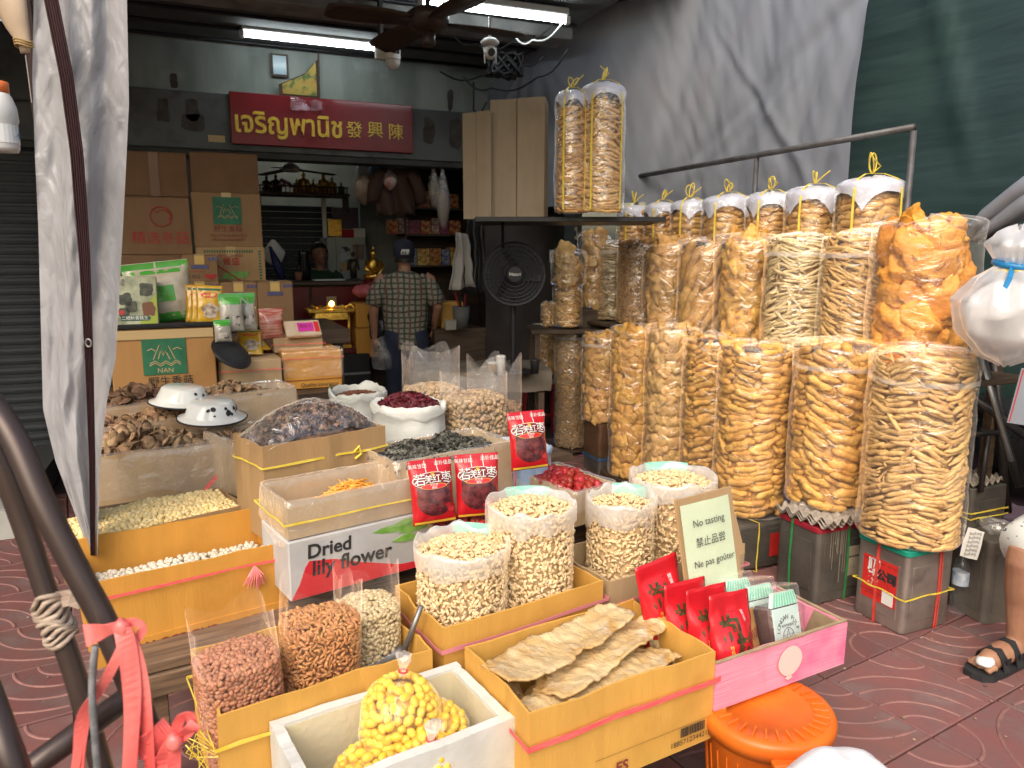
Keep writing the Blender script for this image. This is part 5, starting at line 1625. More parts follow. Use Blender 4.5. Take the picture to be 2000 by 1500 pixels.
def egg_tray(label, x, y, z, w, d, rz, group='grey egg trays'):
    def f(u, v):
        a, b = u * 5 * 2 * PI, v * 5 * 2 * PI
        return ((u - .5) * w, (v - .5) * d, (.012 * math.cos(a) * math.cos(b) + .006 * max(0, math.cos(a) + math.cos(b))) * .8 + .012)
    o = tag(mk('egg_tray', grid(49, 49, f), PULP, loc=(x, y, z), rot=(0, 0, rz), smooth=True), label, 'egg tray', group)
    o.modifiers.new('t', 'SOLIDIFY').thickness = .003
for k, nm in enumerate(('lowest', 'middle', 'topmost')):
    egg_tray(nm + ' grey egg tray between the red lid and the rind bag', 2.61, 2.46, .362 + k * .011, .30, .29, R(6 + k * 3))
t3 = oil_tin('dark tin lying on its side with a teal lid turned to the street', 2.38, 2.86, .125, .24, .24, .34, TIND, TEALP, rot=(0, PI / 2, 0))
t3.location = (2.33, 2.86, .125)
t3.rotation_euler = (0, -PI / 2, 0); t3.location.x = 2.68
band(t3, .20, YELTIE, .008, .008, off=.006)
lettering(t3, 'PALM', (.02, 0.0, .3665), .05, mat('teal_dark', (.01, .12, .08), rough=.4), (0, 0, PI / 2), bold=.001)
mk('red_sticker', box(-.06, .06, -.1265, -.1252, .05, .12), mat('red_label_paper', (.62, .03, .025)), t3)
t4 = oil_tin('plain brown tin under the short bag of puffed rind', 2.70, 4.60, .13, .25, .24, .24, mat('brown_tin', (.16, .085, .05), (.11, .06, .035), rough=.45, ns=5, metal=.3))
t5 = oil_tin('black tin with blue band under the plain brown tin', 2.70, 4.60, 0, .25, .24, .128, TIND)
band(t5, .11, mat('blue_tape', (.03, .13, .38), rough=.4), .012, .003, off=.004)
q = P(1887, 955, 3.25)
t6 = oil_tin('black tin with double yellow twine stacked behind the street end rind bag', q.x, q.y, .31, .24, .23, .24, TIND)
band(t6, .13, YELTIE, .008, .006, off=.005); band(t6, .105, YELTIE, .007, .006, off=.005)
egg_tray('small grey egg tray on the black tin with yellow twine', q.x, q.y, .553, .22, .22, .1, None)
t7 = oil_tin('tin with dark teal lid under the black tin with yellow twine', q.x, q.y, 0, .24, .23, .296, TIND, TEALP)
vstrap(t7, 'y', -.05, RTAPE, .012, .30)
t8 = oil_tin('old rust grey tin beside the sandalled foot', 3.14, 2.02, 0, .25, .25, .37, mat('rusty_grey_tin', (.17, .15, .12), (.11, .09, .075), rough=.6, ns=6, metal=.3, bump=.3, bs=40), rot=(0, 0, R(-12)))
# low supports under the middle bags of the lower row
for i, (y, z1) in enumerate(((3.41, .175), (3.84, .135), (4.25, .066), (5.15, .046))):
    pb = thing('low_pallet', ('low plank block under the fourth rind bag from the street', 'low plank block under the fifth rind bag from the street', 'low plank block under the sixth rind bag from the street', 'low plank block under the bag of greyish crumbs')[i], 'pallet', (2.70, y, 0))
    for k in range(3):
        mk('plank', box(-.16, .16, -.15 + k * .103, -.15 + k * .103 + .095, z1 - .022, z1, .002), DARKWOOD, pb)
    for s in (-1, 1): mk('bearer', box(s * .12 - .02, s * .12 + .02, -.15, .15, 0, z1 - .0225), DARKWOOD, pb)
# red stool with egg trays
q = Vector((2.70, 5.64, 0))
so_ = thing('red_stool', 'small red plastic stool under the short bag of golden crumbs', 'stool', q)
REDST = mat('red_stool_plastic', (.35, .02, .02), rough=.4)
mk('seat', box(-.14, .14, -.14, .14, .46, .49, .008), REDST, so_)
for sx in (-1, 1):
    for sy in (-1, 1):
        mk('leg', tube([(sx * .12, sy * .12, .46), (sx * .15, sy * .15, 0)], [.018, .015], 8), REDST, so_)
mk('cross_bar', box(-.13, .13, -.135, -.12, .22, .24), REDST, so_)
for k in range(4):
    egg_tray(('lowest', 'second', 'third', 'topmost')[k] + ' egg tray on the red stool', 2.70, 5.64, .492 + k * .011, .31, .30, R(4 * k), 'egg trays on the red stool')

# ---- orange pail
OP = mat('orange_plastic', (.78, .18, .018), (.66, .13, .014), rough=.36, ns=7, bump=.12, bs=30, spec=.45)
pc = P(1497, 1375, 1.80)
pl = thing('orange_pail', 'bright orange lidded plastic pail under the pink box', 'pail', (pc.x, pc.y, 0))
zl = .372
mk('body', lathe([(0, 0), (.125, 0), (.130, .006), (.158, zl - .03), (.160, zl - .028)], 40), OP, pl, smooth=True)
for k in range(30):
    a = 2 * PI * k / 30
    mk('rib', tube([(math.cos(a) * .1325, math.sin(a) * .1325, .02), (math.cos(a) * .1545, math.sin(a) * .1545, zl - .09)], .0022, 5), OP, pl)
mk('lid', lathe([(.160, zl - .055), (.168, zl - .055), (.175, zl - .028), (.176, zl - .012), (.170, zl - .002), (.160, zl), (.112, zl - .002), (.106, zl - .010), (0, zl - .012)], 48), OP, pl, smooth=True)
for k in range(30):
    a = 2 * PI * k / 30
    mk('lid_rib', xf(box(.116, .155, -.0025, .0025, -.004, .011, .001), Matrix.Translation((0, 0, zl - .003)) @ Matrix.Rotation(a, 4, 'Z')), OP, pl)
fa = math.atan2(-pc.y, -pc.x)
for a in (fa + .42, fa + 3.5):
    hd = mk('handle', xf(merge(box(.166, .196, -.055, .055, -.03, -.012, .004), box(.180, .190, -.03, .03, -.05, -.031, .003)), Matrix.Translation((0, 0, zl - .02)) @ Matrix.Rotation(a, 4, 'Z')), OP, pl)
def stick(u, v):
    a = fa - .18 + u * .30; z = .215 + v * .062; q = .1325 + (z - .02) / (zl - .11) * .022 + .004
    return (math.cos(a) * q, math.sin(a) * q, z)
stk = mk('paper_sticker', grid(6, 3, stick), mat('sticker_paper', (.66, .62, .54), (.56, .53, .46), rough=.7, ns=30), pl)
for k in range(5):
    mk('written_line', grid(5, 2, lambda u, v, k=k: tuple(Vector(stick(.12 + u * (.75 - .1 * (k % 3)), .18 + k * .16 + v * .03)) * 1.0 + Vector((math.cos(fa), math.sin(fa), 0)) * .0006)), BLACKINK, stk)

# ---- pink box
PINK = mat('scuffed_pink_board', (.80, .25, .38), (.84, .36, .47), rough=.55, ns=6, lo=.3, hi=.7, st=(1, 1, 40), bump=.35, bs=6, c3=(.76, .13, .30), n3=5)
pk = carton('pink_box', 'open pink fruit box of goji and longan packs on the orange pail', 'box', G(1400, 1300, .51), G(1655, 1215, .51), .27, .13, PINK, th=.010)
wk = pk['w'] / 2
RIM = mat('bare_board_edge', (.40, .30, .18), (.30, .22, .13), rough=.8, ns=20)
mk('bare_rim', merge(box(-wk, wk, -.135, -.125, .1335, .1365), box(-wk, -wk + .01, -.1245, .1245, .132, .135), box(wk - .01, wk, -.1245, .1245, .132, .135)), RIM, pk)
mk('board_lining', merge(box(-wk + .0105, wk - .0105, .123, .1245, .01, .125), box(wk - .0125, wk - .0105, -.12, .12, .01, .125), box(-wk + .0105, -wk + .0125, -.12, .12, .01, .125)), RIM, pk)
PALE = mat('pale_peach_print', (.80, .60, .55), rough=.6)
mk('printed_peach', prism([(.02 + math.cos(a) * .042 * (1 + .08 * math.cos(2 * a)), .072 + math.sin(a) * .044) for a in np.linspace(0, 2 * PI, 28, endpoint=False)], -.1385, -.1372), PALE, pk)
mk('printed_leaf', prism([(.005, .022), (.016, .016), (.032, .022), (.022, .031), (.012, .03)], -.1385, -.1372), PALE, pk)
lettering(pk, 'o', (-wk - .0025, -.03, .04), .04, WHITEINK, LR); mk('small_sticker', box(-wk - .0016, -wk - .0004, -.10, -.06, .075, .105), WHITEINK, pk)
Wp = world(pk)
zpk = pk.location.z
GOJI = mat('matte_red_pouch', (.60, .015, .025), (.52, .012, .02), rough=.28, ns=4, bump=.7, bs=9, coat=.3, bdist=.01)
INKG = mat('dark_brush_ink', (.03, .022, .012), (.10, .08, .03), rough=.35, ns=40)
SAND = mat('sand_pattern_print', (.62, .50, .28), (.45, .34, .15), rough=.5, ns=60)
rzp = pk.rotation_euler.z
for i, (x, y, dz, ty, tx, lb) in enumerate(((-.125, -.075, .0, 6, -13, 'front red goji pouch with brush characters in the pink box'), (-.155, -.025, .004, 4, -13, 'second red goji pouch from the front'), (-.185, .03, .006, 3, -12, 'third red goji pouch from the front'), (-.205, .11, .055, -6, -8, 'rearmost red goji pouch standing highest by the card'))):
    p = Wp @ Vector((x, y, 0)); 
    t, patch, text = pouch('goji_pouch', lb, 'packet', (p.x, p.y, zpk + .014 + dz), (R(tx), R(ty), rzp + R(4)), .158, .245, .095, GOJI, 'red goji pouches', stand=True, seal=.2, wob=.010)
    text('枸', -.13, .60, .072, INKG, bold=.0022); text('杞', .10, .40, .072, INKG, bold=.0022)
    patch('white_seal', .17, .29, .66, .80, mat('red_print', (.62, .03, .04)), .0012); text('精\n選', .23, .73, .014, WHITEINK)
    text('特\n级\n宁\n夏', -.22, .36, .011, GOLDP)
    def wave(u, v): return u
    for k in range(8):
        u0 = -.48 + k * .12; hh = .10 + .09 * abs(math.sin(k * .9 + .4)) + .02 * k
        patch('sand_hill', u0, min(.49, u0 + .12), .02, min(.32, hh), SAND, .0010, 4)
    patch('round_mark', .22, .40, .10, .21, WHITEINK, .002, shape=OVAL); text('100', .31, .155, .010, REDINK, .0028)
    patch('green_leaf_mark', -.30, -.12, .03, .07, GREENINK, .0022, shape=OVAL)
    text('◞ ▪ ▪ ▪ ▪ ▪ ▪', 0, .79, .006, MAROON)
BRP = mat('brown_kraft_pouch', (.44, .23, .08), (.36, .18, .06), rough=.4, ns=8, coat=.3)
for i, (x, y) in enumerate(((-.035, -.055), (-.06, .0), (-.085, .06))):
    p = Wp @ Vector((x, y, 0))
    t, patch, text = pouch('brown_pouch', ('front', 'middle', 'rear')[i] + ' brown pouch between the goji and longan packs', 'packet', (p.x, p.y, zpk + .013), (R(-12), R(4), rzp + R(20)), .10, .168, .05, BRP, 'brown pouches', stand=True)
    text('桂圆', .1, .62, .028, BROWNINK); text('精品', .1, .35, .024, BROWNINK)
LNG = mat('longan_sleeve', (.55, .68, .64), (.50, .63, .60), rough=.3, ns=5, coat=.5)
LNB = mat('dark_longan_block', (.05, .028, .03), (.09, .05, .05), rough=.2, ns=30, coat=.6)
MINT = mat('mint_stripe', (.18, .55, .36), rough=.4)
for i, (x, y, w) in enumerate(((.075, -.07, 'front'), (.05, -.005, 'second'), (.02, .055, 'third'), (-.005, .11, 'rearmost'))):
    p = Wp @ Vector((x, y, 0))
    t = thing('longan_pack', w + ' pack of longan pulp with mint striped header in the pink box', 'packet', (p.x, p.y, zpk + .012), (R(-17), R(6), rzp + R(6)), 'longan pulp packs')
    mk('fruit_block', box(-.05, .05, -.018, .03, 0, .13, .006), LNB, t)
    sl = mk('paper_sleeve', merge(box(-.046, .046, -.0215, -.0192, .004, .125, .0008), prism([(-.046, .128), (.046, .128), (.036, .158), (-.036, .158)], -.0215, -.012)), LNG, t)
    for k in range(9):
        x0 = -.042 + k * .0098
        mk('header_stripe', prism([(x0, .129), (x0 + .005, .129), (x0 * .82 + .0042, .1565), (x0 * .82, .1565)], -.0225, -.0217), MINT, sl)
    if i == 0:
        for j, ch in enumerate('LONGAN PULP'):
            a = PI * (.93 - .86 * j / 10)
            lettering(sl, ch, (math.cos(a) * .034, -.0224, .068 + math.sin(a) * .036), .0145, BLACKINK, (PI / 2, a - PI / 2 if False else -(a - PI / 2), 0))
        mk('star_ring', tube([(math.cos(a) * .019, -.0222, .062 + math.sin(a) * .019) for a in np.linspace(0, 2 * PI, 28, endpoint=False)], .0006, 4, closed=True), BLACKINK, sl)
        sp_ = [(math.cos(PI / 2 + k * 4 * PI / 5) * .017, -.0222, .062 + math.sin(PI / 2 + k * 4 * PI / 5) * .017) for k in range(5)]
        mk('star', tube(sp_, .0006, 4, closed=True), BLACKINK, sl)
        lettering(sl, '纯天然龙眼肉', (0, -.0224, .086), .007, BLACKINK)
    mk('clear_wrap', bump_vf(box(-.053, .053, -.026, .034, -.002, .17, .004), .003, 40, i), CLEAR, t, smooth=True)
    t.scale = (1.3, 1.3, 1.3)

# ---- No tasting card
bq = P(1392, 1118, 2.06)
cd = thing('notice_card', 'pale green No tasting notice on a cardboard backing behind the goji packs', 'notice', (bq.x, bq.y, bq.z), (R(-12), R(-1), R(8)))
mk('cardboard_backing', bump_vf(box(-.112, .118, 0, .006, -.06, .235, .002), .002, 12), BROWN, cd)
pgm = mat('pale_green_paper', (.60, .68, .48), (.56, .64, .44), rough=.55, ns=6, bump=.15, bs=14, coat=.2)
pp = mk('notice_paper', bump_vf(grid(8, 8, lambda u, v: (-.098 + u * .195, -.003 - .003 * math.sin(u * 3), -.06 + v * .275)), .0012, 20), pgm, cd, smooth=True)
for s, x, z, sz in (('No tasting', 0, .155, .030), ('禁止品尝', 0, .098, .030), ('Ne pas goûter', 0.005, .038, .028)):
    lettering(pp, s, (x, -.0105, z), sz, BLACKINK)
mk('plastic_sleeve', bump_vf(grid(10, 10, lambda u, v: (-.108 + u * .222, -.012, -.06 + v * .305)), .003, 14), CLEAR, cd, smooth=True)
mk('side_scrap', xf(bump_vf(box(.119, .145, .0, .004, .0, .13, .001), .003, 20), Matrix.Rotation(R(-10), 4, 'Y')), BROWN, cd)

# ================================================================ cartons at the back, shop interior, people
def face_carton(label, px0, px1, py0, py1, Yf, d, m, group=None, tape=True, name='stacked_carton', **kw):
    """shut carton whose front lies on the plane Yf, seen between the given edges"""
    a, b = YP(px0, (py0 + py1) / 2, Yf), YP(px1, (py0 + py1) / 2, Yf)
    z1, z0 = YP((px0 + px1) / 2, py0, Yf).z, YP((px0 + px1) / 2, py1, Yf).z
    return closed_carton(name, label, 'carton', (a.x, Yf, z0), 0, b.x - a.x, d, z1 - z0, m, group, tape, **kw)
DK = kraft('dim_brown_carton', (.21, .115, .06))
BR2 = kraft('orange_brown_carton', (.40, .215, .08))
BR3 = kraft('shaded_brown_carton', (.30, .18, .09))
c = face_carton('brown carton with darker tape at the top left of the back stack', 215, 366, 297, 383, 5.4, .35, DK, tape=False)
mk('tape', box(-.0, .055, -.1785, -.1775, 0.0, c['h']), mat('brown_tape', (.20, .105, .06), rough=.3), c)
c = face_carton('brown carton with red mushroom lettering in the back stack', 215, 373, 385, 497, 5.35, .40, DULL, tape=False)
fy = -c['d'] / 2 - .0045
lettering(c, '精选冬菇', (.05, fy, .10), .085, REDINK, sx=1.0)
mk('round_stamp', xf(merge(tube([(math.cos(a) * .062, 0, math.sin(a) * .062) for a in np.linspace(0, 2 * PI, 28, endpoint=False)], .003, 5, closed=True), tube([(math.cos(a) * .045 + .01, 0, math.sin(a) * .04) for a in np.linspace(-.6, 2.6, 16)], .003, 5)), Matrix.Translation((.06, fy - .001, .24))), REDINK, c)
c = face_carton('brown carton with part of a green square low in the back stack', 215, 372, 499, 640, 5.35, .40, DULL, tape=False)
mk('green_square', box(.04, .17, -c['d'] / 2 - .005, -c['d'] / 2 - .0042, c['h'] - .18, c['h'] - .03), GREENINK, c)
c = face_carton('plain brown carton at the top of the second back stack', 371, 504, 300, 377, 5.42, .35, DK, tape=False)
c = face_carton('brown carton with green mountain square on the second back stack', 376, 511, 378, 482, 5.38, .40, BR3)
def mountain(t, cx, cz, s, fy, word=None):
    mk('green_square', box(cx - s * .5, cx + s * .5, fy - .0006, fy, cz - s * .5, cz + s * .5), GREENINK, t)
    L = mat('tan_line_print', (.50, .36, .20), rough=.6)
    for pts in ([(-.26, -.12), (-.1, .25), (0, .02), (.1, .22), (.24, -.12)], [(-.14, -.10), (-.08, .10), (-.02, -.02)], [(.05, .05), (.12, -.12)], [(-.38, .12), (-.28, .16), (-.2, .1)], [(.2, .12), (.3, .17), (.4, .12)],
                [(-.35, -.22), (-.22, -.15), (-.1, -.24), (.02, -.16), (.14, -.24), (.26, -.15), (.36, -.22)], [(-.35, -.27), (-.22, -.20), (-.1, -.29), (.02, -.21), (.14, -.29), (.26, -.20), (.36, -.27)]):
        mk('mountain_line', tube([(cx + x * s, fy - .001, cz + z * s) for x, z in pts], s * .012, 4), L, t)
    if word: lettering(t, word, (cx, fy - .0014, cz - s * .40), s * .17, L)
mountain(c, -.0, .235, .175, -.2045)
lettering(c, '野生香菇', (0, -.205, .115), .045, BROWNINK); lettering(c, 'WILD MUSHROOMS\nเห็ดหอมป่าธรรมชาติ', (0, -.205, .06), .026, BROWNINK)
c = face_carton('tan carton with green zigzag border and red characters in the second stack', 384, 518, 483, 552, 5.34, .40, BROWN)
fy = -c['d'] / 2 - .0046
for k in range(20): mk('border_mark', box(-c['w'] / 2 + .05 + k * .0155, -c['w'] / 2 + .058 + k * .0155, fy - .0005, fy, c['h'] - .035, c['h'] - .018), GREENINK, c)
for k in range(10): mk('border_mark', box(c['w'] / 2 - .04, c['w'] / 2 - .025, fy - .0005, fy, .02 + k * .02, .032 + k * .02), GREENINK, c)
lettering(c, 'FENG SHENG', (.0, fy - .001, c['h'] - .055), .026, BROWNINK)
lettering(c, '豐盛', (.0, fy - .001, c['h'] - .095), .055, REDINK)
for k in range(3):
    mk('green_leaf', prism([(-.07 + k * .045 + x * .09, .02 + z * .06) for x, z in ((0, 0), (.25, .7), (.6, .95), (1, .8), (.8, .3), (.45, .1))], fy - .0006 - k * .0002, fy), mat('leaf_print', (.14, .33, .05)), c)
mk('red_chopstick', box(-.012, .012, fy - .0014, fy - .0008, 0, .0), REDINK, c) if False else None
mk('red_slash', prism([(-.10, .115), (-.092, .12), (.06, .012), (.05, .008)], fy - .0016, fy - .0010), REDINK, c)
g = 'small tan cartons with blue box print'
for lb, px0, px1, py0, py1, yf in (('small tan carton printed 10x1 KG on top of the small carton row', 355, 425, 498, 550, 5.10), ('small tan carton under the one printed 10x1 KG', 352, 432, 551, 640, 5.08), ('small tan carton in the middle of the small carton row', 432, 503, 552, 640, 5.06), ('small tan carton at the shop side of the small carton row', 504, 573, 551, 640, 5.06)):
    c = face_carton(lb, px0, px1, py0, py1, yf, .3, BR3, g, name='small_carton')
    h, w = c['h'], c['w']; fy = -c['d'] / 2 - .0046
    BLI = mat('blue_grey_ink', (.10, .10, .22), rough=.6)
    mk('blue_frame', merge(box(-.05, .05, fy - .0006, fy, h - .085, h - .062), ), BLI, c)
    for k in range(3): mk('blue_icon', box(.05 + k * .022, .066 + k * .022, fy - .0006, fy, h - .035, h - .015), BLI, c)
    mk('gold_tape', box(-.028, .028, fy - .0007, fy - .0001, h - .055, h - .006), mat('shiny_gold_tape', (.70, .48, .16), rough=.2, coat=.6), c)
    if '10x1 KG on' in lb: lettering(c, '10x1 KG', (-.06, fy - .001, .03), .032, BLACKINK); mk('red_bowl', prism([(.06 + math.cos(a) * .035, .045 + math.sin(a) * .03) for a in np.linspace(PI, 2 * PI, 12)], fy - .0006, fy), REDINK, c)
    mk('thin_rule', box(-w / 2 + .02, .02, fy - .0006, fy, .062, .065), REDINK, c)
# dark bench the back stacks stand on
bb = thing('back_bench', 'dark bench hidden under the stacks of brown cartons', 'bench', (.2, 5.55, 0))
zbk = YP(300, 640, 5.35).z
mk('top', box(-.75, .75, -.5, .5, zbk - .12, zbk - .03), DARKWOOD, bb)
for x in (-.7, .65):
    for y in (-.45, .4): mk('leg', box(x, x + .06, y, y + .06, 0, zbk - .121), DARKWOOD, bb)

# ---- big carton with green square in front of the stacks, with packs on it
q0 = P(222, 765, 3.42); q1 = P(425, 748, 3.62)
hc = closed_carton('big_carton', 'big brown carton with green mountain square behind the dark mushrooms', 'carton', (q0.x, q0.y, .90), math.atan2(q1.y - q0.y, q1.x - q0.x), (q1 - q0).xy.length, .30, .305, BR2, tape=False)
mountain(hc, .0, .185, .19, -.155, 'NAN'); lettering(hc, '野生香菇', (.02, -.157, .055), .05, BLACKINK)
mk('wide_tape', box(-hc['w'] / 2 + .005, hc['w'] / 2 - .005, -.1565, -.1545, .262, .305), YELLOWTAPE, hc)
hb = thing('support_crate', 'dark crate hidden under the big brown carton', 'crate', (hc.location.x, hc.location.y, 0), hc.rotation_euler)
mk('top_board', box(-.28, .28, -.14, .14, .85, .898), DARKWOOD, hb)
for sx in (-1, 1): mk('end_board', box(sx * .26 - .012, sx * .26 + .012, -.14, .14, 0, .849), DARKWOOD, hb)
Wh = world(hc)
tr = thing('black_tray', 'flat black tray of packs lying on the big brown carton', 'tray', Wh @ Vector((0, 0, .313)), hc.rotation_euler)
mk('tray_base', box(-.27, .27, -.16, .16, 0, .008, .002), BLACK, tr)
for s in (-1, 1): mk('tray_edge', box(-.27, .27, s * .158 - .004, s * .158 + .004, .0085, .022), BLACK, tr)
zt_ = hc.location.z + .323
PHOTO = mat('olive_picture_print', (.16, .18, .11), (.42, .44, .30), rough=.3, ns=14, lo=.35, hi=.6, coat=.4)
def on_tray(x, y): return Wh @ Vector((x, y, 0))
for i, (x, lb) in enumerate(((-.11, 'green printed mushroom gift box with dark fungus pictures facing the street'), (-.30, 'green printed mushroom gift box half hidden by the curtain'))):
    p = on_tray(x, -.08)
    t = thing('gift_box', lb, 'box', (p.x, p.y, zt_), (R(-8), 0, hc.rotation_euler.z - R(6)), 'mushroom gift boxes')
    mk('body', box(-.10, .10, -.03, .03, 0, .23, .003), PHOTO, t)
    mk('spine', box(-.1012, -.1002, -.028, .028, .002, .228), mat('red_print', (.62, .03, .04)) if i else PHOTO, t)
    mk('green_lower_print', prism([(.02, .004), (.098, .004), (.098, .15), (.06, .10)], -.0312, -.0302), mat('bright_olive_print', (.30, .36, .05), rough=.35), t)
    for cx, cz, s in ((.055, .165, .030), (-.035, .12, .028), (-.01, .085, .025), (-.045, .06, .022)):
        mk('fungus_picture', prism(blot(cx, cz, s * 2, s * 2, cx * 90), -.0318, -.0310), mat('dark_fungus_print', (.035, .04, .03), (.08, .085, .06), rough=.4, ns=40), t)
    mk('brown_fungus_picture', prism(blot(.06, .075, .055, .07, 4), -.0318, -.0310), mat('brown_fungus_print', (.15, .06, .03), rough=.4), t)
    mk('white_banner', prism([(-.06, .02), (.06, .02), (.07, .032), (.06, .044), (-.06, .044)], -.0318, -.0310), mat('green_black_print', (.02, .07, .05), rough=.4), t)
    lettering(t, '二晒秋香菇王', (0, -.0322, .032), .019, WHITEINK)
    lettering(t, '精品\n野生', (-.05, -.0322, .20), .017, BLACKINK)
    mk('round_seal', prism([(-.055 + math.cos(a) * .012, .06 + math.sin(a) * .012) for a in np.linspace(0, 2 * PI, 16, endpoint=False)], -.0324, -.0318), REDINK, t)
GREENB = mat('green_bag_print', (.06, .30, .04), (.09, .38, .06), rough=.25, ns=4, coat=.5)
RICEB = mat('cream_noodle_film', (.52, .46, .36), (.42, .37, .28), rough=.3, ns=22, coat=.5, bump=.5, bs=30)
p = on_tray(.02, .03)
t, patch, text = pouch('noodle_bag', 'large clear noodle bag with green ends behind the gift boxes', 'bag', (p.x, p.y, zt_), (R(-4), R(-6), hc.rotation_euler.z), .30, .30, .11, RICEB, None, wob=.012)
patch('green_end', -.5, .5, .80, .99, GREENB); patch('green_end', -.5, .5, .0, .16, GREENB); patch('green_panel', -.12, .22, .34, .60, GREENB)
YEL = mat('yellow_pack_print', (.62, .38, .03), (.56, .30, .02), rough=.25, ns=12, coat=.5)
def yellow_pack(lb, p, rot, s=1.0, full=True):
    t, patch, text = pouch('yellow_pack', lb, 'packet', p, rot, .125 * s, .185 * s, .03, YEL, 'yellow mushroom packets', seal=.06)
    patch('green_band', -.42, .42, .86, .92, GREENINK, .001)
    patch('red_oval', -.33, .33, .66, .82, mat('red_print', (.62, .03, .04)), .0015, shape=OVAL)
    text('豐源', 0, .74, .030 * s, YEL, .0024, bold=.001)
    if full:
        patch('mushroom_picture', -.28, .34, .12, .52, mat('mushroom_photo_print', (.60, .52, .42), (.22, .15, .10), rough=.35, ns=45, lo=.4, hi=.6), .0015, shape=lambda a: (math.cos(a) * (1 + .2 * math.sin(5 * a)), math.sin(a)))
    patch('dark_border', -.49, -.45, .02, .97, mat('dark_gold_print', (.30, .17, .02), rough=.4), .001); patch('dark_border', .45, .49, .02, .97, mat('dark_gold_print', (.30, .17, .02)), .001)
for k, w in enumerate(('front', 'middle', 'rear')):
    p = on_tray(.215 - k * .022, -.09 + k * .035)
    yellow_pack(w + ' yellow mushroom packet of the upright trio on the tray', (p.x, p.y, zt_), (R(-10), R(3), hc.rotation_euler.z - R(4)))
for k, (px, py, D, lb) in enumerate(((455, 648, 3.66, 'green headed clear pouch beside the yellow trio'), (487, 645, 3.75, 'narrow green headed pouch beside the pink noodles'), (437, 668, 3.6, 'small green headed pouch low behind the black lid'))):
    p = P(px, py, D)
    t, patch, text = pouch('clear_pouch', lb, 'packet', p, (R(-8), 0, R(6)), .115 if k == 0 else .08, .19 if k < 2 else .11, .05, mat('clear_pouch_grey', (.30, .29, .25), (.42, .40, .34), rough=.18, ns=20, coat=.8), 'green headed pouches')
    patch('green_header', -.5, .5, .70, .99, GREENB); patch('picture', -.3, .3, .15, .4, mat('ink_swirl', (.5, .46, .42), (.05, .05, .05), rough=.3, ns=30, lo=.45, hi=.55), .001)
# boxes to the right of the big carton
p0 = P(428, 752, 3.66); p1 = P(552, 745, 3.80)
a_ = math.atan2(p1.y - p0.y, p1.x - p0.x)
sb = closed_carton('tray_carton', 'low tan carton with pink string carrying yellow packets', 'carton', (p0.x, p0.y, p0.z - .03), a_, (p1 - p0).xy.length, .22, .145, TAN, tape=False)
band(sb, .095, PINKTIE, .005, .004)
Ws = world(sb)
for k, (x, y, rz, tl) in enumerate(((-.08, -.02, 14, -50), (.02, -.02, -8, -48), (.08, .05, 20, -60), (-.02, .06, -25, -66))):
    p = Ws @ Vector((x, y, .150 + k * .012))
    yellow_pack(('tilted yellow packet at the street side of the low carton', 'tilted yellow packet in the middle of the low carton', 'yellow packet lying at the back of the low carton', 'yellow packet lying crosswise under the others')[k], p, (R(tl), 0, a_ + R(rz)), .95)
bl_ = P(452, 690, 3.62)
lid_ = thing('round_black_cover', 'round black lid leaning against the low carton with pink string', 'lid', bl_, (R(24), R(38), R(-10)))
mk('disc', lathe([(0, .012), (.06, .012), (.095, .004), (.10, 0), (.09, -.002), (0, .004)], 32), BLACK, lid_, smooth=True)
mk('rim', tube([(math.cos(a) * .10, math.sin(a) * .10, 0) for a in np.linspace(0, 2 * PI, 30, endpoint=False)], .004, 6, closed=True), BLACK, lid_, smooth=True)
p0 = P(556, 763, 3.85); p1 = P(669, 752, 3.98)
a_ = math.atan2(p1.y - p0.y, p1.x - p0.x)
qc = closed_carton('wrapped_carton', 'orange carton wrapped in film printed Quality assurance', 'carton', (p0.x, p0.y, p0.z - .0), a_, (p1 - p0).xy.length, .26, .20, ORANGE, tape=False)
lettering(qc, 'Quality assurance', (0.03, -.1345, .022), .028, BLACKINK, shear=.1)
mk('dark_line', box(-qc['w'] / 2, qc['w'] / 2, -.1345, -.1338, .048, .051), BROWNINK, qc)
mk('film_wrap', bump_vf(grid(20, 12, lambda u, v: ((u - .5) * (qc['w'] + .01), -.136 - .004 * math.sin(u * 20) * v if v < .75 else -.136 + (v - .75) * .5, .065 + min(v / .75, 1) * .145)), .006, 25), LINER, qc, smooth=True)
band(qc, .165, PINKTIE, .004, .003, off=.009)
p0 = P(535, 690, 3.95); p1 = P(632, 684, 4.05)
qb = closed_carton('low_carton', 'low tan carton with pink string on top of the wrapped carton', 'carton', (p0.x, p0.y, p0.z), math.atan2(p1.y - p0.y, p1.x - p0.x), (p1 - p0).xy.length, .22, .075, TAN, tape=False)
band(qb, .045, PINKTIE, .004, .003)
sc_b = thing('support_crate', 'dark crate hidden under the wrapped orange carton', 'crate', (qc.location.x - .06, qc.location.y - .03, 0), (0, 0, R(8)))
mk('top_board', box(-.36, .20, -.24, .14, .70, qc.location.z - .002), DARKWOOD, sc_b)
for sx in (-.34, .17): mk('end_board', box(sx, sx + .02, -.22, .14, 0, .699), DARKWOOD, sc_b)
p = P(533, 662, 3.98)
t, patch, text = pouch('noodle_pack', 'clear pack of red striped noodles standing on the low carton', 'packet', p, (R(-6), 0, R(10)), .13, .165, .06, mat('red_noodles_in_film', (.45, .08, .06), (.62, .34, .26), rough=.25, ns=9, lo=.4, hi=.6, st=(1, 1, 9), coat=.7), None)
p = P(595, 658, 3.98)
mb_ = thing('label_pack', 'flat clear pack with bright pink label on the low carton', 'packet', p, (R(-38), 0, R(8)))
mk('pack', box(-.095, .095, -.015, .015, 0, .10, .006), mat('pale_goods_in_film', (.55, .42, .28), (.62, .5, .38), rough=.2, ns=30, coat=.8), mb_)
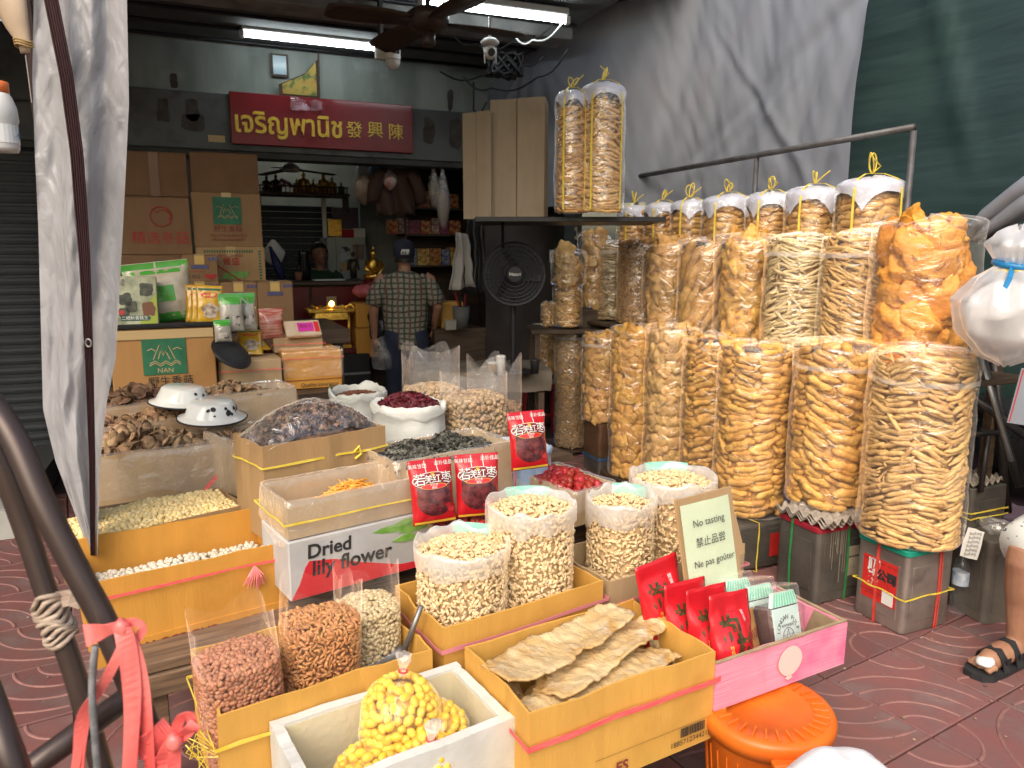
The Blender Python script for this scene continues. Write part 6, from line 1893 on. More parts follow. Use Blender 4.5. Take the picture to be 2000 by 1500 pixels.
mk('pink_label', box(-.03, .055, -.0175, -.0158, .025, .08), mat('magenta_label', (.60, .04, .36), rough=.4), mb_)
mk('red_label', box(.06, .085, -.0175, -.0158, .02, .085), mat('red_print', (.62, .03, .04)), mb_)
lettering(mb_, '银耳干', (.012, -.0185, .055), .022, BROWNINK)

# ================================================================ inside the shop
def abox(name, label, cat, px0, px1, py0, py1, D, d, m, group=None):
    """upright box seen between pixel edges, D ahead, turned square to the shop"""
    a, b = P(px0, py1, D), P(px1, py1, D)
    y = (a.y + b.y) / 2
    A, B = YP(px0, (py0 + py1) / 2, y), YP(px1, (py0 + py1) / 2, y)
    z1, z0 = YP((px0 + px1) / 2, py0, y).z, YP((px0 + px1) / 2, py1, y).z
    t = thing(name, label, cat, ((A.x + B.x) / 2, y, z0), (0, 0, 0), group)
    w, h = B.x - A.x, z1 - z0
    mk('body', box(-w / 2, w / 2, 0, d, 0, h, min(.006, h * .1)), m, t)
    t['w'], t['h'] = w, h
    return t
REDW = mat('red_lacquer', (.16, .012, .012), (.11, .008, .008), rough=.35, ns=4)
ct = thing('shop_counter', 'tall dark counter with red front panels inside the shop', 'counter', (1.15, 7.0, 0))
mk('top', box(-.62, .68, -.05, .5, 1.285, 1.32, .004), DARKWOOD, ct)
for k in range(3): mk('red_panel', box(-.58 + k * .41, -.19 + k * .41, -.012, .0, .55, 1.27, .004), REDW, ct)
mk('carcass', box(-.6, .66, .001, .48, .0, 1.284), DARKWOOD, ct)
mk('plinth', box(-.6, .66, -.008, .0008, .0, .54), DARKWOOD, ct)
mk('hanging_note', box(-.04, .05, -.020, -.018, .98, 1.18), mat('buff_paper', (.50, .36, .19)), ct)
# altar
al = thing('altar_shrine', 'small gilt and red altar shrine in front of the counter', 'shrine', (1.085, 6.68, .70))
ALR = mat('altar_red', (.25, .015, .01), rough=.4)
mk('base', box(-.20, .20, -.14, .12, 0, .045, .006), REDW, al); mk('step', box(-.16, .16, -.13, .10, .046, .08, .004), GOLD, al)
mk('back_panel', box(-.17, .17, .09, .11, .081, .36), ALR, al)
for s in (-1, 1):
    mk('column', tube([(s * .15, -.09, .08), (s * .15, -.09, .36)], .016, 10), GOLD, al, smooth=True)
    mk('carved_scroll', bump_vf(tube([(s * .17, -.10, .34), (s * .20, -.10, .40), (s * .17, -.10, .43), (s * .12, -.10, .40)], .016, 7), .008, 60), GOLD, al, smooth=True)
mk('roof', bump_vf(box(-.20, .20, -.13, .12, .361, .395, .006), .003, 30), GOLD, al)
mk('crest', bump_vf(prism([(-.15, .396), (-.10, .43), (-.05, .415), (0, .47), (.05, .415), (.10, .43), (.15, .396)], -.11, -.085), .006, 60), GOLD, al)
mk('lamp', ell(.022, .022, .026, 10, 8, (0, -.12, .44)), mat('lit_altar_bulb', (1.0, .55, .12), emit=9), al, smooth=True)
mk('fringe', bump_vf(box(-.14, .14, -.105, -.092, .30, .36), .006, 70), GOLD, al)
mk('deity', merge(ell(.04, .03, .05, 10, 8, (0, -.01, .13)), ell(.022, .022, .028, 10, 8, (0, -.01, .20))), GOLD, al, smooth=True)
mk('offering_cup', lathe([(.012, .081), (.02, .12), (.018, .122)], 12), GOLD, al, loc=(.07, -.1, 0))
ab = thing('altar_stand', 'black stand carrying the gilt altar shrine', 'stand', (1.085, 6.68, 0))
mk('body', box(-.27, .30, -.2, .14, 0, .698, .006), BLACK, ab)
mk('rail', box(-.27, .30, -.212, -.201, .52, .54), STEEL, ab)
# figures
def seated(h, m, label, p, base=None, group=None, cat='statue'):
    t = thing('seated_statue', label, cat, p, (0, 0, random.uniform(-.2, .2)), group)
    mk('figure', bump_vf(merge(ell(.30 * h, .22 * h, .12 * h, 14, 8, (0, 0, .22 * h)), ell(.17 * h, .12 * h, .24 * h, 12, 10, (0, .02 * h, .48 * h)), ell(.085 * h, .085 * h, .11 * h, 10, 8, (0, 0, .80 * h)), ell(.04 * h, .04 * h, .07 * h, 8, 6, (0, 0, .92 * h)),
       tube([(-.17 * h, 0, .6 * h), (-.24 * h, -.05 * h, .4 * h), (-.05 * h, -.16 * h, .28 * h)], [.06 * h, .05 * h, .035 * h], 8), tube([(.17 * h, 0, .6 * h), (.24 * h, -.05 * h, .4 * h), (.05 * h, -.16 * h, .28 * h)], [.06 * h, .05 * h, .035 * h], 8)), .012 * h, 9 / h), m, t, smooth=True)
    mk('pedestal', lathe([(0, 0), (.30 * h, 0), (.33 * h, .03 * h), (.27 * h, .07 * h), (.30 * h, .12 * h), (0, .12 * h)], 18), base or m, t, smooth=True)
    return t
p = P(731, 556, 7.0); seated(.36, GOLD, 'large gilded seated statue on a red base at the end of the counter', p, REDW)
BRZ = mat('dark_bronze', (.05, .042, .032), (.09, .07, .045), rough=.45, ns=20, metal=.6)
p = P(691, 548, 7.05)
t = thing('standing_statue', 'slim dark standing figurine beside the gilded statue', 'statue', p)
mk('figure', bump_vf(merge(tube([(0, 0, .02), (0, 0, .12), (0, 0, .20)], [.03, .035, .042], 10), ell(.02, .02, .026, 10, 8, (0, 0, .245)), tube([(-.042, 0, .19), (-.05, 0, .1)], .011, 6), tube([(.042, 0, .19), (.05, 0, .1)], .011, 6)), .004, 50), BRZ, t, smooth=True)
mk('plinth', box(-.045, .045, -.04, .04, 0, .02), BLACK, t)
fs_ = thing('figurine_shelf', 'dark wooden shelf of figurines under the sign', 'shelf', (1.03, 7.72, 0))
zs_ = P(595, 379, 7.6).z
mk('board', box(-.42, .45, -.12, .16, zs_ - .03, zs_, .004), DARKWOOD, fs_)
for s in (-.40, .43): mk('bracket', box(s - .01, s + .01, -.1, .14, zs_ - .18, zs_ - .031), DARKWOOD, fs_)
for k in range(22): mk('rail_post', box(-.40 + k * .039, -.39 + k * .039, -.115, -.105, zs_ + .001, zs_ + .05), DARKWOOD, fs_)
mk('rail_top', box(-.41, .44, -.118, -.102, zs_ + .051, zs_ + .062), DARKWOOD, fs_)
for k, (px, h, m, lb) in enumerate(((518, .17, BRZ, 'dark figurine nearest the cartons on the figurine shelf'), (537, .19, BRZ, 'taller dark figurine second on the figurine shelf'), (578, .15, GOLD, 'gold fan shaped figurine in the middle of the shelf'), (593, .22, GOLD, 'tall gold figurine behind the middle of the shelf'), (612, .15, GOLD, 'small gold figurine beside the blue rosette'), (634, .22, GOLD, 'tallest gold figurine on the figurine shelf'), (651, .18, GOLD, 'gold figurine next to the tallest one'), (671, .13, mat('jade_green', (.04, .14, .07), rough=.3), 'green figurine at the wall end of the shelf'))):
    q = P(px, 378, 7.6); q.z = zs_ + .001
    seated(h, m, lb, (q.x, 7.74 + .02 * (k % 2), q.z), group='figurines on the shelf')
t = thing('flower_posy', 'pink and purple artificial flowers on the figurine shelf', 'flowers', (P(555, 378, 7.6).x, 7.7, zs_))
for k in range(9): mk('bloom', bump_vf(ell(.022, .022, .018, 9, 7, (random.uniform(-.06, .06), random.uniform(-.03, .03), .05 + random.random() * .08)), .008, 90, k), mat('pink_petal', (.42, .12, .24), (.26, .10, .26), rough=.6, rand=.3), t, smooth=True)
# small white fan above the shelf
q = P(568, 330, 7.2)
t = thing('small_ceiling_fan', 'small pale ceiling fan seen over the figurines', 'ceiling fan', q)
mk('motor', lathe([(0, -.03), (.07, -.025), (.085, 0), (.06, .035), (.025, .05), (.02, .11), (0, .11)], 20), WHITE, t, smooth=True)
for a in (.1, 2.2, 4.3): mk('blade', box(.07, .42, -.05, .05, -.004, .004, .002), mat('grey_blade', (.10, .10, .10), rough=.5), t, rot=(0, .08, a))
# inner shutter, cabinet, tiles
ish = thing('inner_shutter', 'dark blue grey shutter at the back of the shop behind the cashier', 'shutter', (.95, 8.6, .6))
sl_ = mesh('slat', box(-.55, .55, 0, .02, 0, .062, .008), mat('blue_grey_slat', (.028, .034, .048), (.04, .047, .062), rough=.5, ns=3))
for k in range(22): obj('slat', sl_, ish, (0, 0, k * .068))
cb = abox('white_cabinet', 'pale metal cabinet with portraits behind the cashier', 'cabinet', 640, 716, 464, 560, 7.9, .45, mat('pale_green_metal', (.40, .44, .42), (.34, .38, .36), rough=.4, ns=3))
wcb, hcb = cb['w'], cb['h']
mk('door_gap', box(-wcb * .28, -wcb * .27, -.002, -.0005, .01, hcb - .01), BLACK, cb)
for lb, x, z, w, h, m in (('portrait_print', -.02, hcb - .17, .11, .15, mat('portrait_blue', (.45, .52, .55), (.05, .05, .06), rough=.4, ns=9, lo=.5, hi=.58)), ('portrait_print', .12, hcb - .15, .12, .16, mat('sepia_portrait', (.30, .22, .18), (.12, .08, .07), rough=.4, ns=12)), ('paper_note', -.02, hcb - .30, .11, .09, mat('buff_paper', (.50, .36, .19)))):
    mk(lb, box(x - w / 2, x + w / 2, -.004, -.002, z - h / 2, z + h / 2), m, cb)
for k, (px0, px1, py0, py1, m, lb) in enumerate(((640, 668, 428, 462, GOLD, 'gilt framed picture on the pale cabinet'), (668, 692, 448, 464, mat('red_cloth', (.35, .02, .03), rough=.8), 'red cloth bundle on the pale cabinet'), (690, 714, 446, 464, WHITE, 'white box on the pale cabinet'), (650, 700, 405, 447, mat('dark_picture', (.10, .07, .10), (.16, .11, .13), rough=.4, ns=5), 'dark framed picture above the pale cabinet'))):
    abox('picture_frame' if k in (0, 3) else ('cloth_bundle' if k == 1 else 'storage_box'), lb, 'picture' if k in (0, 3) else ('bundle' if k == 1 else 'box'), px0, px1, py0, py1, 7.95 + .05 * k, .05, m)
abox('white_post', 'thin white pipe standing beside the figurine shelf', 'pipe', 630, 638, 380, 465, 7.85, .05, WHITE)
tw_ = struct('tiled_wall', box(1.72, 2.30, 8.32, 8.4, 0, 2.9), mat('tile_grout', (.30, .31, .30), rough=.8))
for i in range(3):
    for j in range(14):
        if 1.0 + j * .135 < 2.85: mk('tile', box(1.722 + i * .193, 1.722 + i * .193 + .19, 8.312, 8.3195, 1.0 + j * .135, 1.0 + j * .135 + .132, .001), mat('pale_wall_tile', (.42, .46, .45), (.36, .40, .39), rough=.2, ns=3, rand=.06), tw_)
# goods shelves
SH = thing('goods_shelf', 'dark shelf unit packed with boxes at the side of the shop', 'shelf', (2.42, 7.2, 0))
sy_ = 7.2
rowz = [YP(830, yy, sy_).z for yy in (340, 405, 457, 518)]
for z in rowz: mk('shelf_board', box(-.50, .40, -.02, .30, z - .02, z, .002), DARKWOOD, SH)
for x in (-.50, .38): mk('side_board', box(x, x + .02, 0, .3, .7, 2.7), DARKWOOD, SH)
mk('back_board', box(-.5, .4, .30, .31, .7, 2.7), DARKWOOD, SH)
cols = [mat('goods_%d' % i, a, b, rough=.45, ns=26, lo=.45, hi=.55, rand=.15) for i, (a, b) in enumerate((((.40, .05, .03), (.50, .33, .10)), ((.45, .27, .06), (.30, .05, .03)), ((.30, .12, .10), (.45, .38, .30)), ((.06, .12, .28), (.35, .32, .30)), ((.28, .05, .09), (.12, .03, .05)), ((.48, .40, .10), (.40, .10, .04))))]
words = ('red and cream', 'amber', 'brown cream', 'blue', 'dark pink', 'yellow')
n_ = 0
for r_, (z, px0, px1, hh) in enumerate(((rowz[2], 762, 905, .17), (rowz[3], 795, 900, .19), (rowz[1], 820, 905, .16))):
    px = px0
    k = 0
    while px < px1 - 10:
        w = random.uniform(17, 26); ci = (k * 2 + r_ * 3) % 6
        a, b = YP(px, 450, sy_), YP(px + w - 1.5, 450, sy_)
        h = hh * random.uniform(.75, 1.0)
        stack = 2 if r_ < 2 else 1
        for s in range(stack):
            o = tag(mk('goods_box', box(-(b.x - a.x) / 2, (b.x - a.x) / 2, 0, .16, 0, h / stack - .002, .002), cols[ci], loc=((a.x + b.x) / 2, sy_ + .01, z + .001 + s * h / stack)),
                '%s goods box, %s, on the %s side shelf' % (words[ci], ('first', 'second', 'third', 'fourth', 'fifth', 'sixth', 'seventh', 'eighth', 'ninth')[min(k, 8)] + ('' if stack == 1 else (' below', ' above')[s]), ('middle', 'lower', 'upper')[r_]), 'box', 'goods on the side shelves')
        px += w; k += 1
# hanging things
BRSH = mat('brown_cloth', (.085, .048, .038), (.06, .034, .028), rough=.85, ns=5, bump=.3)
q = P(775, 322, 6.7)
t = thing('hanging_shirt', 'brown shirt on a hanger below the red sign', 'shirt', (q.x, q.y, q.z - .42))
mk('shirt_body', bump_vf(grid(20, 12, lambda u, v: ((u - .5) * (.36 - .06 * v + .04 * math.sin(u * 9)), .05 * math.sin(u * 14 + v * 3) * (1 - v) + .03, v * .40)), .02, 7), BRSH, t, smooth=True).modifiers.new('t', 'SOLIDIFY').thickness = .01
for s in (-1, 1): mk('sleeve', bump_vf(tube([(s * .13, .02, .36), (s * .20, .02, .22), (s * .22, .02, .10)], [.06, .06, .055], 10), .015, 9), BRSH, t, smooth=True)
mk('hook', tube([(0, .03, .40), (0, .03, .46), (.02, .03, .48)], .004, 5), STEEL, t)
HANG = plastic('hanging_bag_film', haze=.16, gl=.06, bs=18, bump=.9, rough=.12)
def hang_bag(lb, px, py0, py1, wpx, D, m, inner=None, seed=0):
    a, b = P(px, py0, D), P(px, py1, D)
    h = a.z - b.z; w = wpx / FPX * D / 2
    t = thing('hanging_bag', lb, 'bag', (b.x, b.y, b.z), (0, 0, R(-20)), 'bags hung below the pelmet')
    def f(u, v):
        an = 2 * PI * u
        q = w * (math.sin(min(1, v * 1.8) * PI / 2) ** .6 if v < .55 else 1 - (v - .55) / .45 * .85) * (1 + .12 * nz(math.cos(an) * 2, math.sin(an) * 2, v * 4 + seed))
        return (math.cos(an) * q, math.sin(an) * q * .45, v * h)
    mk('film', grid(24, 14, f, wrap=True), m, t, smooth=True)
    if inner: mk('contents', bump_vf(ell(w * .8, w * .32, h * .33, 12, 9, (0, 0, h * .36)), .012, 18, seed), inner, t, smooth=True)
    return t
hang_bag('clear hanging bag with red top and brown goods left of the shirt', 712, 310, 402, 46, 6.75, HANG, mat('brown_goods', (.12, .055, .04), (.26, .18, .13), rough=.6, ns=14), 1)
hang_bag('bright blue hanging bag behind the brown shirt', 738, 310, 358, 34, 7.0, mat('blue_bag', (.05, .20, .42), (.12, .32, .55), rough=.35, ns=10, bump=.4), None, 3)
hang_bag('long clear hanging bag of folded bags at the pelmet end', 866, 330, 448, 28, 6.6, HANG, mat('grey_brown_goods', (.15, .12, .10), rough=.7), 5)
hang_bag('shorter clear hanging bag beside the amber box', 848, 322, 408, 22, 6.7, HANG, mat('grey_brown_goods', (.15, .12, .10)), 7)
hang_bag('clear bag with red square print hanging in front of the shirt', 762, 330, 372, 28, 6.62, HANG, mat('red_square_goods', (.25, .03, .03), (.4, .35, .32), rough=.5, ns=12), 9)
hang_bag('white shopping bag with red oval print hanging by the cashier', 536, 468, 520, 44, 7.1, WHITE, None, 11)
q = P(700, 332, 6.7)
# stuff by the man
abox('yellow_carton', 'upper yellow brown carton beside the altar', 'carton', 696, 738, 592, 640, 6.55, .25, ORANGE)
abox('yellow_carton', 'lower yellow brown carton beside the altar', 'carton', 696, 738, 641, 698, 6.55, .25, ORANGE)
q = P(716, 590, 6.6); tag(mk('pink_bag', bump_vf(ell(.13, .10, .06, 14, 10), .03, 14), mat('pink_plastic_bag', (.42, .10, .11), (.34, .07, .08), rough=.35, ns=8), loc=(q.x, q.y, q.z + .10), smooth=True), 'crumpled pink bag on the yellow brown cartons', 'bag')
q = P(742, 640, 6.45); tag(mk('black_bag', bump_vf(ell(.10, .10, .20, 14, 12), .035, 12), mat('black_bag_plastic', (.02, .02, .022), (.05, .05, .055), rough=.25, ns=8), loc=(q.x, q.y, q.z), smooth=True), 'black plastic bag beside the man in the checked shirt', 'bag')
abox('yellow_crate', 'yellow box on the low bench behind the man', 'box', 862, 905, 590, 640, 6.5, .25, AMBER)
q = P(900, 612, 6.3)
t = thing('utensil_bin', 'grey bin of umbrellas and red handled tools', 'bin', (q.x, q.y, q.z - .12))
mk('bin', lathe([(.06, 0), (.075, .18), (.07, .18), (.055, .01)], 16), mat('grey_bin', (.10, .10, .10), rough=.6), t, smooth=True)
for k in range(5): mk('tool_handle', tube([(random.uniform(-.03, .03), 0, .05), (random.uniform(-.08, .08), random.uniform(-.04, .04), .30)], .008, 6), REDPL if k % 2 else BLACK, t)
abox('tape_roll_box', 'small grey box with tape on the low bench', 'box', 872, 892, 625, 645, 6.2, .06, mat('grey_putty', (.30, .28, .24), rough=.6))
abox('low_bench', 'dark low bench along the side of the shop', 'bench', 850, 950, 642, 760, 6.4, .4, DARKWOOD)
# ---- right wall: shelf, cardboard, black fan, table
shf = thing('black_wall_shelf', 'black wall shelf carrying cardboard and two tall rind bags', 'shelf', (2.25, 4.3, 0))
zk = 1.785
mk('board', xf(box(-.62, .55, -.20, .40, zk - .03, zk, .003), Matrix.Rotation(R(-22), 4, 'Z')), BLACK, shf)
for s in (-.45,): mk('bracket', xf(tube([(s, .38, zk - .35), (s, -.1, zk - .032)], .012, 6), Matrix.Rotation(R(-22), 4, 'Z')), BLACK, shf)
struct('dark_partition_wall', box(2.34, 3.28, 6.10, 6.14, 0, 1.95), mat('brown_black_panel', (.035, .026, .022), (.05, .04, .034), rough=.7, ns=5))
KR2 = kraft('grey_tan_board', (.36, .285, .20))
for k, (px0, px1, py0, lb) in enumerate(((905, 962, 222, 'flattened cardboard sheets standing nearer the shop sign'), (958, 1064, 200, 'taller folded cardboard box standing on the black shelf'))):
    a, b = P(px0, 427, 5.0 - .06 * k), P(px1, 427, 4.9 - .06 * k)
    zt = P(px0, py0, 5.0).z
    u = math.atan2(b.y - a.y, b.x - a.x); w = (b - a).xy.length
    t = thing('cardboard', lb, 'cardboard', (a.x, a.y, zk + .002), (0, 0, u))
    nf = 2 if k == 0 else 2
    for j in range(4):
        mk('sheet', bump_vf(box(w * .003, w * (.5 if j % 2 else .48), j * .03, j * .03 + .006, 0, zt - zk - j * .012, .001), .004, 6, j), KR2, t)
        mk('sheet', bump_vf(box(w * .505, w, j * .03 - .012, j * .03 - .006, 0, zt - zk - j * .008, .001), .004, 6, j + 5), KR2, t)
pf = P(1003, 535, 5.0)
fn = thing('pedestal_fan', 'large black pedestal fan under the wall shelf', 'fan', (pf.x, pf.y, 0), (0, 0, R(-18)))
FB = mat('matt_black_fan', (.008, .009, .012), rough=.55)
rf = .205
for k in range(7):
    r_ = rf * (.28 + .72 * k / 6)
    mk('guard_ring', tube([(math.cos(a) * r_, -.05 - .05 * math.cos(r_ / rf * PI / 2), pf.z + math.sin(a) * r_) for a in np.linspace(0, 2 * PI, 40, endpoint=False)], .0035 if k < 6 else .007, 5, closed=True), FB, fn)
for k in range(36):
    a = 2 * PI * k / 36
    mk('guard_wire', tube([(math.cos(a) * r_, -.05 - .05 * math.cos(r_ / rf * PI / 2), pf.z + math.sin(a) * r_) for r_ in (.05, .1, .15, rf)], .0018, 4), FB, fn)
mk('hub_badge', lathe([(0, .012), (.05, .01), (.055, 0)], 24), FB, fn, loc=(0, -.102, pf.z), rot=(PI / 2, 0, 0))
lettering(fn, 'Hatari', (0, -.116, pf.z), .03, WHITEINK)
for k in range(3): mk('blade', xf(bump_vf(box(.03, .18, -.055, .055, -.003, .003, .002), .01, 9), Matrix.Translation((0, -.05, pf.z)) @ Matrix.Rotation(k * 2.1, 4, 'Y') @ Matrix.Rotation(PI / 2 - .4, 4, 'X')), FB, fn)
mk('motor', lathe([(0, -.06), (.07, -.05), (.08, .04), (.05, .10), (0, .11)], 20), FB, fn, loc=(0, 0, pf.z), rot=(-PI / 2, 0, 0))
mk('back_guard', lathe([(.03, 0), (.12, .01), (rf, .05)], 32), FB, fn, loc=(0, .0, pf.z), rot=(PI / 2, 0, 0))
mk('pole', cyl((0, .03, .78), (0, .03, pf.z - .05), .018), FB, fn)
mk('base', lathe([(0, .795), (.06, .795), (.13, .78), (.135, .765), (0, .765)], 28), FB, fn, loc=(0, .03, 0), smooth=True)
tb = thing('work_table', 'worn table with a crumpled grey cloth under the black fan', 'table', (1.86, 4.95, 0), (0, 0, R(-18)))
mk('cloth', bump_vf(grid(26, 16, lambda u, v: ((u - .5) * .95, -.36 + v * .7 if v > .15 else -.255, .762 if v > .15 else .762 - (.15 - v) * .9)), .018, 9), mat('grey_tan_cloth', (.15, .125, .095), (.10, .085, .065), rough=.85, ns=6), tb, smooth=True)
mk('top', box(-.46, .46, -.24, .34, .70, .74), DARKWOOD, tb)
for x in (-.43, .39):
    for y in (-.22, .3): mk('leg', box(x, x + .04, y, y + .04, 0, .699), DARKWOOD, tb)
for lb, px, py, D, r, h, m in (('white paper cup with patterned lid on the table', 978, 622, 4.85, .032, .13, WHITE), ('tan paper cup next to the white one', 962, 618, 4.95, .035, .07, BROWN), ('short black flask beside the small rind bags', 1045, 628, 4.9, .032, .10, BLACK)):
    q = P(px, py, D)
    t = thing('drink_cup' if 'cup' in lb else 'flask', lb, 'cup' if 'cup' in lb else 'flask', (q.x, q.y, .775))
    mk('body', lathe([(0, 0), (r * .8, 0), (r, h * .85), (r, h * .86), (0, h * .86)], 16), m, t, smooth=True)
    mk('lid', lathe([(r * 1.05, h * .861), (r * 1.05, h * .93), (r * .8, h), (0, h)], 16), BLACK if m is BLACK else WHITE, t, smooth=True)
# notices on the dark wall panel
def plate(name, lb, px, py, D, w, h, m, rz=0):
    q = YP(px, py, 6.097)
    t = thing(name, lb, 'notice', q, (0, 0, R(rz)))
    mk('plate', box(-w / 2, w / 2, -.004, 0, -h / 2, h / 2), m, t)
    return t
t = plate('no_smoking_notice', 'small white no smoking notice on the dark panel', 1080, 500, 6.55, .07, .11, WHITE, 0)
mk('red_ring', tube([(math.cos(a) * .02, -.0055, math.sin(a) * .02 + .008) for a in np.linspace(0, 2 * PI, 24, endpoint=False)], .003, 5, closed=True), REDINK, t)
mk('red_bar', box(-.018, .018, -.007, -.0045, .0055, .0105), REDINK, t, rot=(0, R(45), 0)); mk('cigarette', box(-.013, .013, -.006, -.0045, .004, .008), BLACKINK, t)
t = plate('small_notice', 'small yellow and black notice under the wall shelf', 1122, 455, 6.6, .055, .11, mat('dim_yellow_print', (.40, .30, .10), rough=.5))
mk('black_print', box(-.015, .015, -.0055, -.0045, -.03, .02), BLACKINK, t)
q = P(903, 500, 5.9)
t = thing('hanging_coat', 'white cloth hanging on the shop wall next to black aprons', 'coat', (q.x, q.y, q.z - .25))
mk('cloth', bump_vf(grid(14, 14, lambda u, v: ((u - .5) * (.20 - .12 * v), .03 * math.sin(u * 12), v * .42)), .025, 8), mat('dim_white_cloth', (.36, .35, .33), rough=.8), t, smooth=True).modifiers.new('t', 'SOLIDIFY').thickness = .008
mk('black_cloth', bump_vf(grid(14, 14, lambda u, v: (.11 + (u - .5) * (.18 - .08 * v), .02 + .03 * math.sin(u * 10), -.05 + v * .6)), .02, 8), BLACK, t, smooth=True).modifiers.new('t', 'SOLIDIFY').thickness = .008
# flag, framed picture and pink bag above the sign
q = YP(585, 190, YF - .05)
t = thing('temple_flag', 'triangular embroidered yellow flag above the red sign', 'flag', (q.x, YF - .05, q.z))
fw, fh = .31, .30
def sail(k): return [(-fw / 2 * k, 0.0), (fw / 2 * k, 0), (fw / 2 * k, fh * k), (fw / 2 * k - .10 * k, fh * .62 * k), (-fw / 2 * k, fh * .28 * k)]
mk('border', prism(sail(1.0), -.004, 0), mat('dark_brown_braid', (.06, .035, .02), rough=.8), t)
mk('field', prism([(x * .85 + .004, z * .85 + .018) for x, z in sail(1.0)], -.0062, -.0045), mat('yellow_brocade', (.42, .31, .06), (.10, .16, .05), rough=.7, ns=16, lo=.52, hi=.6, c3=(.45, .18, .08), n3=22), t)
mk('pole', tube([(fw / 2 - .002, -.002, -.05), (fw / 2 + .006, -.002, fh + .05)], .007, 6), DARKWOOD, t)
for k in range(16): mk('fringe', box(-fw / 2 + k * .0195, -.5 * fw + k * .0195 + .010, -.003, -.0005, -.035, -.001), mat('dark_brown_braid', (.06, .035, .02)), t)
q = YP(546, 128, YF - .02)
t = thing('framed_picture', 'tiny framed blue picture hanging on the plaster', 'picture', (q.x, YF - .02, q.z))
mk('frame', box(-.065, .065, -.01, .0, -.085, .085), DARKWOOD, t); mk('print', box(-.05, .05, -.013, -.0102, -.068, .07), mat('pale_blue_print', (.45, .55, .58), (.30, .44, .50), rough=.2, ns=8), t)
q = YP(598, 205, YF - .17)
tag(mk('pink_paper_scrap', bump_vf(grid(14, 10, lambda u, v: ((u - .5) * .24, -.012 * math.sin(u * 8), (v - .5) * .10 * (1 - .4 * u))), .016, 18), plastic('pinkish_film', haze=.55, gl=.1, hazec=(.60, .34, .44), bs=40), loc=(q.x, YF - .172, q.z), smooth=True), 'crumpled pinkish plastic scrap stuck to the top of the sign', 'plastic scrap')

# ---- security cameras, cables
CAMW = mat('white_camera_plastic', (.72, .72, .70), rough=.3)
q = P(767, 108, 5.0)
t = thing('security_camera', 'white capsule security camera with black lens face by the sign lamp', 'camera', q, (0, 0, R(10)))
mk('capsule', lathe([(0, -.085), (.03, -.08), (.046, -.05), (.05, -.01), (.05, .03), (.045, .055), (.0, .06)], 24), CAMW, t, smooth=True)
mk('lens_plate', box(-.025, .025, -.054, -.042, .0, .035, .005), BLACK, t); mk('lens', cyl((0, -.057, .018), (0, -.054, .018), .009), STEEL, t)
mk('base', box(-.03, .03, .0, .08, .056, .075, .004), CAMW, t); mk('mount_box', box(-.09, -.015, .05, .08, -.02, .11, .004), CAMW, t)
mk('cap_joint', tube([(math.cos(a) * .0505, math.sin(a) * .0505, -.03) for a in np.linspace(0, 2 * PI, 24, endpoint=False)], .002, 4, closed=True), mat('grey_joint', (.3, .3, .3)), t)
mk('stem', tube([(-.05, .065, .11), (-.05, .065, .55)], .02, 6), mat('dark_stem', (.06, .06, .06), rough=.6), t)
q = P(957, 92, 5.0)
t = thing('security_camera', 'old cream dome camera with aerials near the dark corner', 'camera', q, (0, 0, R(-8)))
mk('base', bump_vf(lathe([(0, .05), (.04, .05), (.06, .03), (.055, .015), (0, .01)], 18), .002, 9), CAMW, t, smooth=True)
mk('head', ell(.042, .042, .045, 16, 10, (0, 0, -.03)), CAMW, t, smooth=True); mk('lens', cyl((0, -.05, -.04), (0, -.03, -.04), .022), BLACK, t)
for s in (-1, 1): mk('aerial', tube([(s * .04, 0, .0), (s * .035, -.01, -.10)], .005, 6), CAMW, t)
mk('arm', box(-.008, .008, -.01, .01, .05, .18), CAMW, t)
CAB = mat('black_cable', (.015, .015, .017), rough=.5)
cbx = [[P(905, 150, 5.9), P(960, 172, 5.6), P(1050, 150, 5.3), P(1110, 95, 5.2)], [P(880, 60, 5.6), P(930, 85, 5.5), P(1000, 82, 5.4), P(1080, 45, 5.3)], [P(925, 160, 6.2), P(925, 215, 6.2), P(950, 200, 6.0)], [P(1000, 62, 5.3), P(1040, 78, 5.3), P(1100, 42, 5.2)], [P(860, 140, 6.2), P(940, 148, 6.0), P(1010, 118, 5.6), P(1060, 112, 5.5)]]
for k, pts in enumerate(cbx):
    dense = []
    for i in range(len(pts) - 1):
        for s in range(6):
            f = s / 6
            dense.append(Vector(pts[i]).lerp(Vector(pts[i + 1]), f) + Vector((0, 0, -.05 * math.sin(PI * f))))
    dense.append(pts[-1])
    tag(mk('hanging_cable', tube(dense, .007, 5), CAB if k != 3 else CAMW, smooth=True), ('thick black cable bundle drooping under the tarpaulin corner', 'thin black cable looping past the old camera', 'black cable hanging down beside the pelmet end', 'white lamp flex running to the far end of the lamp', 'black cable running along the ceiling corner')[k], 'cable', 'cables in the ceiling corner')
tag(mk('cable_tangle', bump_vf(merge(*[tube([(math.cos(a * 3 + k) * .12 * (1 - a * .05), math.sin(a * 2 + k * 2) * .08, .07 * math.sin(a * 5 + k)) for a in np.linspace(0, 3, 18)], .012, 5) for k in range(9)]), .02, 8), CAB, loc=P(985, 128, 5.6), smooth=True), 'tangle of black cables in the dark ceiling corner', 'cables')

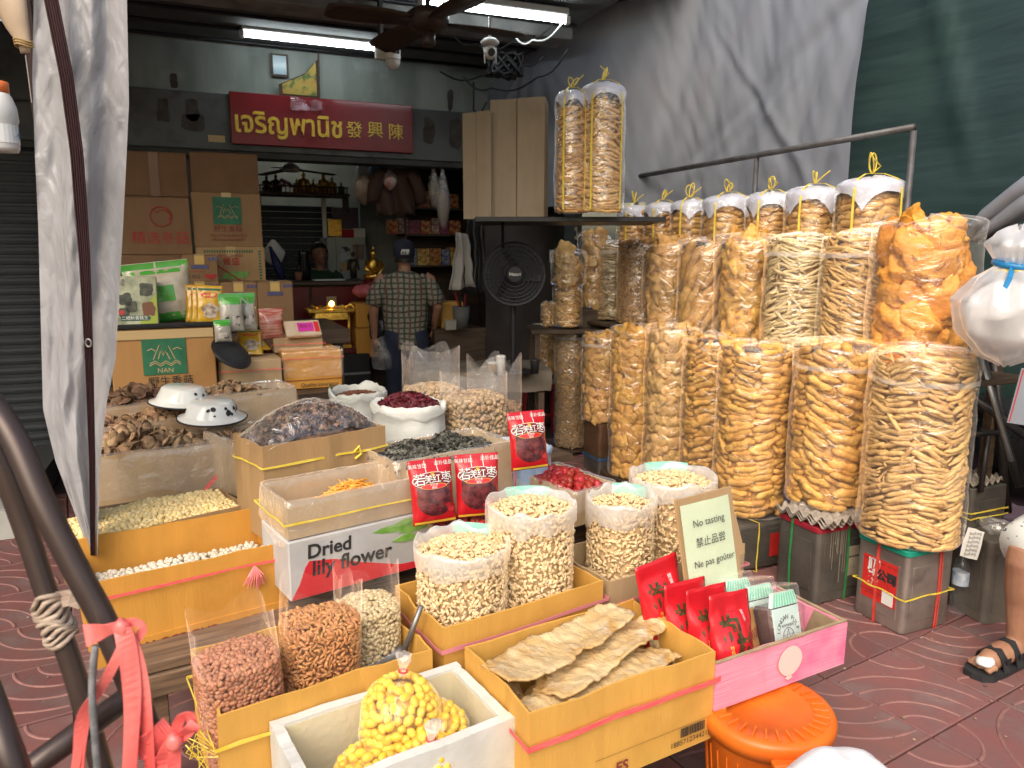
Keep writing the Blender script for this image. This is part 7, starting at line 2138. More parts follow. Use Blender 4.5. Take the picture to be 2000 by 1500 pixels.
# ================================================================ people
SKIN = mat('warm_skin', (.36, .19, .115), (.27, .13, .08), rough=.5, ns=9, sss=.1, bump=.25, bs=70, c3=(.30, .14, .10), n3=14)
def limb(pts, rs, n=10, flat=1.0): return tube(pts, rs, n, flat=flat, up=(1, 0, 0) if flat != 1 else None)
def fused(name, parts, m, parent, vox=.011):
    o = mk(name, merge(*parts), m, parent, smooth=True)
    r_ = o.modifiers.new('fuse', 'REMESH'); r_.mode = 'VOXEL'; r_.voxel_size = vox; r_.use_smooth_shade = True
    s = o.modifiers.new('soft', 'SMOOTH'); s.factor = .5; s.iterations = 2
    return o
def hand(w, d, fdir, curl=.5, side=1):
    """palm and five fingers from wrist w along d; fdir = way the fingers curl"""
    w, d, f = Vector(w), Vector(d).normalized(), Vector(fdir).normalized()
    s = d.cross(f).normalized() * side
    out = [tube([w, w + d * .045, w + d * .085], [.024, .034, .034], 8, flat=.5, up=s)]
    for k, L in enumerate((.065, .075, .070, .055)):
        b = w + d * .08 + s * (.026 - k * .0175)
        out.append(tube([b, b + d * L * .5 + f * L * .12 * curl, b + d * L * (.95 - .3 * curl) + f * L * .6 * curl], [.0092, .0085, .0065], 6))
    b = w + d * .03 + s * .030
    out.append(tube([b, b + d * .03 + s * .022, b + d * .055 + s * .026 + f * .012], [.011, .0095, .007], 6))
    return out
PLAID = bpy.data.materials.new('checked_shirt'); PLAID.use_nodes = True
def plaid():
    N, L = PLAID.node_tree.nodes, PLAID.node_tree.links
    b = N['Principled BSDF']; b.inputs['Roughness'].default_value = .85
    tc = N.new('ShaderNodeTexCoord'); sp = N.new('ShaderNodeSeparateXYZ'); n_ = N.new('ShaderNodeTexNoise'); n_.inputs['Scale'].default_value = 6; ma = N.new('ShaderNodeVectorMath'); ma.operation = 'MULTIPLY_ADD'; ma.inputs[1].default_value = (.05, .05, .05); L.new(tc.outputs['Object'], n_.inputs['Vector']); L.new(n_.outputs['Color'], ma.inputs[0]); L.new(tc.outputs['Object'], ma.inputs[2]); L.new(ma.outputs[0], sp.inputs[0])
    def stripes(src, period, duty, off=0.):
        a = N.new('ShaderNodeMath'); a.operation = 'MULTIPLY_ADD'; a.inputs[1].default_value = 1 / period; a.inputs[2].default_value = 10 + off
        f = N.new('ShaderNodeMath'); f.operation = 'FRACT'; g = N.new('ShaderNodeMath'); g.operation = 'LESS_THAN'; g.inputs[1].default_value = duty
        L.new(src, a.inputs[0]); L.new(a.outputs[0], f.inputs[0]); L.new(f.outputs[0], g.inputs[0]); return g.outputs[0]
    col = None
    base = N.new('ShaderNodeRGB'); base.outputs[0].default_value = (.23, .22, .175, 1); col = base.outputs[0]
    for src, per, du, off, c, k in ((sp.outputs[0], .046, .34, 0, (.02, .025, .02), .8), (sp.outputs[2], .046, .34, .2, (.02, .025, .02), .8), (sp.outputs[0], .092, .16, .5, (.17, .07, .05), .7), (sp.outputs[2], .092, .14, .6, (.07, .09, .06), .6)):
        mx = N.new('ShaderNodeMix'); mx.data_type = 'RGBA'; mx.inputs[7].default_value = (*c, 1)
        s = stripes(src, per, du, off); m_ = N.new('ShaderNodeMath'); m_.operation = 'MULTIPLY'; m_.inputs[1].default_value = k
        L.new(s, m_.inputs[0]); L.new(m_.outputs[0], mx.inputs[0]); L.new(col, mx.inputs[6]); col = mx.outputs[2]
    L.new(col, b.inputs['Base Color'])
plaid()
mp_ = P(792, 600, 6.25)
man = thing('person', 'person in a checked short sleeved shirt and dark cap walking into the shop', 'person', (mp_.x, mp_.y, 0.02), (0, 0, R(-12)))
LA = [(-.20, .0, 1.335), (-.265, -.02, 1.08), (-.265, .03, .86)]
RA = [(.20, .0, 1.335), (.27, -.03, 1.10), (.245, .10, .92)]
body = [limb([(0, 0, .80), (0, 0, .95), (0, 0, 1.15), (0, 0, 1.32), (0, .0, 1.385)], [.150, .150, .165, .16, .08], 14, .62),
        limb([(0, .0, 1.36), (0, .01, 1.46)], [.056, .05], 10), ell(.075, .095, .11, 14, 12, (0, .02, 1.535)), ell(.012, .02, .028, 8, 6, (-.077, .015, 1.525)), ell(.012, .02, .028, 8, 6, (.077, .015, 1.525)), ell(.014, .02, .02, 8, 6, (0, .115, 1.52)),
        limb([(-.17, 0, 1.345), LA[0], LA[1], LA[2]], [.06, .058, .042, .027], 10), limb([(.17, 0, 1.345), RA[0], RA[1], RA[2]], [.06, .058, .042, .027], 10),
        limb([(-.085, 0, .82), (-.095, .03, .48), (-.10, .0, .09)], [.09, .06, .04], 10), limb([(.085, 0, .82), (.10, -.03, .48), (.10, -.10, .09)], [.09, .06, .04], 10),
        limb([(-.10, -.04, .04), (-.105, .17, .03)], [.045, .035], 8), limb([(.10, -.15, .04), (.105, .06, .03)], [.045, .035], 8)]
body += hand(LA[2], (0, .1, -1), (.3, .4, 0), .5, 1) + hand(RA[2], (-.05, .35, -1), (-.3, .3, 0), .6, -1)
fused('body', body, SKIN, man, .010)
def shirt(u, v):
    a = 2 * PI * u
    z = .765 + v * .64
    k = [(0, .172, .125), (.15, .175, .125), (.45, .185, .125), (.75, .205, .125), (.90, .195, .105), (.97, .11, .08), (1, .07, .065)]
    for (f0, x0, y0), (f1, x1, y1) in zip(k, k[1:]):
        if v <= f1:
            f = (v - f0) / (f1 - f0); x, y = x0 + (x1 - x0) * f, y0 + (y1 - y0) * f; break
    w = 1 + .05 * nz(math.cos(a) * 3, math.sin(a) * 3, z * 7) * (1.3 - v)
    return (math.cos(a) * x * w, math.sin(a) * y * w, z + .02 * math.sin(a * 2 + 1) * (1 - v) ** 3)
sh_ = mk('shirt', grid(40, 30, shirt, wrap=True), PLAID, man, smooth=True)
sh_.modifiers.new('t', 'SOLIDIFY').thickness = .004
mk('sleeve', bump_vf(limb([(-.12, 0, 1.345), (-.185, 0, 1.315), (-.24, -.01, 1.20), (-.26, -.015, 1.12)], [.045, .068, .073, .078], 14), .006, 14), PLAID, man, smooth=True)
mk('sleeve', bump_vf(limb([(.12, 0, 1.345), (.185, 0, 1.315), (.245, -.015, 1.20), (.265, -.025, 1.13)], [.045, .068, .073, .078], 14), .006, 14), PLAID, man, smooth=True)
JEAN = mat('dark_jeans', (.012, .016, .034), (.02, .026, .05), rough=.85, ns=8)
for s, kn, an in ((-1, (-.097, .03, .48), (-.102, .0, .10)), (1, (.102, -.03, .48), (.102, -.10, .10))):
    mk('trouser_leg', bump_vf(limb([(s * .06, 0, .90), (s * .085, 0, .78), kn, an], [.12, .112, .078, .062], 14), .006, 10), JEAN, man, smooth=True)
NAVYC = mat('navy_cap', (.012, .014, .028), (.018, .021, .04), rough=.8, ns=10)
cap = mk('cap', lathe([(.09, 1.515), (.099, 1.53), (.101, 1.58), (.09, 1.63), (.055, 1.66), (0, 1.668)], 24, .9, 1.08), NAVYC, man, smooth=True, loc=(0, .02, 0))
mk('visor', grid(12, 4, lambda u, v: (math.cos(PI * u) * .085, .09 + math.sin(PI * u) * .07 * (.3 + v * .7), 1.535 - v * .02)), NAVYC, cap)
lettering(cap, 'PPB', (0.0, -.112, 1.565), .042, WHITEINK, shear=.3, bold=.001)
mk('underline', box(-.035, .035, -.113, -.1115, 1.543, 1.546), WHITEINK, cap)
mk('hair', bump_vf(grid(24, 6, lambda u, v: (math.cos(PI * (1 + u)) * .082, .025 + math.sin(PI * (1 + u)) * .100, 1.475 + v * .055)), .003, 60), mat('dark_hair_crop', (.02, .016, .014), rough=.6), man, smooth=True)
mk('shoe', ell(.05, .13, .045, 12, 8, (-.102, .06, .04)), BLACK, man, smooth=True); mk('shoe', ell(.05, .13, .045, 12, 8, (.102, -.05, .04)), BLACK, man, smooth=True)
q = P(748, 705, 6.2)
tag(mk('clear_carrier_bag', bump_vf(lathe([(.02, .22), (.07, .14), (.10, .05), (.08, -.05), (0, -.07)], 18), .03, 12), HANG, loc=(q.x, q.y, q.z), smooth=True), 'clear carrier bag hanging from the man\'s hand', 'bag')
# cashier behind the counter
wp_ = P(624, 497, 7.35)
wo = thing('person', 'person with short dark hair in a green top writing at the counter', 'person', (wp_.x, wp_.y, wp_.z - .66), (0, 0, R(6)))
hz_ = .66
hd_ = [ell(.073, .088, .108, 16, 14, (0, 0, hz_)), ell(.013, .017, .022, 8, 6, (.012, -.092, hz_ - .012)), limb([(0, .02, hz_ - .2), (0, .0, hz_ - .08)], [.052, .05], 10), ell(.012, .02, .026, 8, 6, (-.075, .0, hz_ - .005)), ell(.012, .02, .026, 8, 6, (.075, 0, hz_ - .005)), ell(.03, .022, .025, 8, 6, (.01, -.07, hz_ - .075))]
ta = [limb([(0, .03, 0), (0, .03, .25), (0, .03, .44), (0, .02, .52)], [.16, .155, .15, .07], 14, .7), limb([(-.14, .02, .45), (-.20, -.02, .22), (-.06, -.24, .155)], [.055, .043, .028], 10), limb([(.14, .02, .45), (.25, -.08, .20), (.18, -.28, .16)], [.055, .043, .028], 10)]
fused('body', hd_ + ta + hand((-.06, -.24, .155), (.8, -.6, 0), (0, -.3, -1), .5, 1) + hand((.18, -.28, .16), (-.5, -.8, 0), (-.3, 0, -1), .7, -1), SKIN, wo, .010)
HAIR = mat('dark_hair', (.012, .009, .008), (.03, .02, .016), rough=.45, ns=60, st=(1, 1, .2))
def hairf(u, v):
    a = 2 * PI * u; p = PI / 2 - v * PI * .62
    front = max(0, -math.sin(a))
    lo = p
    if front > .3: lo = max(p, .55 - .3 * (1 - front))
    r_ = 1.10 + .05 * nz(math.cos(a) * 6, math.sin(a) * 6, v * 2)
    return (math.cos(a) * math.cos(lo) * .078 * r_, math.sin(a) * math.cos(lo) * .093 * r_ + .008, hz_ + math.sin(lo) * .112 * r_)
mk('hair', grid(36, 14, hairf, wrap=True), HAIR, wo, smooth=True)
for s in (-1, 1):
    mk('eye', ell(.011, .004, .005, 8, 6, (s * .032 + .008, -.083, hz_ + .004)), mat('dark_eye', (.02, .015, .012), rough=.2), wo, smooth=True)
    mk('eyebrow', tube([(s * .018 + .008, -.087, hz_ + .026), (s * .045 + .008, -.076, hz_ + .027)], .003, 5), HAIR, wo)
mk('lips', tube([(-.012, -.088, hz_ - .055), (.01, -.092, hz_ - .053), (.032, -.086, hz_ - .055)], .004, 6), mat('lip', (.30, .10, .08), rough=.4), wo, smooth=True)
GRT = mat('dark_green_top', (.018, .055, .028), (.014, .04, .02), rough=.85, ns=6)
mk('top_shirt', bump_vf(limb([(0, .03, -.02), (0, .03, .25), (0, .03, .45), (0, .025, .515)], [.185, .185, .185, .09], 18, .75), .006, 12), GRT, wo, smooth=True)
for s, e in ((-1, (-.19, -.01, .26)), (1, (.225, -.05, .26))):
    mk('sleeve', bump_vf(limb([(s * .12, .02, .46), (s * .16, .01, .43), e], [.068, .068, .062], 12), .005, 12), GRT, wo, smooth=True)
tag(mk('open_ledger', box(-.14, .14, -.08, .08, 0, .012, .003), WHITE, loc=(wp_.x + .02, wp_.y - .36, 1.322)), 'white ledger under the hands of the cashier', 'book')
tag(mk('pen', tube([(0, 0, 0), (.02, .01, .09)], .004, 6), BLACK, loc=(wp_.x + .12, wp_.y - .36, 1.336)), 'black pen held over the ledger', 'pen')
q = P(577, 548, 7.1)
jr = thing('clay_pot', 'brown clay pot of pens on the counter', 'pot', (q.x, 7.1, 1.322)); mk('pot', lathe([(0, 0), (.03, 0), (.036, .08), (.03, .082), (.026, .01)], 16), mat('terracotta', (.24, .10, .06), rough=.7), jr, smooth=True); mk('pen_bundle', tube([(0, 0, .02), (.01, 0, .14)], .006, 6), BLACK, jr)
q = P(590, 530, 7.25); tag(mk('black_vase', lathe([(0, 0), (.05, 0), (.06, .10), (.045, .22), (.055, .26), (.05, .27), (0, .26)], 20), mat('glossy_black_glaze', (.012, .012, .014), rough=.12), loc=(q.x, 7.3, 1.322), smooth=True), 'glossy black vase standing beside the cashier', 'vase')
q = P(548, 545, 7.0)
tag(mk('folded_umbrella', tube([q + Vector((-.08, 0, .30)), q + Vector((-.02, 0, .12)), q + Vector((.03, 0, -.06))], [.012, .045, .02], 10), mat('dark_blue_nylon', (.02, .025, .10), rough=.5), smooth=True), 'folded dark blue umbrella leaning by the white shopping bag', 'umbrella')

# ---- leg of the person sitting at the right edge
lg_f = G(1985, 1283, .02)
lgp = thing('person', 'bare lower leg and sandalled foot of a person seated at the right edge', 'person', (lg_f.x - .075, lg_f.y, 0), (0, 0, R(3)))
# foot points to -x
fp = [limb([(.11, 0, .055), (.05, 0, .060), (-.03, 0, .058), (-.09, 0, .048), (-.125, .0, .042)], [.036, .044, .045, .040, .030], 12),
      limb([(.07, 0, .06), (.065, .0, .13), (.075, 0, .24), (.06, .0, .33), (.045, 0, .41), (.06, 0, .46)], [.040, .036, .056, .060, .056, .058], 14),
      limb([(.06, 0, .45), (.22, .02, .47), (.45, .04, .48), (.62, .06, .5)], [.062, .08, .095, .11], 14), ell(.035, .036, .03, 10, 8, (.115, 0, .045))]
for k in range(5):
    yy = .036 - k * .0185; L = (.030, .034, .032, .028, .036)[k]
    fp.append(limb([(-.115, yy, .042), (-.135, yy, .040), (-.125 - L, yy, .034)], [.012 if k < 4 else .016, .0105, .008 if k < 4 else .012], 7))
fused('body', fp, SKIN, lgp, .007)
RUB = mat('black_sandal_rubber', (.018, .020, .022), (.028, .03, .032), rough=.6, ns=20)
def outl(s): return [(-.185 * s, .0), (-.18 * s, .03 * s), (-.14 * s, .05 * s), (-.05 * s, .05 * s), (.03, .042 * s), (.11, .045 * s), (.15 * s, .028 * s), (.158 * s, 0), (.15 * s, -.028 * s), (.11, -.042 * s), (.03, -.046 * s), (-.06 * s, -.053 * s), (-.14 * s, -.055 * s), (-.175 * s, -.035 * s)]
sV, sF = prism(outl(1.06), 0, .024)
sd_ = mk('sandal', ([(x, z, y) for x, y, z in sV], [f[::-1] for f in sF]), RUB, lgp)
for x in (-.075, .005):
    mk('sandal_strap', ribbon([(x, .058, .02), (x, .05, .06), (x + .003, .02, .105 if x > -.05 else .092), (x + .003, -.02, .107 if x > -.05 else .094), (x, -.052, .06), (x, -.06, .02)], .032, lambda f: (0, math.cos(PI * f), math.sin(PI * f) + .05), .004), RUB, sd_)
    mk('buckle', box(x - .012, x + .012, -.063, -.058, .055, .08, .002), BLACK, sd_)
mk('toe_bandage', bump_vf(ell(.035, .032, .020, 12, 8, (-.135, -.01, .056)), .005, 50), WHITE, lgp, smooth=True)
SHORT = mat('pale_patterned_shorts', (.55, .56, .54), (.10, .12, .14), rough=.8, ns=38, lo=.60, hi=.64)
mk('shorts', bump_vf(limb([(.035, 0, .475), (.12, .01, .475), (.3, .02, .49), (.62, .06, .51)], [.086, .095, .11, .13], 16), .010, 10), SHORT, lgp, smooth=True)
st2 = thing('low_stool', 'low stool under the person seated at the right edge', 'stool', (lg_f.x + .62, lg_f.y + .06, 0))
mk('seat', box(-.16, .18, -.16, .16, .36, .385, .006), DARKWOOD, st2)
for sx in (-1, 1):
    for sy in (-1, 1): mk('leg', box(sx * .13 - .015, sx * .13 + .015, sy * .13 - .015, sy * .13 + .015, 0, .359), DARKWOOD, st2)

# ---- right edge: bottle, hanging bag, trestle, motorbike, papers
bt = G(1869, 1196, .0)
t = thing('water_bottle', 'clear water bottle with blue cap behind the green lidded tin', 'bottle', (bt.x, bt.y, 0))
mk('bottle', bump_vf(lathe([(0, .002), (.030, .002), (.033, .012), (.031, .06), (.033, .065), (.031, .10), (.033, .13), (.033, .20), (.026, .24), (.013, .262), (.013, .28)], 24), .0008, 40), plastic('bottle_plastic', haze=.06, gl=.05, bs=30, bump=.3, hazec=(.6, .7, .8)), t, smooth=True)
mk('cap', cyl((0, 0, .281), (0, 0, .298), .016), mat('blue_cap', (.04, .10, .40), rough=.35), t); mk('label', lathe([(.0345, .135), (.0345, .195)], 24), mat('blue_white_label', (.30, .42, .60), (.65, .70, .75), rough=.4, ns=30), t)
def bagf(u, v):
    a = 2 * PI * u
    k = [(0, .02), (.06, .10), (.22, .165), (.45, .175), (.62, .12), (.72, .055), (.78, .075), (.88, .105), (.96, .07), (1, .01)]
    for (f0, x0), (f1, x1) in zip(k, k[1:]):
        if v <= f1: q = x0 + (x1 - x0) * (v - f0) / (f1 - f0); break
    q *= 1 + .16 * nz(math.cos(a) * 2, math.sin(a) * 2, v * 4) + .09 * math.sin(a * 11 + v * 4) * (1 if .45 < v < .9 else .35) + .05 * math.sin(a * 23 + v * 9) * (1 if .4 < v < .9 else .2)
    return (math.cos(a) * q, math.sin(a) * q, v * .50 + .012 * math.sin(a * 3))
hb_ = P(1962, 710, 2.75)
t = thing('hanging_plastic_bag', 'bulging milky plastic bag tied with blue tape at the right edge', 'bag', (hb_.x, hb_.y, hb_.z))
mk('film', grid(44, 40, bagf, wrap=True), plastic('milky_bag_film', haze=.60, gl=.10, bs=9, bump=1.0, rough=.2, hazec=(.80, .80, .82), st=(1, 1, .35)), t, smooth=True)
mk('contents', bump_vf(ell(.135, .135, .13, 16, 12, (0, 0, .19)), .05, 9), mat('white_pink_bundle', (.70, .67, .67), (.64, .38, .42), rough=.6, ns=5, lo=.52, hi=.68), t, smooth=True)
mk('blue_tape', tube([(math.cos(a) * .066, math.sin(a) * .066, .365 + .012 * math.sin(a)) for a in np.linspace(0, 2 * PI, 20, endpoint=False)], .013, 6, closed=True), mat('bright_blue_tape', (.02, .20, .45), rough=.35), t, smooth=True)
mk('blue_tail', ribbon([(-.06, -.03, .36), (-.10, -.05, .32), (-.13, -.04, .24)], .02, (-.5, -1, 0), .002), mat('bright_blue_tape', (.02, .20, .45)), t)
mk('yellow_tie', tube([(math.cos(a) * .07, math.sin(a) * .07, .345) for a in np.linspace(0, 2 * PI, 20, endpoint=False)], .004, 5, closed=True), YELTIE, t)
DM = mat('dark_steel_bar', (.035, .032, .032), (.06, .052, .05), rough=.4, ns=10, metal=.5)
tr_ = thing('metal_trestle', 'dark folding metal trestle standing behind the right hand tins', 'trestle', (0, 0, 0))
for a, b, r_ in (((1908, 660, 3.0), (1990, 950, 3.0), .016), ((1872, 755, 3.0), (2040, 880, 3.0), .017), ((1940, 690, 3.2), (1968, 1000, 3.2), .018), ((1860, 850, 3.1), (1950, 845, 3.1), .012), ((1930, 850, 3.1), (1915, 960, 3.1), .012)):
    mk('bar', tube([P(*a), P(*b)], r_, 8), DM, tr_, smooth=True)
mk('pale_upright', tube([P(1912, 690, 2.95), P(1975, 900, 2.95)], .011, 6), STEEL, tr_, smooth=True)
mb = P(2010, 830, 3.3)
bk = thing('motorbike', 'black motorbike parked at the right edge behind the trestle', 'motorbike', (mb.x, mb.y, 0), (0, 0, R(70)))
BKP = mat('black_bike_plastic', (.012, .012, .014), (.022, .022, .024), rough=.25, ns=4)
mk('fairing', bump_vf(ell(.38, .13, .20, 18, 12, (0, 0, .62)), .03, 6), BKP, bk, smooth=True)
mk('seat', bump_vf(ell(.32, .12, .06, 16, 10, (.18, 0, .82)), .01, 6), BLACK, bk, smooth=True)
for x in (-.58, .58):
    wh = mk('wheel', tube([(x + math.cos(a) * .25, 0, .28 + math.sin(a) * .25) for a in np.linspace(0, 2 * PI, 32, endpoint=False)], .045, 8, closed=True), BLACK, bk, smooth=True)
    mk('rim', tube([(x + math.cos(a) * .19, 0, .28 + math.sin(a) * .19) for a in np.linspace(0, 2 * PI, 24, endpoint=False)], .012, 6, closed=True), STEEL, wh, smooth=True)
mk('handlebar', tube([(-.35, -.28, .98), (-.40, 0, .95), (-.35, .28, .98)], .014, 8), STEEL, bk, smooth=True); mk('fork', tube([(-.40, 0, .95), (-.58, 0, .28)], .022, 8), DM, bk)
mk('leg_shield', bump_vf(box(-.42, -.32, -.16, .16, .35, .8, .02), .02, 7), BKP, bk, smooth=True)
q = P(1899, 1062, 2.95)
t = thing('printed_sheet', 'white sheet with black slanted print hanging behind the bottle', 'sheet', q, (R(-8), R(12), R(-35)))
mk('paper', bump_vf(grid(8, 8, lambda u, v: ((u - .5) * .11, 0, (v - .5) * .17)), .008, 12), WHITE, t, smooth=True)
t.scale = (.62, .62, .75)
for k in range(6): lettering(t, 'สินค้าหมู', (0, -.008, .06 - k * .024), .022, BLACKINK, (PI / 2, R(-14), 0))
q = P(1998, 775, 2.6)
t = thing('price_tag', 'white tag with red border hung by yellow twine at the right edge', 'tag', q, (0, R(8), R(-30)))
mk('card', box(-.03, .03, -.002, .002, -.10, .10), TARP, t); mk('red_border', merge(box(-.026, -.022, -.0035, -.0022, -.095, .095), box(-.0215, .026, -.0035, -.0022, .088, .093)), REDINK, t)
mk('twine', tube([(0, 0, .10), (-.03, 0, .17)], .0025, 4), YELTIE, t)
# crumpled clear bag on the old tin
q = P(1978, 1030, 2.75)
tag(mk('crumpled_bag', bump_vf(ell(.06, .06, .03, 14, 10), .03, 25), LINER, loc=(3.12, 2.0, .40), smooth=True), 'crumpled clear plastic bag lying on the old rust grey tin', 'bag')
# white sack and green bag at the bottom edge
q = P(1645, 1500, 1.42)
def wsf(u, v):
    a = 2 * PI * u; r_ = v
    return (math.cos(a) * .22 * r_ * (1 + .15 * nz(math.cos(a) * 2, math.sin(a) * 2, 3)), math.sin(a) * .18 * r_, 0.50 * (1 - r_ ** 2.6) ** .5 * (1 if r_ < 1 else 0) + .02 * nz(math.cos(a) * 3 * r_, math.sin(a) * 3 * r_, 7) * (1 - r_))
tag(mk('white_sack', grid(40, 22, wsf, wrap=True), mat('white_sheet_cloth', (.76, .77, .79), (.70, .71, .74), rough=.7, ns=4, bump=.25, bs=9), loc=(q.x, q.y, 0), smooth=True), 'plain white sack at the bottom edge in front of the pail', 'sack')
q = P(1285, 1500, 1.64)
tag(mk('green_bag', bump_vf(ell(.10, .08, .13, 20, 14), .03, 14), mat('green_plastic_bag', (.02, .32, .12), (.03, .42, .18), rough=.25, ns=8, coat=.4), loc=(q.x, q.y, .165), smooth=True), 'crumpled bright green bag under the fish carton', 'bag')

# ================================================================ foreground on the left
# gathered plastic curtain with a woven strap
CURT = bpy.data.materials.new('grey_plastic_curtain'); CURT.use_nodes = True
def cmat():
    N, L = CURT.node_tree.nodes, CURT.node_tree.links
    b = N['Principled BSDF']
    b.inputs['Base Color'].default_value = (.47, .47, .50, 1); b.inputs['Roughness'].default_value = .2
    b.inputs['Transmission Weight'].default_value = 0
    tc = N.new('ShaderNodeTexCoord'); n = N.new('ShaderNodeTexNoise'); n.inputs['Scale'].default_value = 11; n.inputs['Detail'].default_value = 4; n.inputs['Distortion'].default_value = 2.5
    mp = N.new('ShaderNodeMapping'); mp.inputs['Scale'].default_value = (1, 1, .45); L.new(tc.outputs['Object'], mp.inputs[0]); L.new(mp.outputs[0], n.inputs['Vector'])
    bp = N.new('ShaderNodeBump'); bp.inputs['Strength'].default_value = .42; bp.inputs['Distance'].default_value = .025
    L.new(n.outputs['Fac'], bp.inputs['Height']); L.new(bp.outputs[0], b.inputs['Normal'])
    tl = N.new('ShaderNodeBsdfTranslucent'); tl.inputs[0].default_value = (.47, .47, .49, 1)
    mx = N.new('ShaderNodeMixShader'); mx.inputs[0].default_value = .35
    L.new(b.outputs[0], mx.inputs[1]); L.new(tl.outputs[0], mx.inputs[2]); L.new(mx.outputs[0], N['Material Output'].inputs[0])
cmat()
DC = 2.2
LE = [(-160, 62), (0, 66), (150, 63), (300, 68), (450, 75), (800, 84), (900, 108), (1040, 160), (1085, 176)]
RE = [(-160, 245), (0, 248), (200, 252), (330, 246), (450, 240), (700, 226), (790, 208), (900, 196), (1085, 190)]
ST = [(-160, 60 + 10), (0, 100), (150, 130), (300, 150), (500, 165), (700, 174), (900, 180), (1085, 181)]
cv = P(150, 500, DC)
cur = thing('plastic_curtain', 'gathered grey translucent plastic curtain hanging at the left of the stall', 'curtain', (cv.x, cv.y, 0))
fwd = Vector((math.sin(YAW), math.cos(YAW), 0))
def cpt(px, py, dd=0.):
    q = P(px, py, DC + dd); return q - Vector((cv.x, cv.y, 0))
def curt(u, v):
    py = -160 + v * 1245
    l, r_ = interp(py, LE), interp(py, RE)
    px = l + (r_ - l) * u
    dep = .030 * math.sin(u * 9 + v * 1.5) + .007 * math.sin(u * 26 + v * 4) + .022 * nz(u * 3, v * 7, 2) + .011 * nz(u * 6 + v * 14, v * 12, 6) + .004 * nz(u * 16 - v * 34, v * 30, 9)
    return cpt(px, py, dep * .8)
mk('sheet', grid(90, 170, curt), CURT, cur, smooth=True)
def curt2(u, v):
    py = -160 + v * 1225
    l, r_ = interp(py, LE) + 6, interp(py, RE) - 6
    return cpt(l + (r_ - l) * u, py, .16 + .04 * math.sin(u * 17 + 2 + v * 2))
mk('rear_fold', grid(40, 50, curt2), CURT, cur, smooth=True)
STRAP = mat('brown_woven_strap', (.055, .018, .022), (.035, .012, .014), rough=.75, ns=60, st=(30, 30, 1), bump=.4, bs=60)
def strapf(u, v):
    py = -160 + v * 1245
    w = interp(py, [(-160, 30), (0, 29), (400, 26), (700, 17), (1085, 9)])
    px = interp(py, ST) + (u - .5) * w
    return cpt(px, py, -.075 + .003 * math.cos(u * 2 * PI * 6))
mk('woven_strap', grid(26, 60, strapf), STRAP, cur, smooth=True)
e = cpt(173, 670, -.09)
mk('eyelet', xf(tube([(math.cos(a) * .008, 0, math.sin(a) * .011) for a in np.linspace(0, 2 * PI, 20, endpoint=False)], .0032, 6, closed=True), Matrix.Translation(e) @ Matrix.Rotation(-YAW, 4, 'Z')), STEEL, cur, smooth=True)

# tubular metal frame close to the lens
FRM = mat('brown_painted_tube', (.075, .050, .042), (.055, .038, .034), rough=.32, ns=5, metal=.3, spec=.5)
tf = thing('tube_frame', 'brown painted metal tube frame in the left foreground', 'frame', (-.1, .95, 0))
o_ = Vector((-.1, .95, 0))
def fp_(px, py, D): return P(px, py, D) - o_
def smoothpath(ctrl, n=7):
    out = []
    for i in range(len(ctrl) - 1):
        p0, p1, p2, p3 = ctrl[max(0, i - 1)], ctrl[i], ctrl[i + 1], ctrl[min(len(ctrl) - 1, i + 2)]
        for k in range(n):
            t = k / n
            out.append(.5 * ((2 * p1) + (p2 - p0) * t + (2 * p0 - 5 * p1 + 4 * p2 - p3) * t * t + (3 * p1 - p0 - 3 * p2 + p3) * t ** 3))
    out.append(ctrl[-1]); return out
mk('bent_tube', tube(smoothpath([fp_(-90, 720, .9), fp_(-30, 775, .9), fp_(28, 858, .88), fp_(85, 985, .86), fp_(150, 1115, .85), fp_(222, 1255, .84), fp_(345, 1560, .8)]), .0155, 14), FRM, tf, smooth=True)
mk('leg_tube', tube(smoothpath([fp_(-60, 790, .96), fp_(0, 905, .96), fp_(48, 1030, .96), fp_(98, 1180, .95), fp_(150, 1330, .94), fp_(215, 1560, .92)]), .0145, 14), FRM, tf, smooth=True)
mk('cross_tube', tube([fp_(250, 1362, .86), fp_(60, 1500, .8), fp_(-60, 1590, .76)], .0150, 14), FRM, tf, smooth=True)
mk('near_tube', tube([fp_(-30, 1340, .7), fp_(70, 1620, .66)], .0145, 14), FRM, tf, smooth=True)
TAPE = mat('frayed_tape_wrap', (.50, .40, .32), (.30, .22, .17), rough=.6, ns=22, st=(1, 1, 6), bump=.8, bs=30)
wr = thing('tape_wrap', 'frayed beige tape wound round the frame leg', 'tape', (0, 0, 0))
wa, wb_ = P(92, 1168, .95), P(122, 1248, .948)
vs2 = []
for k in range(10):
    c = wa.lerp(wb_, k / 9); ax = (wb_ - wa).normalized(); e1 = ax.orthogonal().normalized(); e2 = ax.cross(e1)
    vs2.append(tube([c + e1 * math.cos(a) * .0185 + e2 * math.sin(a) * .0185 + ax * .006 * math.sin(a * 2 + k) for a in np.linspace(0, 2 * PI, 16, endpoint=False)], .004, 5, closed=True))
mk('winding', bump_vf(merge(*vs2), .005, 45), TAPE, wr, smooth=True)
mk('loose_flap', bump_vf(ribbon([wa + Vector((.012, -.01, 0)), wa + Vector((.03, -.02, .003)), wa + Vector((.044, -.02, -.004))], .022, (-.3, -1, .2), .002), .004, 60), TAPE, wr)
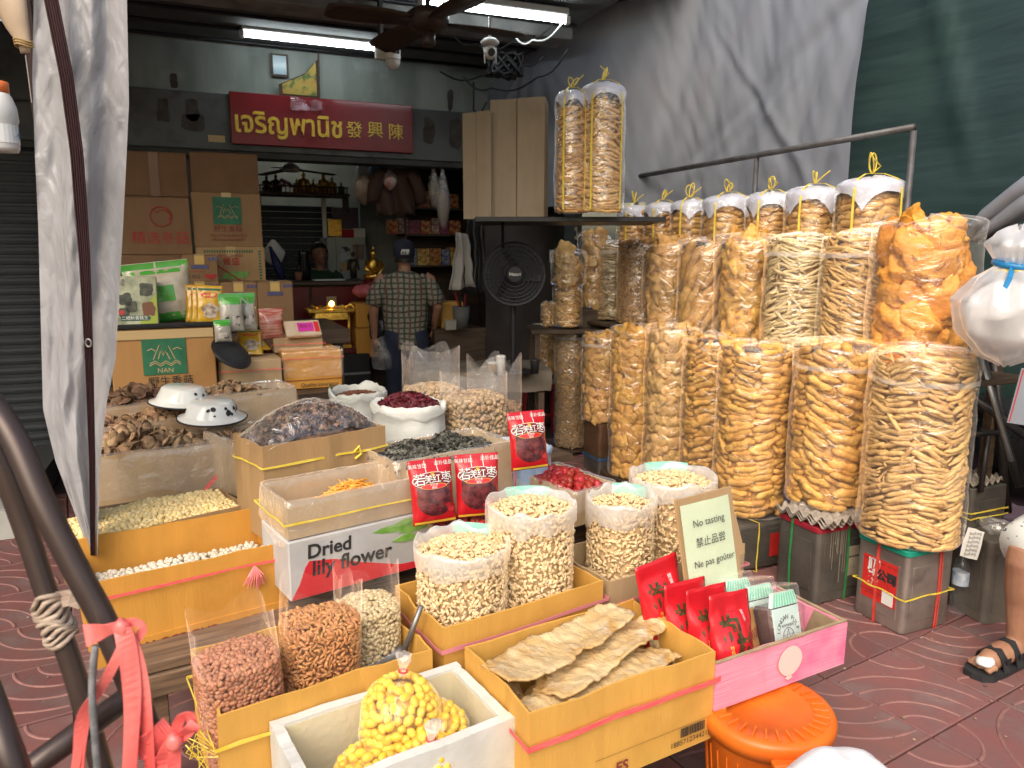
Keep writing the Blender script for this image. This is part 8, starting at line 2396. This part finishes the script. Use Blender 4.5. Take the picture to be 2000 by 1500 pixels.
# pink raffia ribbons tied on the frame
RAF = mat('pink_raffia', (.78, .10, .095), (.86, .22, .20), rough=.35, ns=14, st=(1, 1, .15), bump=.5, bs=80, coat=.2)
def rib(name, pts, w, t, D0=0):
    Pn = smoothpath([P(*p) for p in pts], 6)
    return mk(name, ribbon(Pn, w, lambda f: (-.35 + .5 * math.sin(f * 5), -1, .3 * math.cos(f * 7)), .0012), RAF, t, smooth=False)
pr1 = thing('pink_ribbon', 'bright pink raffia bow hanging from the upper part of the frame', 'ribbon', (0, 0, 0))
rib('bow_tail', [(238, 1222, .80), (205, 1232, .795), (165, 1242, .79)], lambda f: .010 + .016 * f, pr1)
rib('bow_loop', [(238, 1222, .80), (262, 1215, .80), (278, 1228, .80), (265, 1252, .80), (250, 1262, .80)], .010, pr1)
mk('knot', bump_vf(ell(.009, .009, .010, 10, 8), .003, 90), RAF, pr1, loc=P(238, 1224, .795), smooth=True)
rib('hanging_tail', [(240, 1228, .79), (252, 1290, .785), (258, 1380, .78), (250, 1540, .77)], .020, pr1)
rib('hanging_tail', [(245, 1228, .795), (270, 1300, .79), (285, 1400, .785), (296, 1560, .78)], .015, pr1)
rib('crossing_tail', [(240, 1262, .80), (200, 1340, .80), (160, 1400, .80), (150, 1480, .80), (135, 1560, .80)], .012, pr1)
rib('crossing_tail', [(242, 1270, .80), (215, 1310, .80), (175, 1390, .80), (160, 1470, .80), (158, 1560, .80)], .008, pr1)
pr2 = thing('pink_ribbon', 'pink raffia knot wound round the frame near the bottom edge', 'ribbon', (0, 0, 0))
rib('winding', [(330, 1415, .80), (300, 1440, .785), (268, 1455, .785), (262, 1450, .80)], .022, pr2)
rib('winding', [(335, 1425, .80), (300, 1460, .785), (270, 1470, .785)], .018, pr2)
rib('bow_loop', [(338, 1445, .79), (352, 1405, .79), (372, 1400, .79), (372, 1425, .79), (345, 1447, .79)], .012, pr2)
rib('bow_loop', [(340, 1447, .79), (372, 1425, .785), (382, 1412, .785)], .016, pr2)
rib('bow_tail', [(338, 1450, .79), (315, 1490, .785), (300, 1560, .78)], .018, pr2)
rib('bow_tail', [(342, 1450, .79), (340, 1500, .785), (335, 1560, .78)], .014, pr2)
mk('knot', bump_vf(ell(.010, .010, .011, 10, 8), .003, 90), RAF, pr2, loc=P(340, 1447, .785), smooth=True)
tag(mk('grey_cord', tube(smoothpath([P(186, 1262, .79), P(180, 1330, .79), P(182, 1400, .785), P(195, 1560, .78)]), .0042, 7), mat('grey_cord', (.30, .30, .31), (.18, .18, .18), rough=.7, ns=60), smooth=True), 'thin grey cord hanging between the frame tubes', 'cord')
# things at the upper left edge
q = P(2, 235, 1.9)
t = thing('hanging_bottle', 'white milk bottle with orange cap at the upper left edge', 'bottle', (q.x, q.y, q.z))
mk('bottle', lathe([(0, -.075), (.03, -.075), (.034, -.065), (.034, -.01), (.038, .0), (.036, .03), (.028, .055), (.022, .065)], 24), mat('milky_bottle', (.62, .62, .60), (.50, .51, .52), rough=.3, ns=9), t, smooth=True)
mk('cap', lathe([(.0245, .064), (.0245, .088), (.022, .09), (0, .09)], 20), mat('orange_cap', (.70, .18, .05), rough=.35), t, smooth=True)
mk('label', lathe([(.0352, -.055), (.0352, -.012)], 24), mat('blue_black_label', (.60, .62, .64), (.05, .22, .42), rough=.4, ns=24, lo=.52, hi=.56), t)
q = P(25, 55, 1.9)
t = thing('tied_beige_sheet', 'beige sheet gathered and tied with rubber bands at the top left corner', 'sheet', (q.x, q.y, q.z))
sh2 = [P(-30, -20, 1.9), P(20, 0, 1.9), P(35, 50, 1.9), P(47, 85, 1.9), P(50, 105, 1.9)]
mk('sheet', bump_vf(tube([p - q for p in sh2], [.05, .045, .026, .014, .012], 12, flat=.6), .006, 20), mat('beige_sheet', (.50, .38, .27), (.44, .33, .23), rough=.5, ns=6), t, smooth=True)
for k in range(3):
    c = P(45 + k * 1.2, 80 + k * 5, 1.9) - q
    mk('rubber_band', tube([c + Vector((math.cos(a) * .019, math.sin(a) * .014, .003 * math.sin(2 * a))) for a in np.linspace(0, 2 * PI, 18, endpoint=False)], .0022, 5, closed=True), mat('tan_rubber', (.40, .26, .10), rough=.5), t)
mk('thread', tube([P(50, 108, 1.9) - q, P(62, 200, 1.95) - q], .001, 4), WHITE, t)
abox('dark_post', 'dark painted post behind the curtain at the upper left edge', 'post', 40, 64, -200, 230, 3.0, .06, mat('dark_red_post', (.045, .02, .018), (.06, .03, .025), rough=.6, ns=5))

# litter on the pavement
pts = [(random.uniform(1.7, 3.0), random.uniform(1.0, 1.95)) for k in range(70)] + [(random.uniform(-.9, -.2), random.uniform(1.6, 3.6)) for k in range(40)]
T = np.array([(x, y, .004) for x, y in pts])
lt = joined('floor_litter', [curl(s + 70, .010) for s in range(3)], frames(np.stack([rng.normal(0, .2, len(T)), rng.normal(0, .2, len(T)), np.ones(len(T))], 1), rng.uniform(0, 6, len(T))), T, rng.uniform(.3, 1.2, len(T)), mat('pale_litter', (.36, .28, .20), (.20, .14, .10), rough=.8, rand=.3))
tag(lt, 'scattered crumbs and scraps on the red pavement', 'litter', kind='stuff')
